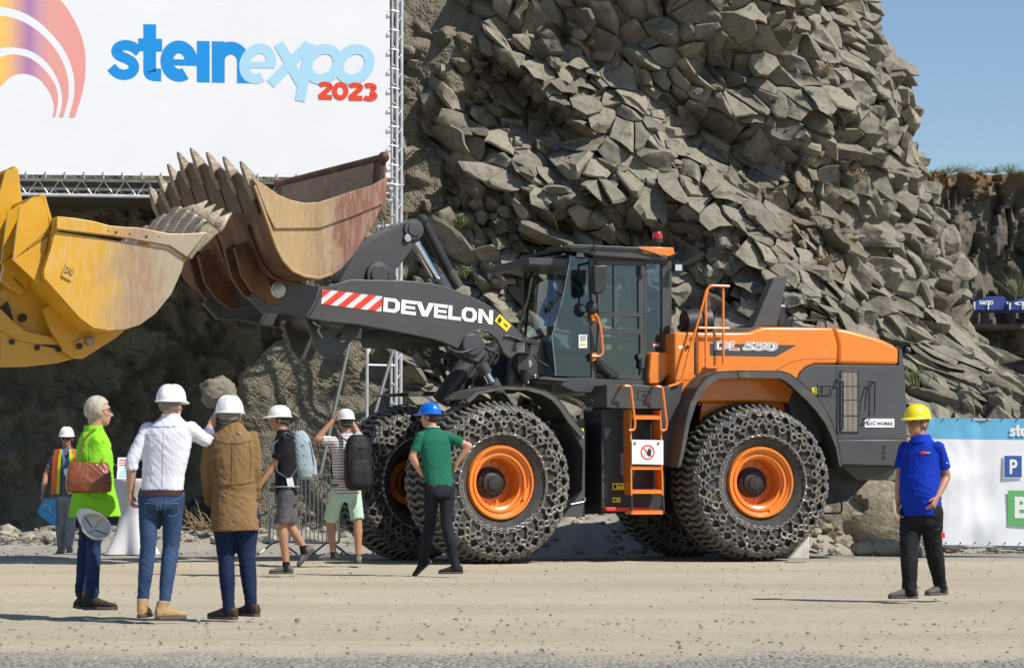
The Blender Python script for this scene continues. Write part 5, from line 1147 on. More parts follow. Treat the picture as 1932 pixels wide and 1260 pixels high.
BK = MB(); prof_px = [(478, 346), (492, 385), (505, 425), (519, 465), (532, 492), (550, 512), (575, 523), (602, 526), (622, 522), (640, 508), (665, 478), (695, 438), (715, 395), (724, 355), (726, 300)]
PR = [FF.tr(p, LW) for p in prof_px]
d0 = V((PR[0][0]-PR[2][0], PR[0][1]-PR[2][1])).normalized()
nl = 17
def nose(lat): return .40*(1-abs(lat)/LW)
def prof_at(lat, off=0):
    e = nose(lat); out = []
    for i, (u, z) in enumerate(PR):
        k = max(0, 1-i/3.5)
        a = PR[max(i-1, 0)]; b = PR[min(i+1, len(PR)-1)]; t_ = V((b[0]-a[0], b[1]-a[1])).normalized(); nn = V((t_.y, -t_.x))
        out.append(FF.w(u+d0[0]*e*k+nn.x*off, lat, z+d0[1]*e*k+nn.y*off))
    return out
cen = V((sum(p[0] for p in PR)/len(PR), sum(p[1] for p in PR)/len(PR)))
sgn = 1 if (V((PR[7][0], PR[7][1]))-cen).dot(V(((PR[8][1]-PR[6][1]), -(PR[8][0]-PR[6][0])))) > 0 else -1
lats = [LW*(1-2*i/(nl-1)) for i in range(nl)]
rings = [prof_at(l, 0)+prof_at(l, -sgn*.045)[::-1] for l in lats]
BK.ring_loft(rings, True); bucket = part(BK, 'bucket', M['rust'], smooth=30)
topc = [(474, 338), (500, 352), (520, 367), (545, 378), (572, 384), (600, 382), (625, 374), (660, 362), (700, 350), (729, 334), (724, 372), (715, 400), (690, 444), (664, 482), (642, 508), (622, 521), (602, 524), (575, 521), (552, 510), (534, 490), (521, 465), (507, 425), (493, 385), (480, 350)]
for l_ in (LW, -LW): mb = MB(); FF.prism(mb, topc, LW, l_+.02, l_-.02); part(mb, 'side_plate', M['sidew'], parent=bucket, smooth=30)
mb = MB(); mb.ring_loft([prof_at(l, -sgn*.048)[1:]+prof_at(l, -sgn*.056)[1:][::-1] for l in lats[1:-1]], True); part(mb, 'brightened_inner_skin', M['sidein'], parent=bucket, smooth=30)  # thin skin added to brighten the inside of the bucket
mb = MB(); up = [(474, 338), (500, 352), (520, 367), (545, 378), (572, 384), (600, 382), (625, 374), (660, 362), (700, 350), (729, 334), (723, 384), (660, 410), (600, 431), (516, 432), (500, 400), (482, 352)]
FF.prism(mb, up, LW, LW+.05, LW+.02); part(mb, 'side_wear_plate', M['sidew'], parent=bucket, bevel=.006)
mb = MB(); mb.path([FF.pt(p, LW+.035) for p in [(480, 350), (493, 385), (507, 425), (521, 465), (534, 490), (552, 510), (575, 521), (602, 525), (624, 517)]], .022, 6); part(mb, 'edge_bead', M['sidew'], parent=bucket)
mb = MB(); mb.tube(FF.pt((722, 298), LW-.0), FF.pt((722, 298), LW, -LW), .05, n=14); mb.ball(FF.pt((724, 297), LW), .07); mb.ball(FF.pt((724, 297), LW, -LW), .07); part(mb, 'spill_edge', M['rust'], parent=bucket)
mb = MB(); a = FF.tr((722, 298), LW)
for lat in (.9, .1, -.7): pass
mb.slab([FF.pt(p, LW, LW) for p in ((716, 300), (729, 300), (727, 345), (722, 345))], [FF.pt(p, LW, LW-.04) for p in ((716, 300), (729, 300), (727, 345), (722, 345))]); part(mb, 'spill_gusset', M['rust'], parent=bucket)
tdir = V((0, 0, 0)); tdir = (FF.w(d0[0], 0, d0[1])-FF.w(0, 0, 0)); nrm2 = (prof_at(0, sgn*1)[0]-prof_at(0, 0)[0]).normalized()
td = (tdir.normalized()*1.0 - nrm2*(-.18)).normalized()
for i in range(8):
    lat = LW*.96*(1-2*i/7); b0 = prof_at(lat)[0]
    mb = MB(); x = FF.n
    def sec(c, wx, h): return [c+x*wx+nrm2*h, c-x*wx+nrm2*h, c-x*wx-nrm2*h, c+x*wx-nrm2*h]
    mb.ring_loft([sec(b0-tdir*.20, .045, .05), sec(b0+tdir*.00, .06, .07), sec(b0+tdir*.07, .058, .066), sec(b0+tdir*.08+td*.04, .045, .05), sec(b0+tdir*.07+td*.15, .034, .030), sec(b0+tdir*.07+td*.215, .024, .010)])
    part(mb, 'tooth', M['tooth'], parent=bucket, bevel=.008)
for i in range(7):
    lat = LW*.96*(1-2*(i+.5)/7); pts = prof_at(lat)
    mb = MB(); hw = LW*.96/7*.90
    A1 = prof_at(lat+hw, sgn*.035); B1 = prof_at(lat-hw, sgn*.035); A0 = prof_at(lat+hw, sgn*.002); B0 = prof_at(lat-hw, sgn*.002)
    e1, e2 = A1[0].lerp(A1[1], -.12), B1[0].lerp(B1[1], -.12); tip = (A1[0]+B1[0])/2+tdir*.11
    mb.slab([e1, tip, e2, B1[1], B1[1].lerp(B1[2], .5), A1[1].lerp(A1[2], .5), A1[1]], [A0[0], (A0[0]+B0[0])/2+tdir*.10, B0[0], B0[1], B0[1].lerp(B0[2], .5), A0[1].lerp(A0[2], .5), A0[1]])
    part(mb, 'wear_plate', M['plate'], parent=bucket, bevel=.006)
ear = [(432, 470), (458, 455), (476, 485), (500, 545), (522, 575), (495, 575), (468, 556), (445, 522)]
for base_l in (.62, -.62):
    for dl in (.17, -.17):
        mb = MB(); l = base_l+dl; dd = (.65-0); FF.prism(mb, [(x+0, y) for x, y in ear], .62, l+.04, l-.04); part(mb, 'hinge_ear', M['rust'], parent=bucket, bevel=.006)
for l in (1.1, 0, -1.1):
    A1 = prof_at(l, sgn*.02); mb = MB()
    mb.path([A1[k] for k in range(2, 8)], .02, 4); part(mb, 'floor_rib', M['rust'], parent=bucket)
# wheel chock
mb = MB(); p = at(1510, 1050, 34.0); mb.slab([p+V((-.16, -.12, -.02)), p+V((.1, -.12, -.02)), p+V((.1, -.12, .26))], [p+V((-.16, .12, -.02)), p+V((.1, .12, -.02)), p+V((.1, .12, .26))])
o = mb.build('wheel_chock', mat('chock_white', (.72, .70, .64), .7, c2=(.5, .47, .4), ns=6), base=p, bevel=.01); tag(o, 'pale wedge wheel chock under the rear tyre of the orange loader', 'wheel chock')
def resamp(P, n=30):
    P = [V((x, y)) for x, y in P]; d = [0]
    for i in range(1, len(P)): d.append(d[-1]+(P[i]-P[i-1]).length)
    out = []
    for k in range(n):
        s = d[-1]*k/(n-1); i = 1
        while i < len(d)-1 and d[i] < s: i += 1
        # Catmull-Rom
        t_ = (s-d[i-1])/(d[i]-d[i-1]); p0 = P[max(i-2, 0)]; p1 = P[i-1]; p2 = P[i]; p3 = P[min(i+1, len(P)-1)]
        out.append(.5*((2*p1)+(p2-p0)*t_+(2*p0-5*p1+4*p2-p3)*t_**2+(3*p1-p0-3*p2+p3)*t_**3))
    return out
# ============================================================ big printed banner on its truss
M['vinyl'] = mat('white_vinyl', (.83, .84, .87), .55, c2=(.79, .80, .83), ns=.7, bump=.1, bs=2.5, bdist=.03)
M['sky1'] = mat('logo_blue', (.0, .27, .72), .55); M['sky2'] = mat('logo_pale_blue', (.40, .68, .86), .55); M['lred'] = mat('logo_red', (.80, .06, .015), .55)
def YB(px): return 40.3 + .85*px/737
def PB_(px, py, off=0): p = at(px, py, YB(px)); return p - V((.13, 1, 0)).normalized()*off*-1 if 0 else p + V((0, -off, 0))
BN = [(-320, -180), (734, -180), (737, 336), (-320, 326)]
mb = MB(); n = 80; rows = []
for j in range(12):
    b = j/11; r = []
    for i in range(n+1):
        a = i/n; top = (BN[0][0]+(BN[1][0]-BN[0][0])*a, BN[0][1]); bot = (BN[3][0]+(BN[2][0]-BN[3][0])*a, BN[3][1]+(BN[2][1]-BN[3][1])*a)
        r.append(PB_(top[0]+(bot[0]-top[0])*b, top[1]+(bot[1]-top[1])*b, 0))
    rows.append(r)
vs = [p for r in rows for p in r]; N1 = n+1
mb.add(vs, [(j*N1+i, j*N1+i+1, (j+1)*N1+i+1, (j+1)*N1+i) for j in range(11) for i in range(n)])
bl_ = at(200, 905, 40.5)
ban = mb.build('banner', M['vinyl'], base=(bl_.x, bl_.y, 0), smooth=60); tag(ban, 'huge white vinyl banner with blue stein expo lettering laced to the aluminium truss', 'banner')
FB = lambda x, y: (x/2.52, y/2.52)
PBn = lambda off: (lambda p: PB_(p[0], p[1], off))
def stroke(mb, P3_, q, pts, w_, mi, o_, closed=False):
    "ribbon of width w_ along pts in letter space"
    P = [V(p) for p in pts]; n = len(P); Lr = []; Rr = []
    for i in range(n):
        d = (P[(i+1) % n]-P[i-1]) if closed else P[min(i+1, n-1)]-P[max(i-1, 0)]
        d.normalize(); nn = V((-d.y, d.x))*w_/2; Lr.append(P[i]+nn); Rr.append(P[i]-nn)
    m = n if closed else n-1
    mb.add([P3_(o_)(q(p.x, p.y)) for p in Lr+Rr], [(i, (i+1) % n, n+(i+1) % n, n+i) for i in range(m)], mi)
def arc(cx, cy, rx, ry, a0, a1, n=22): return [(cx+rx*math.cos(R(a0+(a1-a0)*i/n)), cy+ry*math.sin(R(a0+(a1-a0)*i/n))) for i in range(n+1)]
def glyph(ch, W):
    h = W/2
    return {'s': [('s', [tuple(v) for v in resamp([(.74, .70), (.58, .82), (.40, .86), (.24, .81), (.18, .71), (.24, .61), (.42, .535), (.56, .45), (.61, .32), (.53, .19), (.37, .14), (.20, .18), (.05, .32)], 40)])],
            't': [[(.28, 1.38), (.28, .22)]+arc(.42, .22, .14, .22-h, 180, 270, 6)[1:]+[(.56, .0+h)], [(.0, 1.0-h*.8), (.58, 1.0-h*.8)]],
            'e': [arc(.45, .5, .45-h, .5-h, -6, 302, 34)[:], ('b', [(h*.6, .47), (.90-h*.1, .47)])],
            'i': [[(h, 0), (h, 1)]], 'n': [[(h, 0), (h, 1)], arc(.46, .52, .46-h, .48-h, 175, 0, 14)+[(.92-h, 0)]],
            'x': [[(.10, 1), (.84, 0)], [(.86, 1), (.08, 0)]], 'p': [[(h, 1), (h, -.42)], arc(.52, .5, .5-h, .5-h, 0, 360, 34)], 'o': [arc(.5, .5, .5-h, .5-h, 0, 360, 36)],
            '2': [arc(.42, .72, .30, .28-h, 170, -20, 12)+[(.12, h)], [(.08, h), (.82, h)]], '0': [arc(.45, .5, .45-h, .5-h, 0, 360, 30)], '3': [arc(.38, .74, .27, .26-h, 150, -75, 12), arc(.38, .28, .32, .28-h*.9, 85, -150, 14)]}[ch]
def logo(mb, P3_, q, word, W, x, adv, sh=0, mi=0):
    o_ = .0016
    for ch, a_ in zip(word, adv):
        for st_ in glyph(ch, W):
            ww = W
            if st_[0] == 'b': ww = .15; st_ = st_[1]
            elif st_[0] == 's': ww = .255; st_ = st_[1]
            cl_ = ch in 'op0' and len(st_) > 20
            stroke(mb, P3_, q, [(x+a+sh*b, b) for a, b in (st_[:-1] if cl_ else st_)], ww, mi, o_, cl_); o_ += .0004
        x += a_
mb = MB(); U = 78.0/2.52*2.45
def lq(x0, y0, x1, y1, sx): return lambda a, b: (x0+(x1-x0)*a/sx + 0, y0+(y1-y0)*a/sx - b*U2)
U2 = 196/2.52; BX = lambda x: x/2.52
logo(mb, PBn, lq(BX(518), BX(383), BX(1172), BX(397), 654/196), 'stein', .31, 0, (.71, .54, .885, .365, .9)); mb.build('lettering', M['sky1'], ban, smooth=0)
U2 = 192/2.52; mb = MB(); logo(mb, lambda o: PBn(o+.0035), lq(BX(1112), BX(399), BX(1790), BX(404), 678/192), 'expo', .25, .05, (.78, .76, .80, .9), .18); mb.build('lettering', M['sky2'], ban, smooth=0)
U2 = 86/2.52; mb = MB(); logo(mb, lambda o: PBn(o+.006), lq(BX(1508), BX(474), BX(1788), BX(482), 280/86), '2023', .27, .0, (.82, .86, .82, .8), .03); mb.build('lettering', M['lred'], ban, smooth=0)
em = bpy.data.materials.new('emblem_rainbow'); em.use_nodes = True; t = em.node_tree; tc = t.nodes.new('ShaderNodeTexCoord'); sx = t.nodes.new('ShaderNodeSeparateXYZ'); mr = t.nodes.new('ShaderNodeMapRange'); rp = t.nodes.new('ShaderNodeValToRGB')
xa = PB_(0, 60).x-bl_.x; xb_ = PB_(160, 60).x-bl_.x; mr.inputs[1].default_value = xa; mr.inputs[2].default_value = xb_
e = rp.color_ramp.elements; e[0].color = (.90, .58, .12, 1); e[1].position = 1; e[1].color = (.80, .33, .30, 1)
for p_, c_2 in ((.12, (.85, .48, .22, 1)), (.34, (.42, .20, .42, 1)), (.46, (.62, .33, .42, 1)), (.58, (.78, .36, .32, 1))): q_ = e.new(p_); q_.color = c_2
t.links.new(tc.outputs['Object'], sx.inputs[0]); t.links.new(sx.outputs[0], mr.inputs[0]); t.links.new(mr.outputs[0], rp.inputs[0]); t.links.new(rp.outputs[0], t.nodes['Principled BSDF'].inputs['Base Color'])
for o_, i_ in (([(-250, -60), (0, -120), (160, -90), (285, 0), (360, 110), (400, 220), (407, 340), (390, 450), (355, 562)], [(-250, 130), (-100, 50), (0, 33), (110, 60), (210, 125), (300, 230), (345, 330), (355, 440), (328, 560)]),
               ([(-250, 200), (-100, 90), (0, 76), (100, 100), (200, 165), (280, 260), (320, 360), (326, 460), (300, 560)], [(-200, 330), (-100, 255), (0, 230), (60, 225), (150, 245), (230, 305), (280, 390), (297, 480), (280, 560)]),
               ([(-170, 440), (-80, 310), (0, 273), (60, 260), (140, 277), (210, 330), (260, 400), (277, 470), (263, 558)], [(-120, 560), (-60, 470), (0, 418), (50, 368), (110, 351), (180, 373), (230, 430), (257, 500), (249, 558)])):
    A_, B_ = resamp(o_), resamp(i_); mb = MB(); P = PBn(.002)
    mb.add([P(FB(*p)) for p in A_]+[P(FB(*p)) for p in B_], [(i, i+1, 31+i, 30+i) for i in range(29)]); mb.build('emblem_arc', em, ban, smooth=0)
# truss
TR = empty('truss', at(750, 1010, 41.2), 'galvanised lattice truss carrying the white banner with splayed tube legs', 'truss')
M['alu'] = mat('aluminium_tube', (.68, .69, .70), .4, .35, c2=(.5, .5, .51), ns=6)
def T_b(px, py, back=0): p = at(px, py, YB(px)+.12); return p+V((0, back, 0))
mb = MB()
mb.tube(T_b(-320, 333), T_b(752, 348), .027); mb.tube(T_b(-320, 361), T_b(752, 379), .027); mb.tube(T_b(-320, 345, .3), T_b(752, 362, .3), .024)
k = 26
for i in range(k*2):
    x0 = -320+(1072)*i/(k*2); x1 = -320+1072*(i+1)/(k*2); y = lambda x: 333+(x+320)*.014; y2 = lambda x: 361+(x+320)*.0168; y3 = lambda x: 345+(x+320)*.0158
    if i % 2: mb.tube(T_b(x0, y(x0)), T_b(x1, y2(x1)), .010, n=6); mb.tube(T_b(x0, y2(x0)), T_b(x1, y3(x1), .3), .010, n=6)
    else: mb.tube(T_b(x0, y2(x0)), T_b(x1, y(x1)), .010, n=6); mb.tube(T_b(x0, y3(x0), .3), T_b(x1, y2(x1)), .010, n=6)
mb.build('lower_beam', M['alu'], TR)
mb = MB(); base_z = -.02
def vert(px, Yd, r, z1=10.6, z0=base_z, n=12): x = (px-966)/FPX*Yd; mb.tube((x, Yd, z0), (x, Yd, z1), r, n=n); return x
xa_ = vert(747, 41.25, .030); xb2 = vert(756, 41.55, .028); xc_ = vert(738, 41.55, .022)
for i in range(34):
    z = .5+i*.3; mb.tube((xa_, 41.25, z), (xb2, 41.55, z+.15), .010, n=6); mb.tube((xb2, 41.55, z+.15), (xc_, 41.55, z+.3), .009, n=6)
mb.build('upright', M['alu'], TR)
for i in range(24):
    z = at(735, -120+i*36.2, 41.2).z
    if z < 5.6: break
    mb = MB(); p = V((at(733, 300, 41.15).x, 41.12, z)); mb.path([p, p+V((.05, -.03, .02)), p+V((.16, .02, .0))], .011, 6); mb.build('banner_clip', M['alu'], TR)
for i in range(30):
    px = -310+36.3*i
    if px > 730: break
    mb = MB(); y = 326+(px+320)*.0095; p = T_b(px, y+1); mb.path([p+V((0, -.14, .05)), p+V((0, -.14, -.06)), p+V((0, -.0, -.10))], .010, 6); mb.build('banner_clip', M['alu'], TR)
mb = MB(); vs_ = [at(693, 600, 41.0), at(693, 1000, 41.0)]; mb.tube(V((vs_[0].x, 41.0, 4.2)), V((vs_[0].x, 41.0, base_z)), .024)
for z in (2.85, 1.86, .9): mb.tube((vs_[0].x, 41.0, z), (xa_, 41.25, z), .018)
mb.tube((vs_[0].x, 41.0, 3.0), (xa_, 41.25, 4.1), .018, n=8); mb.build('side_frame', M['alu'], TR)
M['dtube'] = mat('weathered_tube', (.20, .20, .20), .5, .5)
for (a, b), (c, d) in (((670, 600), (603, 900)), ((748, 640), (684, 860))):
    mb = MB(); mb.tube(at(a, b, 40.6), at(c, d, 40.0), .03); mb.build('raking_leg', M['dtube'], TR)
mb = MB(); mb.tube(at(712, 428, 41.6), at(762, 424, 42.2), .03); mb.tube(at(735, 350, 41.4), at(762, 350, 41.4), .02); mb.build('wall_tie', M['alu'], TR)
# ============================================================ fence banner on the right
FE = empty('site_fence', at(1800, 1048, 36.3), 'galvanised mesh site fence on concrete feet carrying the blue and white parking banner', 'fence')
def YF(px): return 36.3
A = lambda px, py, o=0: at(px, py, 36.3) + V((0, -o, 0))
mb = MB()
for x0, x1 in ((1745, 1990),):
    mb.path([A(x0, 792), A(x1, 788+(x1 > 1800)*4)], .02); mb.path([A(x0, 1029), A(x1, 1033)], .018)
mb.build('rail', M['steel'], FE)
for x in (1743, 1750, 1990):
    mb = MB(); mb.tube(A(x, 786), A(x, 1042), .021); mb.build('post', M['steel'], FE)
mb = MB()
for x in range(1746, 1990, 8): mb.tube(A(x, 790), A(x, 1032), .002, n=4)
for i in range(5): mb.tube(A(1745, 800+i*56), A(1990, 800+i*56), .002, n=4)
mb.build('wire_mesh', M['steel'], FE, smooth=0)
mb = MB(); c = A(1747, 1040); mb.box(c+V((0, 0, 0)), .24, .7, .14); mb.build('foot', mat('concrete', (.22, .21, .19), .9, c2=(.3, .28, .25), ns=9), FE, bevel=.02)
mb = MB(); nx, ny = 44, 24; rows = []; g = random.Random(2)
def fb(px, py):
    p = A(px, py, .03); w = .022*noise.noise(V((px*.012, py*.012, 3)))*2 + .018*math.sin((px*.6+py*1.0)*.05+2*noise.noise(V((px*.01, py*.01, 9)))) + .01*noise.noise(V((px*.05, py*.04, 1)))
    k_ = 1-.8*min(max((px-1850)/30, 0), 1)
    return p+V((0, w*k_, 0))
for j in range(ny+1):
    for i in range(nx+1):
        px = 1746+i*(1990-1746)/nx; py = 788+(px-1746)*.012+j*(1027-788)/ny; rows.append(fb(px, py))
N1 = nx+1; mb.add(rows, [(j*N1+i, j*N1+i+1, (j+1)*N1+i+1, (j+1)*N1+i) for j in range(ny) for i in range(nx)])
for k_ in range(len(mb.f)): mb.m[k_] = 0 if (k_//nx) < 4 else 1
bb = mb.build('fence_banner', [mat('banner_blue', (.12, .42, .66), .5, c2=(.16, .47, .70), ns=2), M['vinyl']], base=A(1800, 1027), smooth=60); tag(bb, 'white banner with blue top strip and parking symbols on the site fence', 'banner')
Pf = lambda o: (lambda p: A(p[0], p[1], .046+o)); FK = lambda x, y: (1740+x/4.5, 780+y/4.5)
U2 = 72/4.5; mb = MB(); logo(mb, lambda o: (lambda p: A(p[0], p[1], .046+o)), lambda a, b: (1740+735/4.5+a*U2, 780+194/4.5-b*U2), 'steinexpo', .31, 0, (.71, .54, .885, .365, .9, .78, .76, .80, .9)); mb.build('lettering', M['white'], bb, smooth=0)
def sq(mb, x0, y0, x1, y1, o, mi): mb.add([Pf(o)(FK(*p)) for p in ((x0, y0), (x1, y0), (x1, y1), (x0, y1))], [(0, 1, 2, 3)], mi)
BLU = mat('parking_blue', (.035, .10, .36), .5); GRN = mat('symbol_green', (.12, .42, .14), .5)
mb = MB(); sq(mb, 684, 350, 846, 548, .004, 0); sq(mb, 692, 358, 838, 540, .007, 1); text_on(mb, Pf(.010), quad(FK(736, 388), FK(802, 388), FK(802, 512), FK(736, 512)), 'P', 1 and 0, bold=.03); mb.build('parking_symbol', [M['white'], BLU], bb, smooth=0)
mb = MB(); sq(mb, 722, 652, 1020, 948, .004, 0); text_on(mb, Pf(.008), quad(FK(778, 704), FK(905, 704), FK(905, 886), FK(778, 886)), 'B', 1, bold=.04); mb.build('exit_symbol', [GRN, M['white']], bb, smooth=0)
mb = MB()
for i in range(9): p = fb(1750+i*28, 791); mb.ball(p+V((0, -.012, 0)), .012, .006, .012); p = fb(1755+i*28, 1024); mb.ball(p+V((0, -.012, 0)), .012, .006, .012)
mb.build('eyelet', M['blk'], bb)
# ============================================================ crowd barrier
CBR = empty('crowd_barrier', at(560, 1030, 35.8), 'galvanised steel crowd barrier behind the man with the grey backpack', 'barrier')
a_, b_ = V((at(508, 1000, 36.4).x, 36.4, 0)), V((at(640, 1000, 35.4).x, 35.4, 0)); d = b_-a_
mb = MB(); mb.path(smoothpath([a_+V((0, 0, .2)), a_+V((0, 0, 1.12)), b_+V((0, 0, 1.12)), b_+V((0, 0, .2)), a_+V((0, 0, .2))]), .019); mb.build('frame', M['steel'], CBR)
for i in range(1, 17):
    mb = MB(); p = a_+d*i/17; mb.tube(p+V((0, 0, .2)), p+V((0, 0, 1.12)), .008, n=7); mb.build('bar', M['steel'], CBR)
for k_ in (.12, .86):
    p = a_+d*k_; nn = V((-d.y, d.x, 0)).normalized(); mb = MB(); mb.path([p-nn*.3+V((-.05, 0, .02)), p-nn*.05+V((0, 0, .2)), p+nn*.05+V((0, 0, .2)), p+nn*.3+V((.05, 0, .02))], .016, 8); mb.build('foot', M['steel'], CBR)
# ============================================================ table with stretch cover
TBP = at(250, 1045, 37.2); TB = empty('bar_table', TBP, 'round bar table under a white stretch cover beside the man in the white shirt', 'table')
mb = MB(); rings = []
for z, r, k4 in ((.0, .32, .30), (.03, .315, .28), (.12, .28, .24), (.30, .23, .14), (.50, .19, .06), (.62, .19, .02), (.80, .24, 0), (.95, .30, 0), (1.02, .33, 0), (1.06, .335, 0), (1.07, .33, 0)):
    rings.append([TBP+V((r*(1+k4*math.cos(4*(a*2*math.pi/48)))*math.cos(a*2*math.pi/48+.55), r*(1+k4*math.cos(4*(a*2*math.pi/48)))*math.sin(a*2*math.pi/48+.55), z)) for a in range(48)])
mb.ring_loft(rings, True); mb.build('stretch_cover', mat('white_stretch_cloth', (.62, .62, .64), .8), TB, smooth=50)
mb = MB(); p = TBP+V((-.10, -.1, 1.07)); s_ = empty('leaflet_stand', p, 'small white leaflet stand with red print standing on the bar table', 'leaflet stand')
mb.slab([p+V((-.12, .02, 0)), p+V((.13, .02, 0)), p+V((.13, .1, .30)), p+V((-.12, .1, .30))], [p+V((-.12, .03, 0)), p+V((.13, .03, 0)), p+V((.13, .11, .30)), p+V((-.12, .11, .30))]); mb.build('panel', M['white'], s_, smooth=0)
mb = MB(); f = lambda a, b: p+V((-.12+.25*a, .02-.004+.08*b, .30*b))
for b0, m_ in ((.86, 1), (.74, 1), (.62, 1)): mb.add([f(.1, b0), f(.9, b0), f(.9, b0+.04), f(.1, b0+.04)], [(0, 1, 2, 3)], 0)
mb.add([f(.08, .08), f(.92, .08), f(.95, .42), f(.5, .5), f(.2, .32)], [(0, 1, 2, 3, 4)], 1); mb.build('print', [M['lred'], M['sky2']], s_, smooth=0)
p = TBP+V((.2, .05, 1.07))
for i in range(2):
    q = p+V((.09*i-.05, .06*i, 0)); mb = MB(); mb.lathe([(0, 0), (.032, 0), (.032, .15), (.015, .19), (.013, .23), (0, .23)], q, (0, 0, 1), 14); o = mb.build('bottle', M['black'] if i else M['lens'], base=q); tag(o, ['clear bottle on the bar table beside the leaflet stand', 'dark bottle on the bar table behind the clear one'][i], 'bottle')
# ============================================================ tents on the far terrace
def tent(px0, px1, y0, y1, Yt, label, txt, m):
    a, b = at(px0, y1, Yt), at(px1, y1, Yt); h = at(px0, y0, Yt).z-a.z; w_ = b.x-a.x
    E = empty('tent', a+V((w_/2, 1.5, 0)), label, 'tent'); mb = MB(); D = V((0, 3, 0))
    P = [a, b, b+V((0, 0, h*.62)), a.lerp(b, .9)+V((0, 0, h)), a.lerp(b, .42)+V((0, 0, h)), a+V((0, 0, h*.55))]
    mb.slab(P, [p+D for p in P]); mb.build('cover', m, E, smooth=0)
    mb = MB(); text_on(mb, lambda p: p, lambda s, t: a+V((w_*(.16+.42*s), -.03, h*(.36+.32*t))), txt, bold=.05); mb.build('lettering', M['white'], E, smooth=0)
    mb = MB()
    for k_ in (.0, .42, 1): mb.tube(a.lerp(b, k_)+V((0, -.05, 0)), a.lerp(b, k_)+V((0, -.05, h*.6)), .04)
    mb.build('pole', M['white'], E)
M['tent'] = mat('blue_tarp', (.018, .045, .20), .6, c2=(.03, .065, .26), ns=.6)
tent(1838, 1900, 559, 584, 136, 'dark blue peaked tent with white lettering on the far terrace', 'NASCO', M['tent'])
tent(1905, 1962, 562, 584, 135, 'dark blue tent cut by the right edge of the photo on the far terrace', 'O', M['tent'])
weed(1925, 560, 141, 1.6, 1.6, 90, M['leafg'], 'bright green bush beside the blue tents on the far terrace', 'bush', 'bush')
# ============================================================ yellow loader bucket at the left
YL = Frame((at(40, 905, 27.5).x, 29.2), R(25)); YE = empty('yellow_wheel_loader', (YL.O.x-2.5, YL.O.y-.6, 0), 'yellow wheel loader reaching in from the left edge with a raised scratched bucket', 'wheel loader')
M['cat'] = mat('yellow_paint', (.62, .33, .012), .38, c2=(.56, .28, .012), ns=1.5, c3=(.45, .33, .16), ns3=6, lo3=.60, hi3=.85, bump=.08, bs=20, coat=.15)
_y = lambda px: at(px, 550, 27.5).x-YE.location.x
wm = wearmat('scratched_yellow_plate', [(0, (.60, .33, .012)), (.28, (.58, .32, .03)), (.42, (.42, .27, .13)), (.55, (.34, .21, .13)), (.70, (.40, .33, .22)), (1, (.36, .32, .25))], _y(90), _y(400), .55, .42, (0, .45), .2)
LY = 1.75; pr = cy([(1062, 550), (1010, 620), (950, 705), (885, 855), (800, 960), (720, 1020), (655, 1042), (560, 1050), (480, 1036), (410, 985), (300, 860), (228, 775), (226, 735), (262, 620), (288, 465)])
PY = [YL.tr(p, LY) for p in pr]; dY = V((PY[0][0]-PY[2][0], PY[0][1]-PY[2][1])).normalized()
def py_at(lat, off=0):
    e_ = .42*(1-abs(lat)/LY); out = []
    for i, (u, z) in enumerate(PY):
        k_ = max(0, 1-i/3.0); a = PY[max(i-1, 0)]; b2 = PY[min(i+1, len(PY)-1)]; t_ = V((b2[0]-a[0], b2[1]-a[1])).normalized(); nn = V((t_.y, -t_.x))
        out.append(YL.w(u+dY[0]*e_*k_+nn.x*off, lat, z+dY[1]*e_*k_+nn.y*off))
    return out
c_in = V((sum(p[0] for p in PY)/len(PY), sum(p[1] for p in PY)/len(PY)))
def sgn_of():
    a = PY[7]; t_ = V((PY[8][0]-PY[6][0], PY[8][1]-PY[6][1])); nn = V((t_.y, -t_.x)); return 1 if nn.dot(V(a)-c_in) > 0 else -1
sY = sgn_of(); ypart = lambda mb, name, m, parent=YE, **k: mb.build(name, m, parent, **k)
mb = MB(); mb.ring_loft([py_at(LY*(1-2*i/14))+py_at(LY*(1-2*i/14), -sY*.05)[::-1] for i in range(15)], True); ybk = ypart(mb, 'bucket', M['cat'], smooth=30)
mb = MB(); lo = cy([(285, 540), (870, 630), (945, 680), (948, 715), (885, 860), (802, 962), (722, 1021), (655, 1042), (560, 1049), (480, 1036), (410, 985), (300, 860), (228, 778), (226, 738), (255, 650)]); YL.prism(mb, lo, LY, LY+.015, LY-.03); ypart(mb, 'side_plate', wm, ybk, smooth=20)
mb = MB(); YL.prism(mb, cy([(288, 463), (380, 472), (480, 489), (560, 511), (640, 518), (700, 520), (780, 535), (860, 551), (930, 553), (1000, 549), (1062, 546), (1068, 565), (975, 682), (945, 665), (870, 615), (580, 565), (285, 530)]), LY, LY+.06, LY-.03); ypart(mb, 'side_cutter', wm, ybk, bevel=.008)
mb = MB(); YL.prism(mb, cy([(1062, 552), (1070, 560), (990, 680), (972, 684), (975, 660)]), LY+.06, LY+.10, LY-.05); ypart(mb, 'corner_guard', M['tooth'], ybk, bevel=.01)
for x, y, r in ((560, 537, 4), (600, 544, 8), (672, 552, 5), (757, 566, 8), (822, 567, 4)):
    mb = MB(); mb.tube(YL.pt((x/2.74, 240+y/2.74), LY+.06, LY+.05), YL.pt((x/2.74, 240+y/2.74), LY+.06, LY+.064), r/2.74*.0058, n=14); ypart(mb, 'bolt_hole', M['rust'], ybk, smooth=0)
mb = MB(); q = quad((345/2.74+0, 240+700/2.74), (402/2.74, 240+722/2.74), (368/2.74, 240+795/2.74), (318/2.74, 240+768/2.74)); PP = lambda o: (lambda p: YL.pt(p, LY+o))
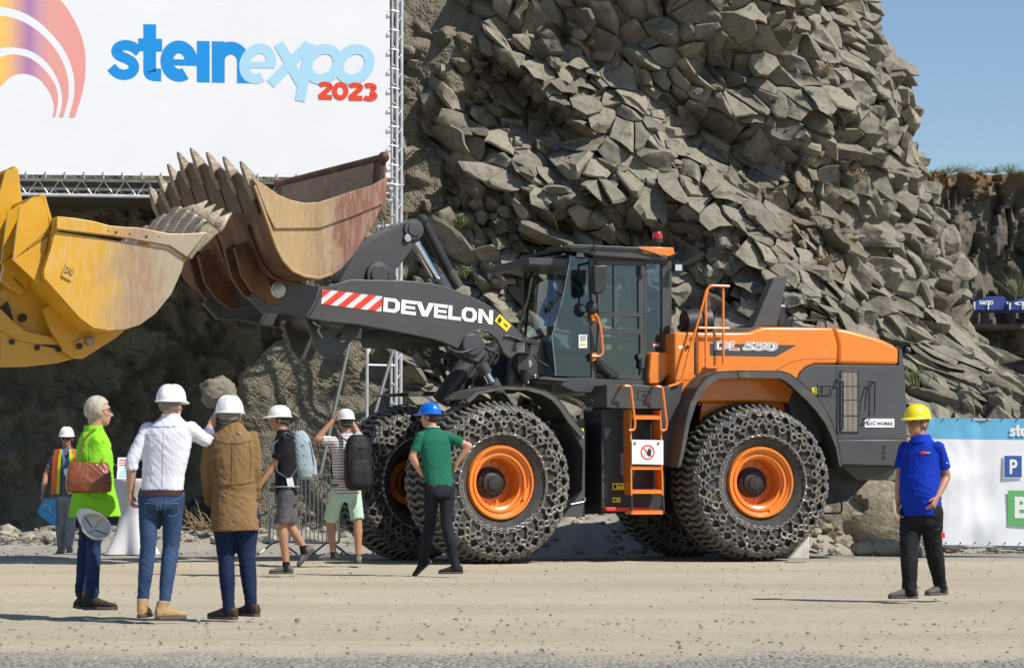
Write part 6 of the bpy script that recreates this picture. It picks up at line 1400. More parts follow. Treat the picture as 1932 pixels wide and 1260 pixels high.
mb.slab([PP(.016)(q(a, b)) for a, b in ((0, 0), (1, 0), (1, 1), (0, 1))], [PP(.035)(q(a, b)) for a, b in ((0, 0), (1, 0), (1, 1), (0, 1))]); text_on(mb, PP(.038), lambda a, b: q(.12+.76*a, .25+.5*b), 'DAU', bold=.03, mi=1); ypart(mb, 'maker_plate', [wm, M['rust']], ybk, smooth=0)
nY = (py_at(0, sY)[0]-py_at(0, 0)[0]).normalized(); tY = (YL.w(dY[0], 0, dY[1])-YL.w(0, 0, 0)).normalized(); tdY = (tY*.95+nY*.28).normalized()*.80
for i in range(8):
    lat = LY*.97*(1-2*i/7); b0 = py_at(lat)[0]; x = YL.n; sec = lambda c, wx, h: [c+x*wx+nY*h, c-x*wx+nY*h, c-x*wx-nY*h, c+x*wx-nY*h]
    mb = MB(); mb.ring_loft([sec(b0-tY*.22, .08, .05), sec(b0+tdY*.02, .085, .085), sec(b0+tdY*.14, .075, .08), sec(b0+tdY*.15, .09, .09)]); ta = ypart(mb, 'adapter', M['tooth'], ybk, bevel=.015)
    mb = MB(); mb.ring_loft([sec(b0+tdY*.13, .085, .095), sec(b0+tdY*.22, .085, .08), sec(b0+tdY*.36, .05, .035), sec(b0+tdY*.48, .03, .010)]); mb.lathe([(.035, -.0), (.035, .012), (0, .014)], b0+tdY*.2+x*.086, x, 12); ypart(mb, 'tip', M['tooth'], ta, bevel=.010)
mb = MB()
for i in range(7):
    lat = LY*.97*(1-2*(i+.5)/7); P0 = py_at(lat, -sY*.05); mb2 = MB(); hw = LY*.97/7*.6
    A1, B1 = py_at(lat+hw, -sY*.1)[0], py_at(lat-hw, -sY*.1)[0]; A0, B0 = py_at(lat+hw, -sY*.0)[0], py_at(lat-hw, -sY*.0)[0]
    mb2.slab([A1+tY*.12, B1+tY*.12, B1-tY*.3, A1-tY*.3], [A0+tY*.14, B0+tY*.14, B0-tY*.3, A0-tY*.3]); ypart(mb2, 'edge_segment', M['tooth'], ybk, bevel=.02)
# spill guard, ribs, hinge and arm
def yprism(pts, lt, a, b, name, m='cat', bev=.008, parent=YE): mb = MB(); YL.prism(mb, cy(pts), lt, a, b); return ypart(mb, name, M[m], parent, bevel=bev)
ru = [YL.tr((x/2.74, 240+y/2.74), LY) for x, y in ((290, 465), (265, 352), (228, 470), (228, 760))]
def wall(l0, l1, ztop, name='spill_guard'):
    u0, z0 = ru[0]; mb = MB(); a = YL.w(u0-.02, l0, z0-.1); b = YL.w(u0-.02, l1, z0-.1); at_ = YL.w(u0-.12, l0, ztop); bt = YL.w(u0-.12, l1, ztop)
    t_ = YL.f*.04; mb.slab([a, b, bt, at_], [a+t_, b+t_, bt+t_, at_+t_]); mb.path([at_, bt], .03, 6); ypart(mb, name, M['cat'], ybk, bevel=.006)
zt = ru[1][1]; wall(1.62, .45, zt); wall(.45, -1.6, zt+.42)
for lat, tall, dx in ((1.6, 0, 0), (1.1, -.02, 0), (.45, .42, 0), (-.1, .42, 0), (-.7, .42, 0)):
    u0, z0 = ru[0]; u1, z1 = ru[3]
    mb = MB(); P = [(u0-.02, z0-.15), (u0-.10, zt+tall), (u0-.22, zt+tall-.02), (u0-.36, z0+.1), (u1-.30, z1+.15), (u1-.02, z1-.1), (u1+.1, z1+.5)]
    mb.slab([YL.w(u, lat+.02, z) for u, z in P], [YL.w(u, lat-.02, z) for u, z in P]); ypart(mb, 'rib', M['cat'], ybk, bevel=.005)
mb = MB(); q_ = YL.pt((40, 500), .4); mb.box(q_, .3, .5, .3, YL.ax())
yprism([(222, 940), (320, 880), (410, 985), (480, 1036), (560, 1049), (655, 1042), (600, 1088), (430, 1196), (395, 1194), (335, 1160), (262, 1040)], 1.15, 1.15, 1.07, 'hinge_plate')
yprism([(382, 1110), (440, 1078), (478, 1085), (485, 1110), (460, 1130), (400, 1160), (382, 1140)], 1.15, 1.19, 1.15, 'pin_plate')
yprism([(0, 1048), (90, 1100), (200, 1125), (330, 1150), (395, 1192), (300, 1218), (150, 1235), (0, 1238)], 1.0, 1.0, .8, 'lift_arm')
yprism([(-200, 930), (0, 940), (60, 1000), (130, 1055), (220, 1075), (285, 1090), (300, 1125), (200, 1122), (90, 1098), (0, 1048), (-200, 1000)], 1.0, 1.04, 1.0, 'arm_rib')
yprism([(-200, 820), (0, 850), (110, 765), (230, 768), (300, 860), (330, 890), (250, 960), (262, 1040), (280, 1090), (130, 1055), (40, 985), (0, 935), (-200, 920)], .9, .9, .5, 'bucket_mount')
yprism([(0, 790), (20, 700), (60, 690), (80, 735), (60, 780), (125, 850), (100, 865), (0, 800)], 1.05, 1.1, 1.0, 'link')
yprism([(0, 935), (40, 900), (70, 1000), (30, 985), (0, 960)], .95, .96, .93, 'slot', 'dark', 0)
for x, y, l, r in ((460, 1104, 1.19, .055), (408, 1132, 1.19, .035), (115, 985, .92, .045), (95, 665, .9, .045), (190, 1140, 1.0, .03), (300, 1148, 1.0, .03), (60, 1110, 1.0, .03)):
    mb = MB(); mb.lathe([(r, -.02), (r, .03), (r*.6, .035), (0, .035)], YL.pt((x/2.74, 240+y/2.74), l), YL.n, 18); ypart(mb, 'pin', M['tooth' if r > .045 else 'dark'])
mb = MB(); P = [YL.tr((x/2.74, 240+y/2.74), 1.0) for x, y in ((-700, 950), (0, 1048), (0, 1238), (-700, 1200))]; mb.slab([YL.w(u, 1.0, z) for u, z in P], [YL.w(u, .8, z) for u, z in P]); mb.slab([YL.w(u, -.8, z) for u, z in P], [YL.w(u, -1.0, z) for u, z in P])
mb.box(YL.w(P[0][0], 0, P[0][1]-.6), 1.5, 1.8, 1.6, YL.ax()); ypart(mb, 'boom', M['cat'], bevel=.02)
# ============================================================ people
M['skin'] = mat('skin', (.58, .32, .21), .5, c2=(.50, .25, .16), ns=14, bump=.05, bs=120)
M['skin2'] = mat('tanned_skin', (.42, .21, .12), .5, c2=(.36, .17, .10), ns=14, bump=.05, bs=120)
def cloth(name, c, c2=None, b=.5, bs=9, r=.85, dist=.02, **k): return mat(name, c, r, c2=c2 or tuple(x*.8 for x in c), ns=5, bump=b*.35, bs=bs*1.6, bdist=dist, spec=.2, **k)
M['hwhite'] = mat('helmet_white', (.78, .78, .76), .3, coat=.3); M['hyel'] = mat('helmet_yellow', (.75, .62, .01), .3, coat=.3); M['hblue'] = mat('helmet_blue', (.0, .13, .62), .3, coat=.3)
M['jeans'] = cloth('blue_jeans', (.022, .048, .115), (.045, .085, .17), .9, 9); M['navy'] = cloth('navy_trousers', (.009, .016, .048), (.016, .028, .075), .9, 9); M['blackt'] = cloth('black_trousers', (.010, .010, .012), (.022, .022, .025), .9, 8)
M['greyt'] = cloth('grey_trousers', (.24, .24, .25), (.32, .32, .33), .9, 8)
M['sole'] = mat('shoe_sole', (.08, .07, .06), .8)
M['hair_g'] = mat('grey_hair', (.50, .46, .38), .6, c2=(.33, .29, .23), ns=30, bump=.6, bs=60, stretch=(1, 1, .25)); M['hair_b'] = mat('dark_hair', (.035, .022, .015), .6, bump=.5, bs=80); M['hair_s'] = mat('cropped_grey_hair', (.20, .17, .14), .7, bump=.5, bs=90)
def dirv(a, e=0): return V((math.cos(R(a))*math.cos(R(e)), math.sin(R(a))*math.cos(R(e)), math.sin(R(e))))
class Fig: pass
def ell(c, x, y, rx, ry, n=20, p=2.3):
    out = []
    for i in range(n):
        a = 2*math.pi*i/n; ca, sa = math.cos(a), math.sin(a); e = 2/p
        out.append(c + x*(rx*math.copysign(abs(ca)**e, ca)) + y*(ry*math.copysign(abs(sa)**e, sa)))
    return out
def limb(mb, pts, rr, n=12, balls=True, flat=1.0):
    mb_ = mb
    for i in range(len(pts)-1): mb_.tube(pts[i], pts[i+1], rr[i], rr[i+1], n)
    if balls:
        for p, r in zip(pts, rr): mb_.ball(p, r*.99, nu=12, nv=8)
def lerpn(pts, rr, extra):
    "insert swelling points: extra = [(segment, t, radius)]"
    P = []; Q = []
    for i in range(len(pts)-1):
        P.append(pts[i]); Q.append(rr[i])
        for s, t, r in extra:
            if s == i: P.append(V(pts[i]).lerp(V(pts[i+1]), t)); Q.append(r)
    P.append(pts[-1]); Q.append(rr[-1]); return P, Q
def wrinkle(mb, amp=.012, sc_=7, seed=0, sz=1.6, mask=None):
    "cloth folds: sharp slanting ridges plus a little slack"
    out = []; me = bpy.data.meshes.new('w'); me.from_pydata([V(p) for p in mb.v], [], mb.f); nrm = [v.normal.copy() for v in me.vertices]; bpy.data.meshes.remove(me)
    o_ = V((seed*7.7, seed*3.1, 0)); kz = sc_*1.25*sz/1.3
    for p, n in zip(mb.v, nrm):
        q = V(p); sl = .9*math.sin(seed*1.7+q.x*2.3+q.z*2.1)
        w_ = noise.noise(V((q.x*2.2, q.y*2.2, q.z*2.2))+o_)*.9
        r1 = 1-abs(noise.noise(V((q.x*sc_*.42+w_, q.y*sc_*.55, (q.z+sl*q.x)*kz+w_*2.5))+o_))*2.4
        r2 = 1-abs(noise.noise(V((q.x*sc_*1.2-w_*2, q.y*sc_*1.2, (q.z-sl*q.x*1.4)*kz*1.5))-o_))*2.4
        k = max(0, r1)**2*.55*(.5+.9*noise.noise(q*3.1+o_)) + max(0, r2)**2*.22 - .2 + w_*.8
        out.append(tuple(q+n*k*amp*(mask(q) if mask else 1)))
    mb.v = out; return mb
def hand(mb, wr, tip, palmn, thumb, s=1.0, curl=.5, mi=0, spread=.0):
    "wr wrist, tip rough direction, palmn palm normal, thumb direction to the thumb side"
    d = (V(tip)-V(wr)).normalized(); wv = thumb - d*thumb.dot(d); wv.normalize(); pn = d.cross(wv); pn = pn if pn.dot(palmn) > 0 else -pn
    pc = V(wr)+d*.045*s; mb.ring_loft([ell(V(wr)+d*.0, wv, pn, .027*s, .02*s, 10), ell(V(wr)+d*.03*s, wv, pn, .037*s, .019*s, 10), ell(V(wr)+d*.075*s, wv, pn, .041*s, .017*s, 10), ell(V(wr)+d*.095*s, wv, pn, .038*s, .013*s, 10)], mi=mi)
    for k_, (o_, l) in enumerate(((.030, .068), (.010, .078), (-.011, .072), (-.031, .056))):
        p = V(wr)+d*.088*s+wv*o_*s; dd = (d+wv*spread*(1.5-k_)).normalized(); pts = [p]; a = 0
        for f in (.45, .32, .23):
            a += curl*(1.0+.12*k_)*.9; q = (dd*math.cos(a)+pn*math.sin(a)); pts.append(pts[-1]+q*l*f*s)
        mb.path(pts, [.0095*s, .009*s, .008*s, .0065*s], 7, mi=mi)
    p = V(wr)+d*.030*s+wv*.030*s; q1 = (d*.75+wv*.6+pn*.35).normalized(); q2 = (d*.95+wv*.15+pn*.4).normalized(); mb.path([p-q1*.01, p+q1*.034*s, p+q1*.034*s+q2*.030*s], [.013*s, .0105*s, .008*s], 7, mi=mi)
def head_parts(mb, c, f, up=V((0, 0, 1)), s=1.0, bald=0):
    "c centre of the skull, f facing"
    f = f.normalized(); sd = f.cross(up).normalized(); up = sd.cross(f).normalized()
    at_ = lambda a, b, e: c + f*a*s + sd*b*s + up*e*s
    AX = (sd, f, up)
    mb.ball(at_(-.010, 0, .018), .074*s, .092*s, .095*s, AX, 18, 12)
    mb.ball(at_(.030, 0, -.045), .056*s, .060*s, .075*s, AX, 16, 10)
    mb.ball(at_(.060, 0, -.092), .028*s, .026*s, .024*s, AX, 10, 7)
    mb.tube(at_(.078, 0, .010), at_(.108, 0, -.036), .009*s, .015*s, 8); mb.ball(at_(.102, 0, -.037), .016*s, .014*s, .011*s, AX, 10, 6)
    mb.ball(at_(.078, 0, .028), .05*s, .016*s, .012*s, AX, 12, 6)
    mb.ball(at_(.082, 0, -.070), .024*s, .012*s, .011*s, AX, 10, 6)
    for q in (-1, 1):
        mb.ball(at_(.060, q*.040, -.022), .022*s, .022*s, .018*s, AX, 10, 6)
        mb.ball(at_(-.004, q*.078, -.012), .010*s, .019*s, .032*s, AX, 10, 7)
    return at_, AX
def face_details(mb, at_, AX, s=1.0):
    "eyes, brows and mouth as small extra pieces: material slots 1 white, 2 dark, 3 lip"
    for q in (-1, 1):
        mb.ball(at_(.079, q*.032, .004), .0125*s, .009*s, .007*s, AX, 10, 6, mi=1); mb.ball(at_(.0865, q*.032, .004), .0055*s, .003*s, .0058*s, AX, 8, 5, mi=2)
        mb.path([at_(.087, q*.016, .022), at_(.090, q*.034, .027), at_(.080, q*.052, .021)], .0035*s, 5, mi=2)
    mb.path([at_(.081, -.022, -.070), at_(.0935, 0, -.068), at_(.081, .022, -.070)], .0035*s, 6, mi=3)
def helmet(c, f, m, parent, up=V((0, 0, 1)), s=1.0, ridges=True, name='helmet', badge=None, brimk=1.0):
    f = f.normalized(); sd = f.cross(up).normalized(); up = sd.cross(f).normalized(); mb = MB(); n = 48; rings = []
    for k_ in range(14):
        t = math.pi/2*k_/13; r0 = math.cos(t)**.8 if k_ < 13 else 0; z = math.sin(t)
        rg = []
        for i in range(n):
            a = 2*math.pi*i/n; ca, sa = math.cos(a), math.sin(a)
            rid = 0
            if ridges and .15 < t < 1.45: rid = .009*max(0, math.cos(a*0+math.asin(max(-1, min(1, sa)))*6)) * abs(math.sin(t*1.6+.3))
            rg.append(c + f*(.121*ca*r0*s*(1+rid)) + sd*((.099)*sa*r0*s) + up*((.018+.112*z+rid)*s))
        rings.append(rg)
    inner = []
    for sc2, zz2 in ((1.02, .0), (.93, .0)):
        inner.append([c + f*(.128*math.cos(2*math.pi*i/n)*sc2*s*(.98)) + sd*(.104*math.sin(2*math.pi*i/n)*sc2*s) + up*((.020+zz2)*s) for i in range(n)])
    brim = []
    for i in range(n):
        a = 2*math.pi*i/n; fr = max(0, math.cos(a)); e_ = (.010+.050*brimk*fr**1.6)
        brim.append(c + f*((.121+e_)*math.cos(a)*s) + sd*((.099+.008)*math.sin(a)*s) + up*((.012-.012*fr)*s))
    brim2 = [p-up*.006*s for p in brim]; inr = [c + f*(.112*math.cos(2*math.pi*i/n)*s) + sd*(.090*math.sin(2*math.pi*i/n)*s) + up*(.012*s) for i in range(n)]
    deep = [c + f*(.10*math.cos(2*math.pi*i/n)*s) + sd*(.08*math.sin(2*math.pi*i/n)*s) + up*(.08*s) for i in range(n)]
    mb.ring_loft([deep, inr, brim2, brim]+rings, True)
    h = mb.build(name, m, parent, smooth=40)
    return h, (f, sd, up)
def shoe(toe, heel_h, an, f, parent, m, s=1.0, boot=0, pitch=0, name='shoe'):
    "an ankle point, f horizontal direction of the toes, pitch foot angle (negative = heel lifted)"
    f = f.normalized(); up = V((0, 0, 1)); sd = f.cross(up).normalized(); fd = (f*math.cos(R(pitch))+up*math.sin(R(pitch))).normalized(); u2 = sd.cross(fd).normalized()
    b = an - u2*.085*s; P = lambda a, e: b+fd*a*s+u2*e*s; mb = MB()
    secs = [(-.078, .022, .060, .024), (-.062, .036, .070, .032), (-.02, .041, .085, .035), (.04, .040, .080, .036), (.09, .045, .058, .041), (.14, .045, .040, .043), (.18, .036, .032, .036), (.20, .018, .018, .020)]
    mb.ring_loft([ell(P(x, zh*.5+.018), sd, u2, w_*s, (zh*.5+.002)*s, 14, 2.6) for x, hw, zh, w_ in secs])
    mb.ring_loft([ell(P(-.025, .05), sd, fd, .040*s, .052*s, 14), ell(P(-.022, .095), sd, fd, .040*s, .048*s, 14)]+([ell(an+up*.06*s-f*.004, sd, f, .046*s, .052*s, 14)] if boot else []))
    r = remesh(mb, .008, 3); o = r.build(name, m, parent, smooth=60)
    mb = MB(); mb.ring_loft([[P(x, z0) + sd*y*1.05 for x, y in ((-.08, 0), (-.065, .032), (-.02, .038), (.05, .036), (.10, .046), (.15, .045), (.185, .032), (.205, 0), (.185, -.030), (.15, -.040), (.10, -.041), (.05, -.034), (-.02, -.036), (-.065, -.030))] for z0 in (0, .024)]); mb.v = [tuple(V(v)) for v in mb.v]
    mb.build('sole', M['sole'], o, smooth=30, bevel=.004); return o
def person(label, Y0, foot, hipc, neckc, headc, face, hface, legs, arms, shirt, trou, shoes, skin='skin', sw=.185, hw=.095, dep=.105, belly=0, sleeve='short', hem=.0, shirt_r=None, shorts=False, boot=0, helm=None, hair=None, hdy=0, hup=None, sitch=1.0, wr=.010, front=0, ws=7, headk=1.0, beard=False, group=None):
    F = Fig(); base = at(foot[0], foot[1], Y0); base.z = 0
    P = empty('person', base, label, 'person', group); F.root = P
    pt = lambda p: at(p[0], p[1], Y0+(p[2] if len(p) > 2 else 0))
    f = dirv(face); sd = f.cross(V((0, 0, 1))).normalized()            # sd: the person's right-hand side
    H = pt(hipc); N = pt(neckc); C = pt(headc); axis = (N-H).normalized(); F.H, F.N, F.C, F.f, F.sd = H, N, C, f, sd
    sh = {q: N - axis*.082 + sd*((sw-.042)*k_) for q, k_ in (('r', 1), ('l', -1))}; hp = {q: H + sd*hw*k_ for q, k_ in (('r', 1), ('l', -1))}; F.sh = sh; F.hp = hp
    # skeleton points
    L = {}
    for q, v in legs.items(): L[q] = [hp[q], pt(v[0]), pt(v[1])]
    A_ = {}
    for q, v in arms.items(): A_[q] = [sh[q], pt(v[0]), pt(v[1]), pt(v[2])]
    F.A = A_; F.L = L
    # body, one continuous surface
    mb = MB(); T = lambda t: H.lerp(N, t)
    mb.ring_loft([ell(T(-.12), sd, f, .14, .095), ell(T(.1), sd, f, .135, .09), ell(T(.4), sd, f, .125, .085), ell(T(.75), sd, f, sw*.78, .085), ell(T(.87), sd, f, sw*.60, .065), ell(T(.95), sd, f, .06, .055)])
    mb.tube(T(.93), C-V((0, 0, .05))+dirv(hface)*-.01, .057, .052, 14); mb.ball(T(.95), .052)
    for q in A_:
        a = A_[q]; p_, r_ = lerpn(a[:3], [.048, .040, .027], [(0, .4, .047), (1, .28, .041)]); limb(mb, p_, r_)
    for q in L:
        a = L[q]; kk = 1 if shorts else .72; p_, r_ = lerpn(a, [.083*kk, .053*kk, .036*kk], [(0, .5, .072*kk), (1, .28, .056*kk), (1, .65, .043*kk)]); limb(mb, p_, r_); mb.tube(a[2], a[2]-V((0, 0, .05)), .036*kk, .04*kk)
    hf = dirv(hface); hu = V(hup) if hup else V((0, 0, 1)); at_, AX = head_parts(mb, C, hf, hu, headk); F.at, F.AX, F.hf, F.hu = at_, AX, hf, hu
    b = remesh(mb, .0085, 3, .5)
    if front: face_details(b, at_, AX, headk)
    for q in A_:
        v = arms[q]; pn = V(v[3]) if len(v) > 3 else -sd*(1 if q == 'r' else -1); th = V(v[4]) if len(v) > 4 else f; hand(b, A_[q][2], A_[q][3], pn, th, .98, v[5] if len(v) > 5 else .35)
    F.body = b.build('body', [M[skin], M['white'], M['blk'], mat('lip', (.42, .16, .12), .5)], P, smooth=60)
    # trousers or shorts
    mb = MB(); waist = T(.06)
    mb.ring_loft([ell(T(.08), sd, f, .150, .110*(dep/.105)), ell(T(0), sd, f, .158, .122*(dep/.105)), ell(T(-.14), sd, f, .165, .120), ell(T(-.2), sd, f, .15, .11)])
    for q in L:
        a = L[q]
        if shorts:
            kn = a[1]; top = a[0]; e_ = top.lerp(kn, shorts); limb(mb, [top, top.lerp(kn, .5), e_], [.098, .094, .088], 16, False); mb.ball(top, .098); 
        else:
            tw = trou[1]; p_, r_ = lerpn([a[0], a[1], a[2]+V((0, 0, .045 if boot else -.02))], [.098*tw, .072*tw, .056*tw], [(0, .5, .088*tw), (1, .35, .070*tw), (1, .8, .058*tw)]); limb(mb, p_, r_, 16); 
    r = remesh(mb, .0105, 3, .5); zk = [L[q][1].z for q in L]; za = [L[q][2].z for q in L]; wrinkle(r, .015, 8, len(label), 2.0, lambda p: .35+.8*max(math.exp(-((p.z-z)/.13)**2) for z in zk+za)+.5*math.exp(-((p.z-H.z+.1)/.10)**2)); F.tr = r.build('shorts' if shorts else 'trousers', trou[0], P, smooth=70)
    # upper garment
    mb = MB(); prof = shirt_r or [(-.04, .185, .125), (.06, .175, .118), (.25, .165, .115), (.45, .168, .118), (.65, .178, .122), (.80, sw*.95, .112), (.90, sw*.80, .095), (.96, sw*.58, .082), (1.0, .088, .072), (1.05, .064, .064)]
    rings = []
    for t, rx, ry in prof:
        by = belly*math.exp(-((t-.3)/.25)**2); rings.append(ell(T(t)+f*by*.5, sd, f, rx, ry*(dep/.105)+by*.5, 26))
    mb.ring_loft(rings)
    for q in A_:
        a = A_[q]
        if sleeve == 'short': e_ = a[0].lerp(a[1], .72); limb(mb, [a[0], a[0].lerp(a[1], .4), e_], [.060, .062, .064], 14, False); mb.ball(a[0], .062)
        elif sleeve == 'rolled': p_ = a[1].lerp(a[2], .22); limb(mb, [a[0], a[0].lerp(a[1], .5), a[1], p_], [.058, .057, .051, .050], 14, False); mb.ball(a[0], .061); mb.ball(a[1], .051); mb.tube(a[1].lerp(a[2], .10), a[1].lerp(a[2], .24), .055, .055, 14)
        else: limb(mb, [a[0], a[0].lerp(a[1], .5), a[1], a[1].lerp(a[2], .5), a[2]], [.064, .062, .056, .053, .047], 14)
    r = remesh(mb, .0100, 3, .5); wrinkle(r, wr*1.25, ws, len(label)+3, 1.2); F.shirt = r.build('jacket' if sleeve == 'long' else 'shirt', shirt, P, smooth=70)
    # shoes
    for q in L: v = legs[q]; F.shoe = shoe(None, 0, L[q][2], dirv(v[2]), P, shoes, .97, boot, v[3] if len(v) > 3 else 0, 'boot' if boot else 'shoe')
    return F
def hair_cap(F, m, s=1.0, low=-.06, back=1.0, name='hair', k=1.05):
    c = F.C; f = F.hf; up = F.hu; sd = f.cross(up).normalized(); mb = MB(); at_ = F.at
    mb.ball(at_(-.018, 0, .022), .080*k, .096*k, .098*k, (sd, f, up), 20, 14)
    out = [];
    for v in mb.v:
        q = V(v)-c; a, e = q.dot(f), q.dot(up)
        if a > .035 and e < .06: q -= f*(a-.035)*.95
        if e < low: q -= up*(e-low); q *= 1
        out.append(tuple(c+q))
    mb.v = out; r = remesh(mb, .007, 2); return wrinkle(r, .004, 40, 2).build(name, m, F.root, smooth=70)
def strap(mb, pts, w_, nrm, t=.006):
    for a, b in zip(pts[:-1], pts[1:]):
        a, b = V(a), V(b); d = (b-a).normalized(); s = d.cross(V(nrm)).normalized()*w_/2; n_ = V(nrm).normalized()*t/2
        mb.slab([a+s+n_, b+s+n_, b-s+n_, a-s+n_], [a+s-n_, b+s-n_, b-s-n_, a-s-n_])
from mathutils.bvhtree import BVHTree
def seam(F, ob, pts, r, m, name='seam', closed=False, n=5):
    "a stitched line lying on a garment, given by photo points"
    me = ob.data; bv = BVHTree.FromPolygons([v.co for v in me.vertices], [tuple(p.vertices) for p in me.polygons]); Mi = mtx(F.root).inverted(); P = []
    pts = list(pts)+([pts[0]] if closed else [])
    for a, b in zip(pts[:-1], pts[1:]):
        for i in range(n+1):
            px, py = a[0]+(b[0]-a[0])*i/n, a[1]+(b[1]-a[1])*i/n; d = ray(px, py); h = bv.ray_cast(Mi @ CAM, d)
            if h[0]: P.append(mtx(F.root) @ h[0] - d.normalized()*r*.3)
    if len(P) > 2:
        mb = MB(); mb.path([p for i, p in enumerate(P) if i == 0 or (p-P[i-1]).length > .002], r, 5); mb.build(name, m, ob)
def patch(F, ob, pts, th, m, name='pocket', n=6):
    "a sewn-on patch on a garment: pts = 4 photo corners"
    me = ob.data; bv = BVHTree.FromPolygons([v.co for v in me.vertices], [tuple(p.vertices) for p in me.polygons]); Mi = mtx(F.root).inverted(); q = quad(*pts); A_ = []; B_ = []
    for j in range(n+1):
        for i in range(n+1):
            d = ray(*q(i/n, j/n)); h = bv.ray_cast(Mi @ CAM, d)
            if not h[0]: return
            w_ = mtx(F.root) @ h[0]; A_.append(w_-d.normalized()*th)
    mb = MB(); N1 = n+1; mb.add(A_, [(j*N1+i, j*N1+i+1, (j+1)*N1+i+1, (j+1)*N1+i) for j in range(n) for i in range(n)]); mb.build(name, m, ob)
k1 = K(50, 700, 2.572); k2 = K(220, 700, 2.57); k3 = K(470, 730, 3.315); k4 = K(700, 730, 3.314); k5 = K(1640, 740, 3.075)
q1 = lambda x, y, d=0: (*k1([(x, y)])[0], d); q2_ = lambda x, y, d=0: (*k2([(x, y)])[0], d); q3 = lambda x, y, d=0: (*k3([(x, y)])[0], d); q4 = lambda x, y, d=0: (*k4([(x, y)])[0], d); q5 = lambda x, y, d=0: (*k5([(x, y)])[0], d)
def glasses(F, m, parent=None, dark=False):
    mb = MB(); a = F.at
    for q in (-1, 1):
        if dark: mb.ball(a(.094, q*.032, .0), .024, .006, .017, F.AX, 12, 6)
        else: mb.path([a(.098, q*.032+.022*math.cos(t*math.pi/6), .0+.015*math.sin(t*math.pi/6)) for t in range(12)], .0022, 5, closed=True)
        mb.path([a(.094, q*.054, .006), a(.05, q*.076, .006), a(-.005, q*.082, .0)], .0025, 5)
    mb.path([a(.100, -.012, .004), a(.100, .012, .004)], .0025, 5); mb.build('sunglasses' if dark else 'glasses', m, F.root)
def nape(F, m): mb = MB(); a = F.at; mb.path([a(-.02, -.082, -.012), a(-.075, -.06, -.028), a(-.108, 0, -.034), a(-.075, .06, -.028), a(-.02, .082, -.012)], .009, 6, flat=.6); mb.build('headband', m, F.root)
# --- man in white shirt, seen from behind, pointing
wsm = cloth('white_shirt_cloth', (.74, .74, .80), (.70, .70, .77), .7, 6, dist=.03)
F = person('man from behind in a white shirt and jeans pointing up with his arm', 19.55, (290, 1168), q1(655, 600), q1(700, 230), q1(702, 166), 84, 62,
    {'l': [q1(590, 850, -.02), q1(565, 1140, 0), 85], 'r': [q1(700, 850, .03), q1(668, 1150, -.05), 42]},
    {'l': [q1(510, 440, -.02), q1(505, 590, .03), q1(515, 690, .06), (1, 0, 0), (.1, 1, 0), .75], 'r': [q2_(432, 338, .06), q2_(472, 228, .12), q2_(492, 186, .14), (0, 0, -1), (0, -1, 0), .5]},
    wsm, (M['jeans'], .86), cloth('tan_suede', (.36, .22, .11), (.42, .28, .15), .4, 20), sleeve='rolled', sw=.205, boot=1, dep=.100, wr=.012, shirt_r=[(-.0, .155, .105), (.06, .165, .112), (.25, .160, .110), (.45, .172, .115), (.65, .182, .118), (.80, .188, .112), (.90, .158, .095), (.96, .115, .082), (1.0, .086, .074), (1.05, .064, .064)])
helmet(F.C+V((0, 0, .018)), F.hf, M['hwhite'], F.root, s=1.06); hair_cap(F, M['hair_s'], low=-.045)
mb = MB(); rg = [ell(F.H.lerp(F.N, t), F.sd, F.f, .170, .122, 30) for t in (-.01, .06)]; rg2 = [ell(F.H.lerp(F.N, t), F.sd, F.f, .16, .112, 30) for t in (.06, -.01)]; mb.ring_loft(rg+rg2, False, True); mb.build('belt', mat('brown_leather_belt', (.07, .022, .012), .45), F.root)
mb = MB(); mb.ring_loft([ell(F.N+V((0, 0, z)), F.sd, F.f, r, r*.95, 18) for z, r in ((-.01, .072), (.035, .068), (.03, .060), (-.0, .06))], False); mb.build('collar', wsm, F.root)
mb = MB(); w0 = F.A['r'][2]; e0 = F.A['r'][1]; mb.tube(e0.lerp(w0, .30), e0.lerp(w0, .48), .046, .044, 14); mb.build('sleeve_lining', mat('checked_lining', (.12, .17, .36), .8), F.root)
FWS = F; st_w = mat('white_stitching', (.55, .55, .62), .8); st_j = mat('denim_seam', (.09, .13, .21), .8)
seam(F, F.shirt, k1([(585, 262), (640, 268), (705, 268), (770, 262)]), .004, st_w); seam(F, F.shirt, k1([(668, 268), (664, 380), (662, 480), (660, 555)]), .003, st_w)
seam(F, F.tr, k1([(655, 600), (652, 640), (650, 690)]), .003, st_j); seam(F, F.tr, k1([(562, 618), (650, 640), (655, 640), (750, 620)]), .003, st_j)
for pk in ([(575, 640), (635, 645), (632, 690), (604, 706), (578, 690)], [(670, 645), (738, 640), (738, 690), (705, 706), (673, 692)]): seam(F, F.tr, k1(pk), .0035, st_j, 'pocket_seam', True)
for x in (620, 655, 735): patch(F, F.tr, k1([(x, 553), (x+8, 553), (x+8, 592), (x, 592)]), .012, M['jeans'], 'belt_loop', 2)
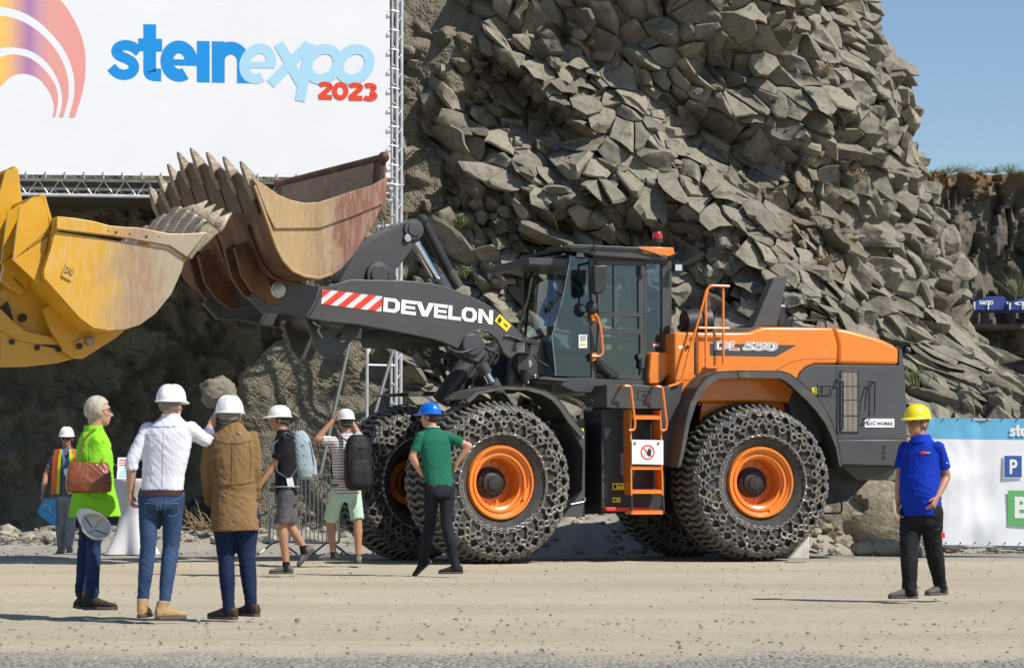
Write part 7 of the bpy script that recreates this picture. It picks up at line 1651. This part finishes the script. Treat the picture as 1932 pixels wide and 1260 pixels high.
# --- man in brown jacket
F = person('man from behind in a brown jacket and navy trousers beside the pointing man', 19.7, (440, 1166), q2_(575, 690), q2_(560, 275), q2_(548, 222, -.0), 92, 85,
    {'l': [q2_(530, 910), q2_(545, 1150, .0), 150], 'r': [q2_(630, 900, .03), q2_(655, 1135, .05), 140]},
    {'l': [q2_(436, 475, .02), q2_(458, 625, .10), q2_(500, 660, .18), (0, 0, 1), (0, 1, 0), .5], 'r': [q2_(672, 480, .02), q2_(668, 610, .14), q2_(650, 640, .22), (0, 0, 1), (0, 1, 0), .5]},
    cloth('brown_waxed_cotton', (.24, .145, .060), (.19, .115, .05), .8, 7, dist=.035), (M['navy'], .92), cloth('dark_brown_leather', (.06, .040, .028), None, .3, 20, .55), sleeve='long', sw=.185, dep=.125, boot=0, wr=.016, ws=6,
    shirt_r=[(-.20, .188, .146), (-.1, .184, .144), (.06, .176, .138), (.25, .162, .130), (.45, .160, .130), (.65, .168, .130), (.80, .180, .120), (.90, .155, .10), (.96, .12, .088), (1.0, .092, .08), (1.06, .078, .073)])
helmet(F.C+V((0, 0, .022)), F.hf, M['hwhite'], F.root, s=1.07); hair_cap(F, M['hair_s'], low=-.085); nape(F, M['blk'])
mb = MB(); mb.ring_loft([ell(F.N+V((0, 0, z)), F.sd, F.f, r, r*.95, 18) for z, r in ((-.02, .088), (.035, .078), (.03, .068), (-.01, .07))], False); cj = mb.build('collar', bpy.data.materials['brown_waxed_cotton'], F.root)
st_b = mat('jacket_seam', (.12, .068, .028), .9)
seam(F, F.shirt, k2([(470, 330), (530, 350), (600, 352), (655, 335)]), .005, st_b); seam(F, F.shirt, k2([(470, 545), (540, 550), (610, 548), (668, 535)]), .006, st_b); seam(F, F.shirt, k2([(560, 355), (558, 450), (556, 545)]), .004, st_b)
seam(F, F.shirt, k2([(500, 560), (498, 640), (500, 700)]), .006, st_b, 'vent'); seam(F, F.shirt, k2([(478, 345), (474, 430), (484, 520)]), .005, st_b, 'armhole_seam'); seam(F, F.shirt, k2([(645, 340), (652, 430), (645, 520)]), .005, st_b, 'armhole_seam')
patch(F, F.shirt, k2([(583, 295), (608, 293), (608, 303), (583, 305)]), .006, M['grey'], 'neck_label', 2)
# --- woman in lime green shirt
lime = cloth('lime_blouse_cloth', (.26, .66, .03), (.22, .58, .025), .6, 7, dist=.03)
F = person('grey haired woman in a lime green shirt and jeans looking up to the right', 20.15, (185, 1162), q1(330, 620), q1(325, 292), q1(352, 195), 20, 12,
    {'r': [q1(325, 850, -.02), q1(318, 1105, -.06), 0], 'l': [q1(285, 850, .12), q1(268, 1100, .14), 110]},
    {'r': [q1(315, 500, -.12), q1(338, 650, -.08), q1(340, 720, -.06), (0, 1, 0), (1, 0, 0), .8], 'l': [q1(350, 480, .12), q1(385, 560, .14), q1(400, 600, .1), (0, 0, 1), (0, -1, 0), .5]},
    lime, (cloth('dark_jeans', (.012, .028, .075), (.02, .045, .11), .8, 9), .84), cloth('dark_suede', (.045, .038, .033), None, .3, 20), sleeve='rolled', sw=.165, dep=.12, boot=1, front=1, wr=.014, ws=6,
    shirt_r=[(-.26, .20, .175), (-.2, .20, .170), (.0, .190, .155), (.2, .175, .135), (.45, .168, .13), (.65, .170, .125), (.80, .155, .112), (.90, .130, .095), (.97, .09, .078), (1.0, .078, .07), (1.05, .062, .062)], headk=.94)
hair_cap(F, M['hair_g'], low=-.085, k=1.05); mb = MB(); a = F.at; mb.ball(a(-.095, .0, -.005), .035, .03, .042, F.AX); mb.ball(a(-.055, .0, -.075), .045, .035, .05, F.AX); wrinkle(remesh(mb, .007, 2), .005, 40).build('hair_bun', M['hair_g'], F.root)
glasses(F, M['blk'])
mb = MB(); mb.ring_loft([ell(F.N+V((0, 0, z)), F.sd, F.f, r, r*.95, 18) for z, r in ((-.02, .080), (.045, .075), (.04, .066), (-.01, .066))], False); mb.build('collar', lime, F.root)
FW = F
st_l = mat('lime_seam', (.17, .46, .02), .8); seam(F, F.shirt, k1([(318, 310), (305, 380), (310, 450)]), .004, st_l, 'armhole_seam'); seam(F, F.shirt, k1([(250, 560), (300, 600), (350, 620), (400, 628)]), .003, st_l)
# bag on her shoulder
lea = mat('tan_leather', (.24, .062, .018), .35, c2=(.15, .035, .010), ns=5, bump=.3, bs=9, coat=.3)
bc_ = at(*q1(305, 510)[:2], 19.93); mb = MB(); rings = []
for z, hw_, hd in ((-.125, .15, .03), (-.115, .172, .06), (-.05, .178, .072), (.03, .170, .055), (.10, .150, .035), (.11, .14, .02)):
    rings.append(ell(bc_+V((0, 0, z)), V((.97, .2, 0)), V((-.2, .97, 0)), hw_, hd, 24, 4))
mb.ring_loft(rings); r = wrinkle(remesh(mb, .008, 2), .012, 5, 4); bg_ = r.build('handbag', lea, base=bc_, smooth=70); tag(bg_, 'brown leather shoulder bag carried by the woman in lime green', 'bag')
mb = MB(); P_ = [bc_+V((-.08, -.03, .09)), at(*q1(262, 400)[:2], 19.93), at(*q1(285, 320)[:2], 19.96), at(*q1(325, 282)[:2], 20.03), at(*q1(348, 290)[:2], 20.15), at(*q1(372, 400)[:2], 20.1), bc_+V((.09, .0, .09))]
mb.path(P_, .010, 6, flat=.5); mb.build('strap', lea, bg_)
mb = MB(); mb.ball(bc_+V((.2, -.02, .06)), .018, .008, .035); mb.build('tassel', M['black'], bg_)
# helmet held in her hand, hollow side towards the camera
hc = at(*q1(334, 752)[:2], 19.93); upv = V((-.35, .80, -.42)).normalized(); fv = V((-.55, -.1, .5)); fv = (fv-upv*fv.dot(upv)).normalized()
HE = empty('hard_hat', hc, 'white hard hat held upside down by the woman in lime green, inside showing', 'helmet')
h, ax = helmet(hc-upv*.03, fv, M['hwhite'], HE, up=upv, s=.96, name='shell')
mb = MB(); c = hc-upv*.015; f_, s_, u_ = ax
mb.path([c+f_*(.112*math.cos(t*math.pi/12))+s_*(.09*math.sin(t*math.pi/12)) for t in range(24)], .006, 6, closed=True, flat=2.0)
mb.build('headband', mat('cream_pad', (.55, .48, .33), .8), HE); mb = MB(); mb.path([c+s_*.09, c+upv*.07, c-s_*.09], .008, 6, flat=.3); mb.build('cradle', bpy.data.materials['cream_pad'], HE); mb = MB(); mb.path([c+f_*.11, c+upv*.072, c-f_*.11], .009, 6, flat=.3); mb.build('chin_strap', M['blk'], HE)
# --- man in hi-vis vest, far
F = person('distant man facing us in an orange and yellow safety vest', 36.3, (122, 1048), q1(188, 600), q1(198, 378), q1(195, 325, 0), 270, 272,
    {'l': [q1(210, 730), q1(212, 850, -.1), 275], 'r': [q1(165, 730), q1(172, 855, .1), 265]},
    {'r': [q1(95, 500), q1(80, 590, -.1), q1(76, 625, -.12), (1, 0, 0), (0, -1, 0), .8], 'l': [q1(242, 480, .05), q1(246, 560, .0), q1(246, 600, 0), (-1, 0, 0), (0, -1, 0), .5]},
    cloth('grey_polo', (.12, .13, .17)), (M['greyt'], 1.0), cloth('khaki_shoes', (.28, .24, .17)), sleeve='short', sw=.19, front=1, belly=.03, skin='skin2')
helmet(F.C+V((0, 0, .02)), F.hf, M['hwhite'], F.root, s=1.05); glasses(F, M['blk'], dark=True)
for k_, (x0, x1, m_) in enumerate(((-.20, -.115, 'o'), (-.115, -.06, 'y'), (.10, .19, 'o'), (.06, .10, 'y'))):
    mb = MB(); P_ = []; Q_ = []
    for t in (.02, .2, .4, .6, .8, .93, 1.0):
        c = F.H.lerp(F.N, t); xa2, xb3 = x0*(1 if t < .9 else .75), x1*(1 if t < .9 else .85); dpt = lambda x: .135*math.sqrt(max(.05, 1-(x/.215)**2))+.012
        P_.append(c+F.f*dpt(xa2)+F.sd*xa2); Q_.append(c+F.f*dpt(xb3)+F.sd*xb3)
    mb.slab(P_+Q_[::-1], [p-F.f*.012 for p in P_+Q_[::-1]]); mb.build('vest_panel', {'o': mat('hivis_orange', (.85, .16, .03), .6), 'y': mat('hivis_yellow', (.65, .75, .02), .6)}[m_], F.root, smooth=0)
mb = MB(); mb.box(at(*q1(192, 488)[:2], 36.1), .06, .008, .09); bd = mb.build('badge', M['white'], F.root); mb = MB(); a = at(*q1(192, 470)[:2], 36.12); mb.path([F.N+F.f*.1+F.sd*.06, a, F.N+F.f*.1-F.sd*.06], .008, 5); mb.build('lanyard', M['sky1'], F.root)
bp_ = at(*q1(97, 680)[:2], 36.15); mb = MB(); mb.slab([bp_+V((x, 0, z)) for x, z in ((-.12, .0), (-.04, .19), (.13, .17), (.14, -.21), (.06, -.18), (-.10, -.05))], [bp_+V((x, .04, z)) for x, z in ((-.12, .0), (-.04, .19), (.13, .17), (.14, -.21), (.06, -.18), (-.10, -.05))])
o = mb.build('plastic_bag', mat('blue_plastic', (.02, .28, .62), .35, c2=(.05, .4, .7), ns=8, bump=.5, bs=12), base=bp_, bevel=.01); tag(o, 'blue plastic bag hanging from the hand of the man in the safety vest', 'bag'); mb = MB(); mb.path([bp_+V((-.03, .01, .17)), F.A['r'][2]+V((0, 0, -.07)), bp_+V((.08, .01, .17))], .006, 5); mb.path([bp_+V((-.05, -.012, .06)), bp_+V((.0, -.014, .10)), bp_+V((.05, -.012, .06)), bp_+V((.06, -.012, -.02))], .006, 5); mb.build('handle', M['white'], o)
# --- man in black t-shirt and grey shorts, grey backpack
F = person('man in a black t-shirt and dark grey shorts striding left', 28.9, (545, 1085), q3(232, 660), q3(218, 285), q3(190, 205), 188, 182,
    {'l': [q3(205, 870, -.1), q3(235, 1120, -.08), 180, 0], 'r': [q3(260, 870, .1), q3(350, 1015, .12), 190, -48]},
    {'l': [q3(150, 500, -.12), q3(62, 620, -.15), q3(30, 670, -.15), (1, 0, 0), (-1, -.3, 0), .5], 'r': [q3(205, 500, .2), q3(185, 600, .2), q3(150, 640, .2), (0, 0, 1), (-1, 0, 0), .5]},
    cloth('black_cotton', (.012, .012, .015)), (cloth('grey_denim', (.075, .072, .078), (.11, .105, .11), .8, 9), 1.0), cloth('grey_sneaker', (.16, .15, .135), None, .5, 25), skin='skin2', sleeve='short', sw=.185, shorts=.92, front=1)
helmet(F.C+V((0, 0, .024)), F.hf, M['hwhite'], F.root, s=1.08, ridges=False, brimk=1.1); hair_cap(F, M['hair_b'], low=-.05); nape(F, mat('green_strap', (.02, .16, .09), .5))
for q in 'lr': mb = MB(); a = F.L[q]; mb.tube(a[2]-V((0, 0, .05)), a[2]+(a[1]-a[2]).normalized()*.05, .046, .042, 14); mb.build('sock', M['blackt'], F.root)
mb = MB(); mb.box(at(*q3(258, 598)[:2], 28.72), .07, .01, .11, (V((.97, 0, .2)), V((0, 1, 0)), V((-.2, 0, .97)))); mb.build('paper', M['white'], F.root)
def backpack(F, c, f, w_, h_, d_, m, m2, label, tilt=0):
    up = (V((0, 0, 1))+f*tilt).normalized(); sd = f.cross(up).normalized(); E = empty('backpack', c-up*h_/2, label, 'backpack'); mb = MB(); rings = []
    for t, a, b in ((0, .55, .5), (.04, .85, .8), (.2, 1, 1), (.5, .98, 1), (.78, .9, .9), (.93, .7, .65), (1, .4, .35)): rings.append(ell(c+up*(t-.5)*h_, sd, f, w_/2*a, d_/2*b, 24, 2.8))
    mb.ring_loft(rings); wrinkle(remesh(mb, .01, 2), .012, 8, 3).build('main_pack', m, E, smooth=70)
    mb = MB(); rings = []
    for t, a, b in ((.06, .6, .4), (.1, .8, .7), (.35, .82, .75), (.52, .7, .5), (.55, .5, .3)): rings.append(ell(c+up*(t-.5)*h_-f*d_*.38, sd, f, w_/2*a, d_*.28*b, 20, 2.8))
    mb.ring_loft(rings); wrinkle(remesh(mb, .009, 2), .008, 10, 5).build('front_pocket', m, E, smooth=70)
    mb = MB()
    for q in (-1, 1):
        s_ = F.sd*q*.10
        mb.path([c+up*h_*.38+f*d_*.4+s_, F.N+s_*1.15+V((0, 0, .0))-F.f*.02, F.N+s_*1.3-V((0, 0, .14))+F.f*.135, F.H.lerp(F.N, .35)+s_*1.5+F.f*.10, F.H.lerp(F.N, .22)+s_*1.75-F.f*.03, c-up*h_*.3+f*d_*.4+s_], .02, 6, flat=.3)
    mb.path([F.H.lerp(F.N, .1)-F.f*.14+F.sd*.16, F.H.lerp(F.N, .1)+F.sd*.195, F.H.lerp(F.N, .1)+F.f*.15+F.sd*.05, F.H.lerp(F.N, .1)+F.f*.15-F.sd*.05, F.H.lerp(F.N, .1)-F.sd*.195, F.H.lerp(F.N, .1)-F.f*.14-F.sd*.16], .022, 6, flat=.4)
    mb.build('strap', m2, E)
    mb = MB()
    for z in (.22, .02, -.18): mb.path([c+up*z*h_+sd*w_*.5, c+up*(z+.04)*h_-f*d_*.52, c+up*(z-.03)*h_-sd*w_*.5], .006, 5)
    for q in (-1, 1): mb.path([c+up*h_*.42+sd*q*w_*.25-f*d_*.2, c+up*h_*.2+sd*q*w_*.4-f*d_*.4, c-up*h_*.2+sd*q*w_*.4-f*d_*.45], .005, 5)
    mb.build('cord', M['black'] if m2 is not M['black'] else M['bright'], E); return E
gp = cloth('grey_ripstop', (.26, .33, .36), (.33, .40, .42), .7, 14, .6); backpack(F, at(*q3(335, 425)[:2], 28.95), F.f, .27, .54, .24, gp, mat('grey_webbing', (.20, .27, .29), .7), 'light grey hiking backpack worn by the man in the black t-shirt', .12)
# --- man in striped t-shirt, mint shorts, black backpack
stm = bpy.data.materials.new('striped_cotton'); stm.use_nodes = True; t = stm.node_tree; wv_ = t.nodes.new('ShaderNodeTexWave'); wv_.bands_direction = 'Z'; wv_.inputs['Scale'].default_value = 9; wv_.inputs['Distortion'].default_value = .6; wv_.inputs['Detail'].default_value = 1; rp = t.nodes.new('ShaderNodeValToRGB'); rp.color_ramp.interpolation = 'LINEAR'
rp.color_ramp.elements[0].position = .76; rp.color_ramp.elements[0].color = (.66, .62, .62, 1); rp.color_ramp.elements[1].position = .84; rp.color_ramp.elements[1].color = (.10, .07, .09, 1)
tc = t.nodes.new('ShaderNodeTexCoord'); t.links.new(tc.outputs['Object'], wv_.inputs['Vector']); t.links.new(wv_.outputs['Fac'], rp.inputs[0]); t.links.new(rp.outputs[0], t.nodes['Principled BSDF'].inputs['Base Color']); t.nodes['Principled BSDF'].inputs['Roughness'].default_value = .9
F = person('man in a striped t-shirt and mint shorts holding his helmet with both hands', 32.0, (648, 1066), q3(605, 650), q3(610, 300), q3(603, 220), 112, 125,
    {'l': [q3(505, 850, .15), q3(528, 1040, .1), 175], 'r': [q3(680, 850, -.05), q3(683, 1060, -.05), 100]},
    {'l': [q3(425, 325, -.1), q3(528, 205, -.02), q3(555, 160, 0), (1, 0, 0), (0, 1, 0), .3], 'r': [q3(680, 290, .25), q3(640, 215, .3), q3(615, 190, .3), (-1, 0, 0), (0, 1, 0), .3]},
    stm, (cloth('mint_cotton', (.42, .58, .47), (.36, .51, .41), .6, 7), 1.0), cloth('grey_trainers', (.22, .21, .18), None, .5, 25), skin='skin2', sleeve='short', sw=.20, shorts=.90, dep=.115)
helmet(F.C+V((0, 0, .03)), F.hf, M['hwhite'], F.root, s=1.06, ridges=False, up=V((0, 0, 1))); hair_cap(F, M['hair_b'], low=-.09, k=1.06); nape(F, bpy.data.materials['green_strap'])
mb = MB(); a = F.at; mb.ball(a(.055, 0, -.085), .055, .045, .04, F.AX); wrinkle(remesh(mb, .008, 2), .004, 30).build('beard', M['hair_b'], F.root)
for q in 'lr': mb = MB(); a = F.L[q]; mb.tube(a[2]-V((0, 0, .05)), a[2]+V((0, 0, .02)), .046, .043, 14); mb.build('sock', M['blackt'], F.root)
backpack(F, at(*q3(680, 470)[:2], 31.75), F.f, .34, .68, .24, cloth('black_nylon', (.018, .018, .02), None, .7, 14, .6), mat('black_webbing', (.02, .02, .02), .7), 'black hiking backpack worn by the man in the striped t-shirt', .03)
mb = MB(); p = at(*q3(745, 440)[:2], 31.7); 
# --- man in green t-shirt, blue helmet, hands on hips
grn = cloth('green_polo_cloth', (.012, .115, .070), (.016, .14, .085), .5, 6, dist=.03)
F = person('man in a dark green polo and blue helmet with hands on his hips', 28.9, (825, 1084), q4(428, 620), q4(385, 262), q4(368, 184), 112, 158,
    {'l': [q4(370, 850, .12), q4(320, 1085, .2), 185, -42], 'r': [q4(470, 850, -.02), q4(532, 1120, -.05), 178]},
    {'l': [q4(258, 435, -.08), q4(318, 545, -.0), q4(352, 548, .06), (1, .3, 0), (.3, -.2, 1), .3], 'r': [q4(612, 368, .02), q4(530, 480, .05), q4(505, 520, .10), (-1, .2, 0), (0, 0, 1), .4]},
    grn, (cloth('black_jeans', (.010, .011, .015), (.022, .023, .03), .9, 9), .92), cloth('black_trainers', (.035, .032, .03), None, .4, 22), sleeve='short', sw=.195, dep=.10, front=1,
    shirt_r=[(-.05, .165, .112), (.06, .160, .112), (.25, .158, .110), (.45, .168, .115), (.65, .180, .118), (.80, .182, .112), (.90, .155, .095), (.96, .115, .082), (1.0, .085, .075), (1.05, .063, .063)])
h, ax = helmet(F.C+V((0, 0, .020)), F.hf, M['hblue'], F.root, s=1.07, ridges=False, brimk=1.0); hair_cap(F, M['hair_b'], low=-.08)
mb = MB(); f_, s_, u_ = ax; c = F.C+V((.085, -.075, .075)); mb.box(c, .035, .006, .03, (V((.8, .5, 0)).normalized(), V((.5, -.8, .3)).normalized(), V((0, .2, 1)).normalized())); mb.build('sticker', M['white'], h, smooth=0)
mb = MB(); mb.path([F.N+F.sd*(.074*math.cos(t*math.pi/12))+F.f*(.072*math.sin(t*math.pi/12))+V((0, 0, .022)) for t in range(24)], .008, 6, closed=True); mb.build('collar', mat('pale_trim', (.55, .58, .5), .8), F.root)
# --- man in blue polo and yellow helmet, walking at the right
blu = cloth('royal_blue_polo_cloth', (.004, .035, .42), (.004, .03, .36), .6, 6, dist=.03)
F = person('man in a royal blue polo and yellow helmet walking in front of the white banner', 22.85, (1735, 1130), q5(305, 690), q5(303, 268), q5(280, 182), 232, 218,
    {'r': [q5(232, 900, -.05), q5(235, 1140, -.10), 190], 'l': [q5(372, 890, .08), q5(415, 1120, .25), 220, 0]},
    {'l': [q5(448, 490, -.02), q5(392, 610, -.14), q5(365, 670, -.18), (-1, .5, 0), (-.6, -.8, 0), .45], 'r': [q5(178, 490, .02), q5(168, 640, .02), q5(168, 700, .0), (1, 0, 0), (-.3, -1, 0), .5]},
    blu, (M['blackt'], 1.10), cloth('grey_safety_shoe', (.13, .12, .115), None, .4, 20), skin='skin2', sleeve='short', sw=.205, dep=.118, belly=.06, front=1, wr=.014,
    shirt_r=[(-.06, .182, .125), (.06, .178, .125), (.25, .176, .125), (.45, .176, .125), (.65, .182, .125), (.80, .185, .118), (.90, .158, .098), (.96, .12, .085), (1.0, .088, .076), (1.04, .066, .066)])
h, ax = helmet(F.C+V((0, 0, .034)), F.hf, M['hyel'], F.root, s=1.08, ridges=False, brimk=.8); hair_cap(F, M['hair_s'], low=-.05); glasses(F, M['blk'])
mb = MB(); mb.ring_loft([ell(F.N+V((0, 0, z))+F.f*o_, F.sd, F.f, r, r*.95, 18) for z, r, o_ in ((-.035, .100, .015), (.035, .078, 0), (.03, .070, 0), (-.02, .085, .01))], False); mb.build('collar', blu, F.root)
me_b = at(*q5(328, 348)[:2], 22.6); mb = MB(); X_ = V((.93, -.3, 0)).normalized(); U_ = V((0, 0, 1)); 
dg = bpy.context.evaluated_depsgraph_get(); ob = F.shirt; Mi = mtx(F.root).inverted()
def onshirt(px, py, o):
    a_, d_ = Mi @ CAM, ray(px, py); hit = ob.ray_cast(a_, d_); return (mtx(F.root) @ hit[1] - d_.normalized()*o) if hit[0] else at(px, py, 22.65)
bpy.context.view_layer.update()
QB = quad(k5([(300, 340)])[0], k5([(357, 342)])[0], k5([(356, 358)])[0], k5([(298, 356)])[0]); N6 = 6
mb = MB(); vs = [onshirt(*QB(i/N6, j), .004) for j in (0, 1) for i in range(N6+1)]; mb.add(vs, [(i, i+1, N6+2+i, N6+1+i) for i in range(N6)], 0); mb.m = [1 if i < 3 else 0 for i in range(N6)]
text_on(mb, lambda p: onshirt(p[0], p[1], .006), lambda a, b: QB(.5+.46*a, .2+.6*b), 'BOX', 2, bold=.02, res=1); mb.build('logo', [M['blk'], M['red'], M['white']], F.root, smooth=0)
mb = MB(); P_ = [onshirt(*k5([(x, y)])[0], .004) for x, y in ((448, 405), (466, 409), (466, 415), (448, 411))]; mb.add(P_, [(0, 1, 2, 3)]); mb.build('sleeve_logo', M['white'], F.root, smooth=0)
mb = MB(); p = at(*k5([(428, 828)])[0], 22.62); mb.box(p, .03, .01, .045); mb.build('pocket_tag', M['red'], F.root)

for f_, pts in ((F, k5([(305, 715), (300, 760), (302, 800)])),): seam(f_, f_.tr, pts, .004, M['blk'])
seam(F, F.tr, k5([(352, 800), (430, 790), (436, 858), (372, 862)]), .004, M['blk'], 'cargo_pocket_seam', True)
seam(F, F.shirt, k5([(415, 320), (425, 380), (420, 440)]), .004, mat('blue_seam', (.003, .02, .26), .8), 'armhole_seam'); seam(F, F.shirt, k5([(215, 320), (200, 380), (198, 430)]), .004, bpy.data.materials['blue_seam'], 'armhole_seam')
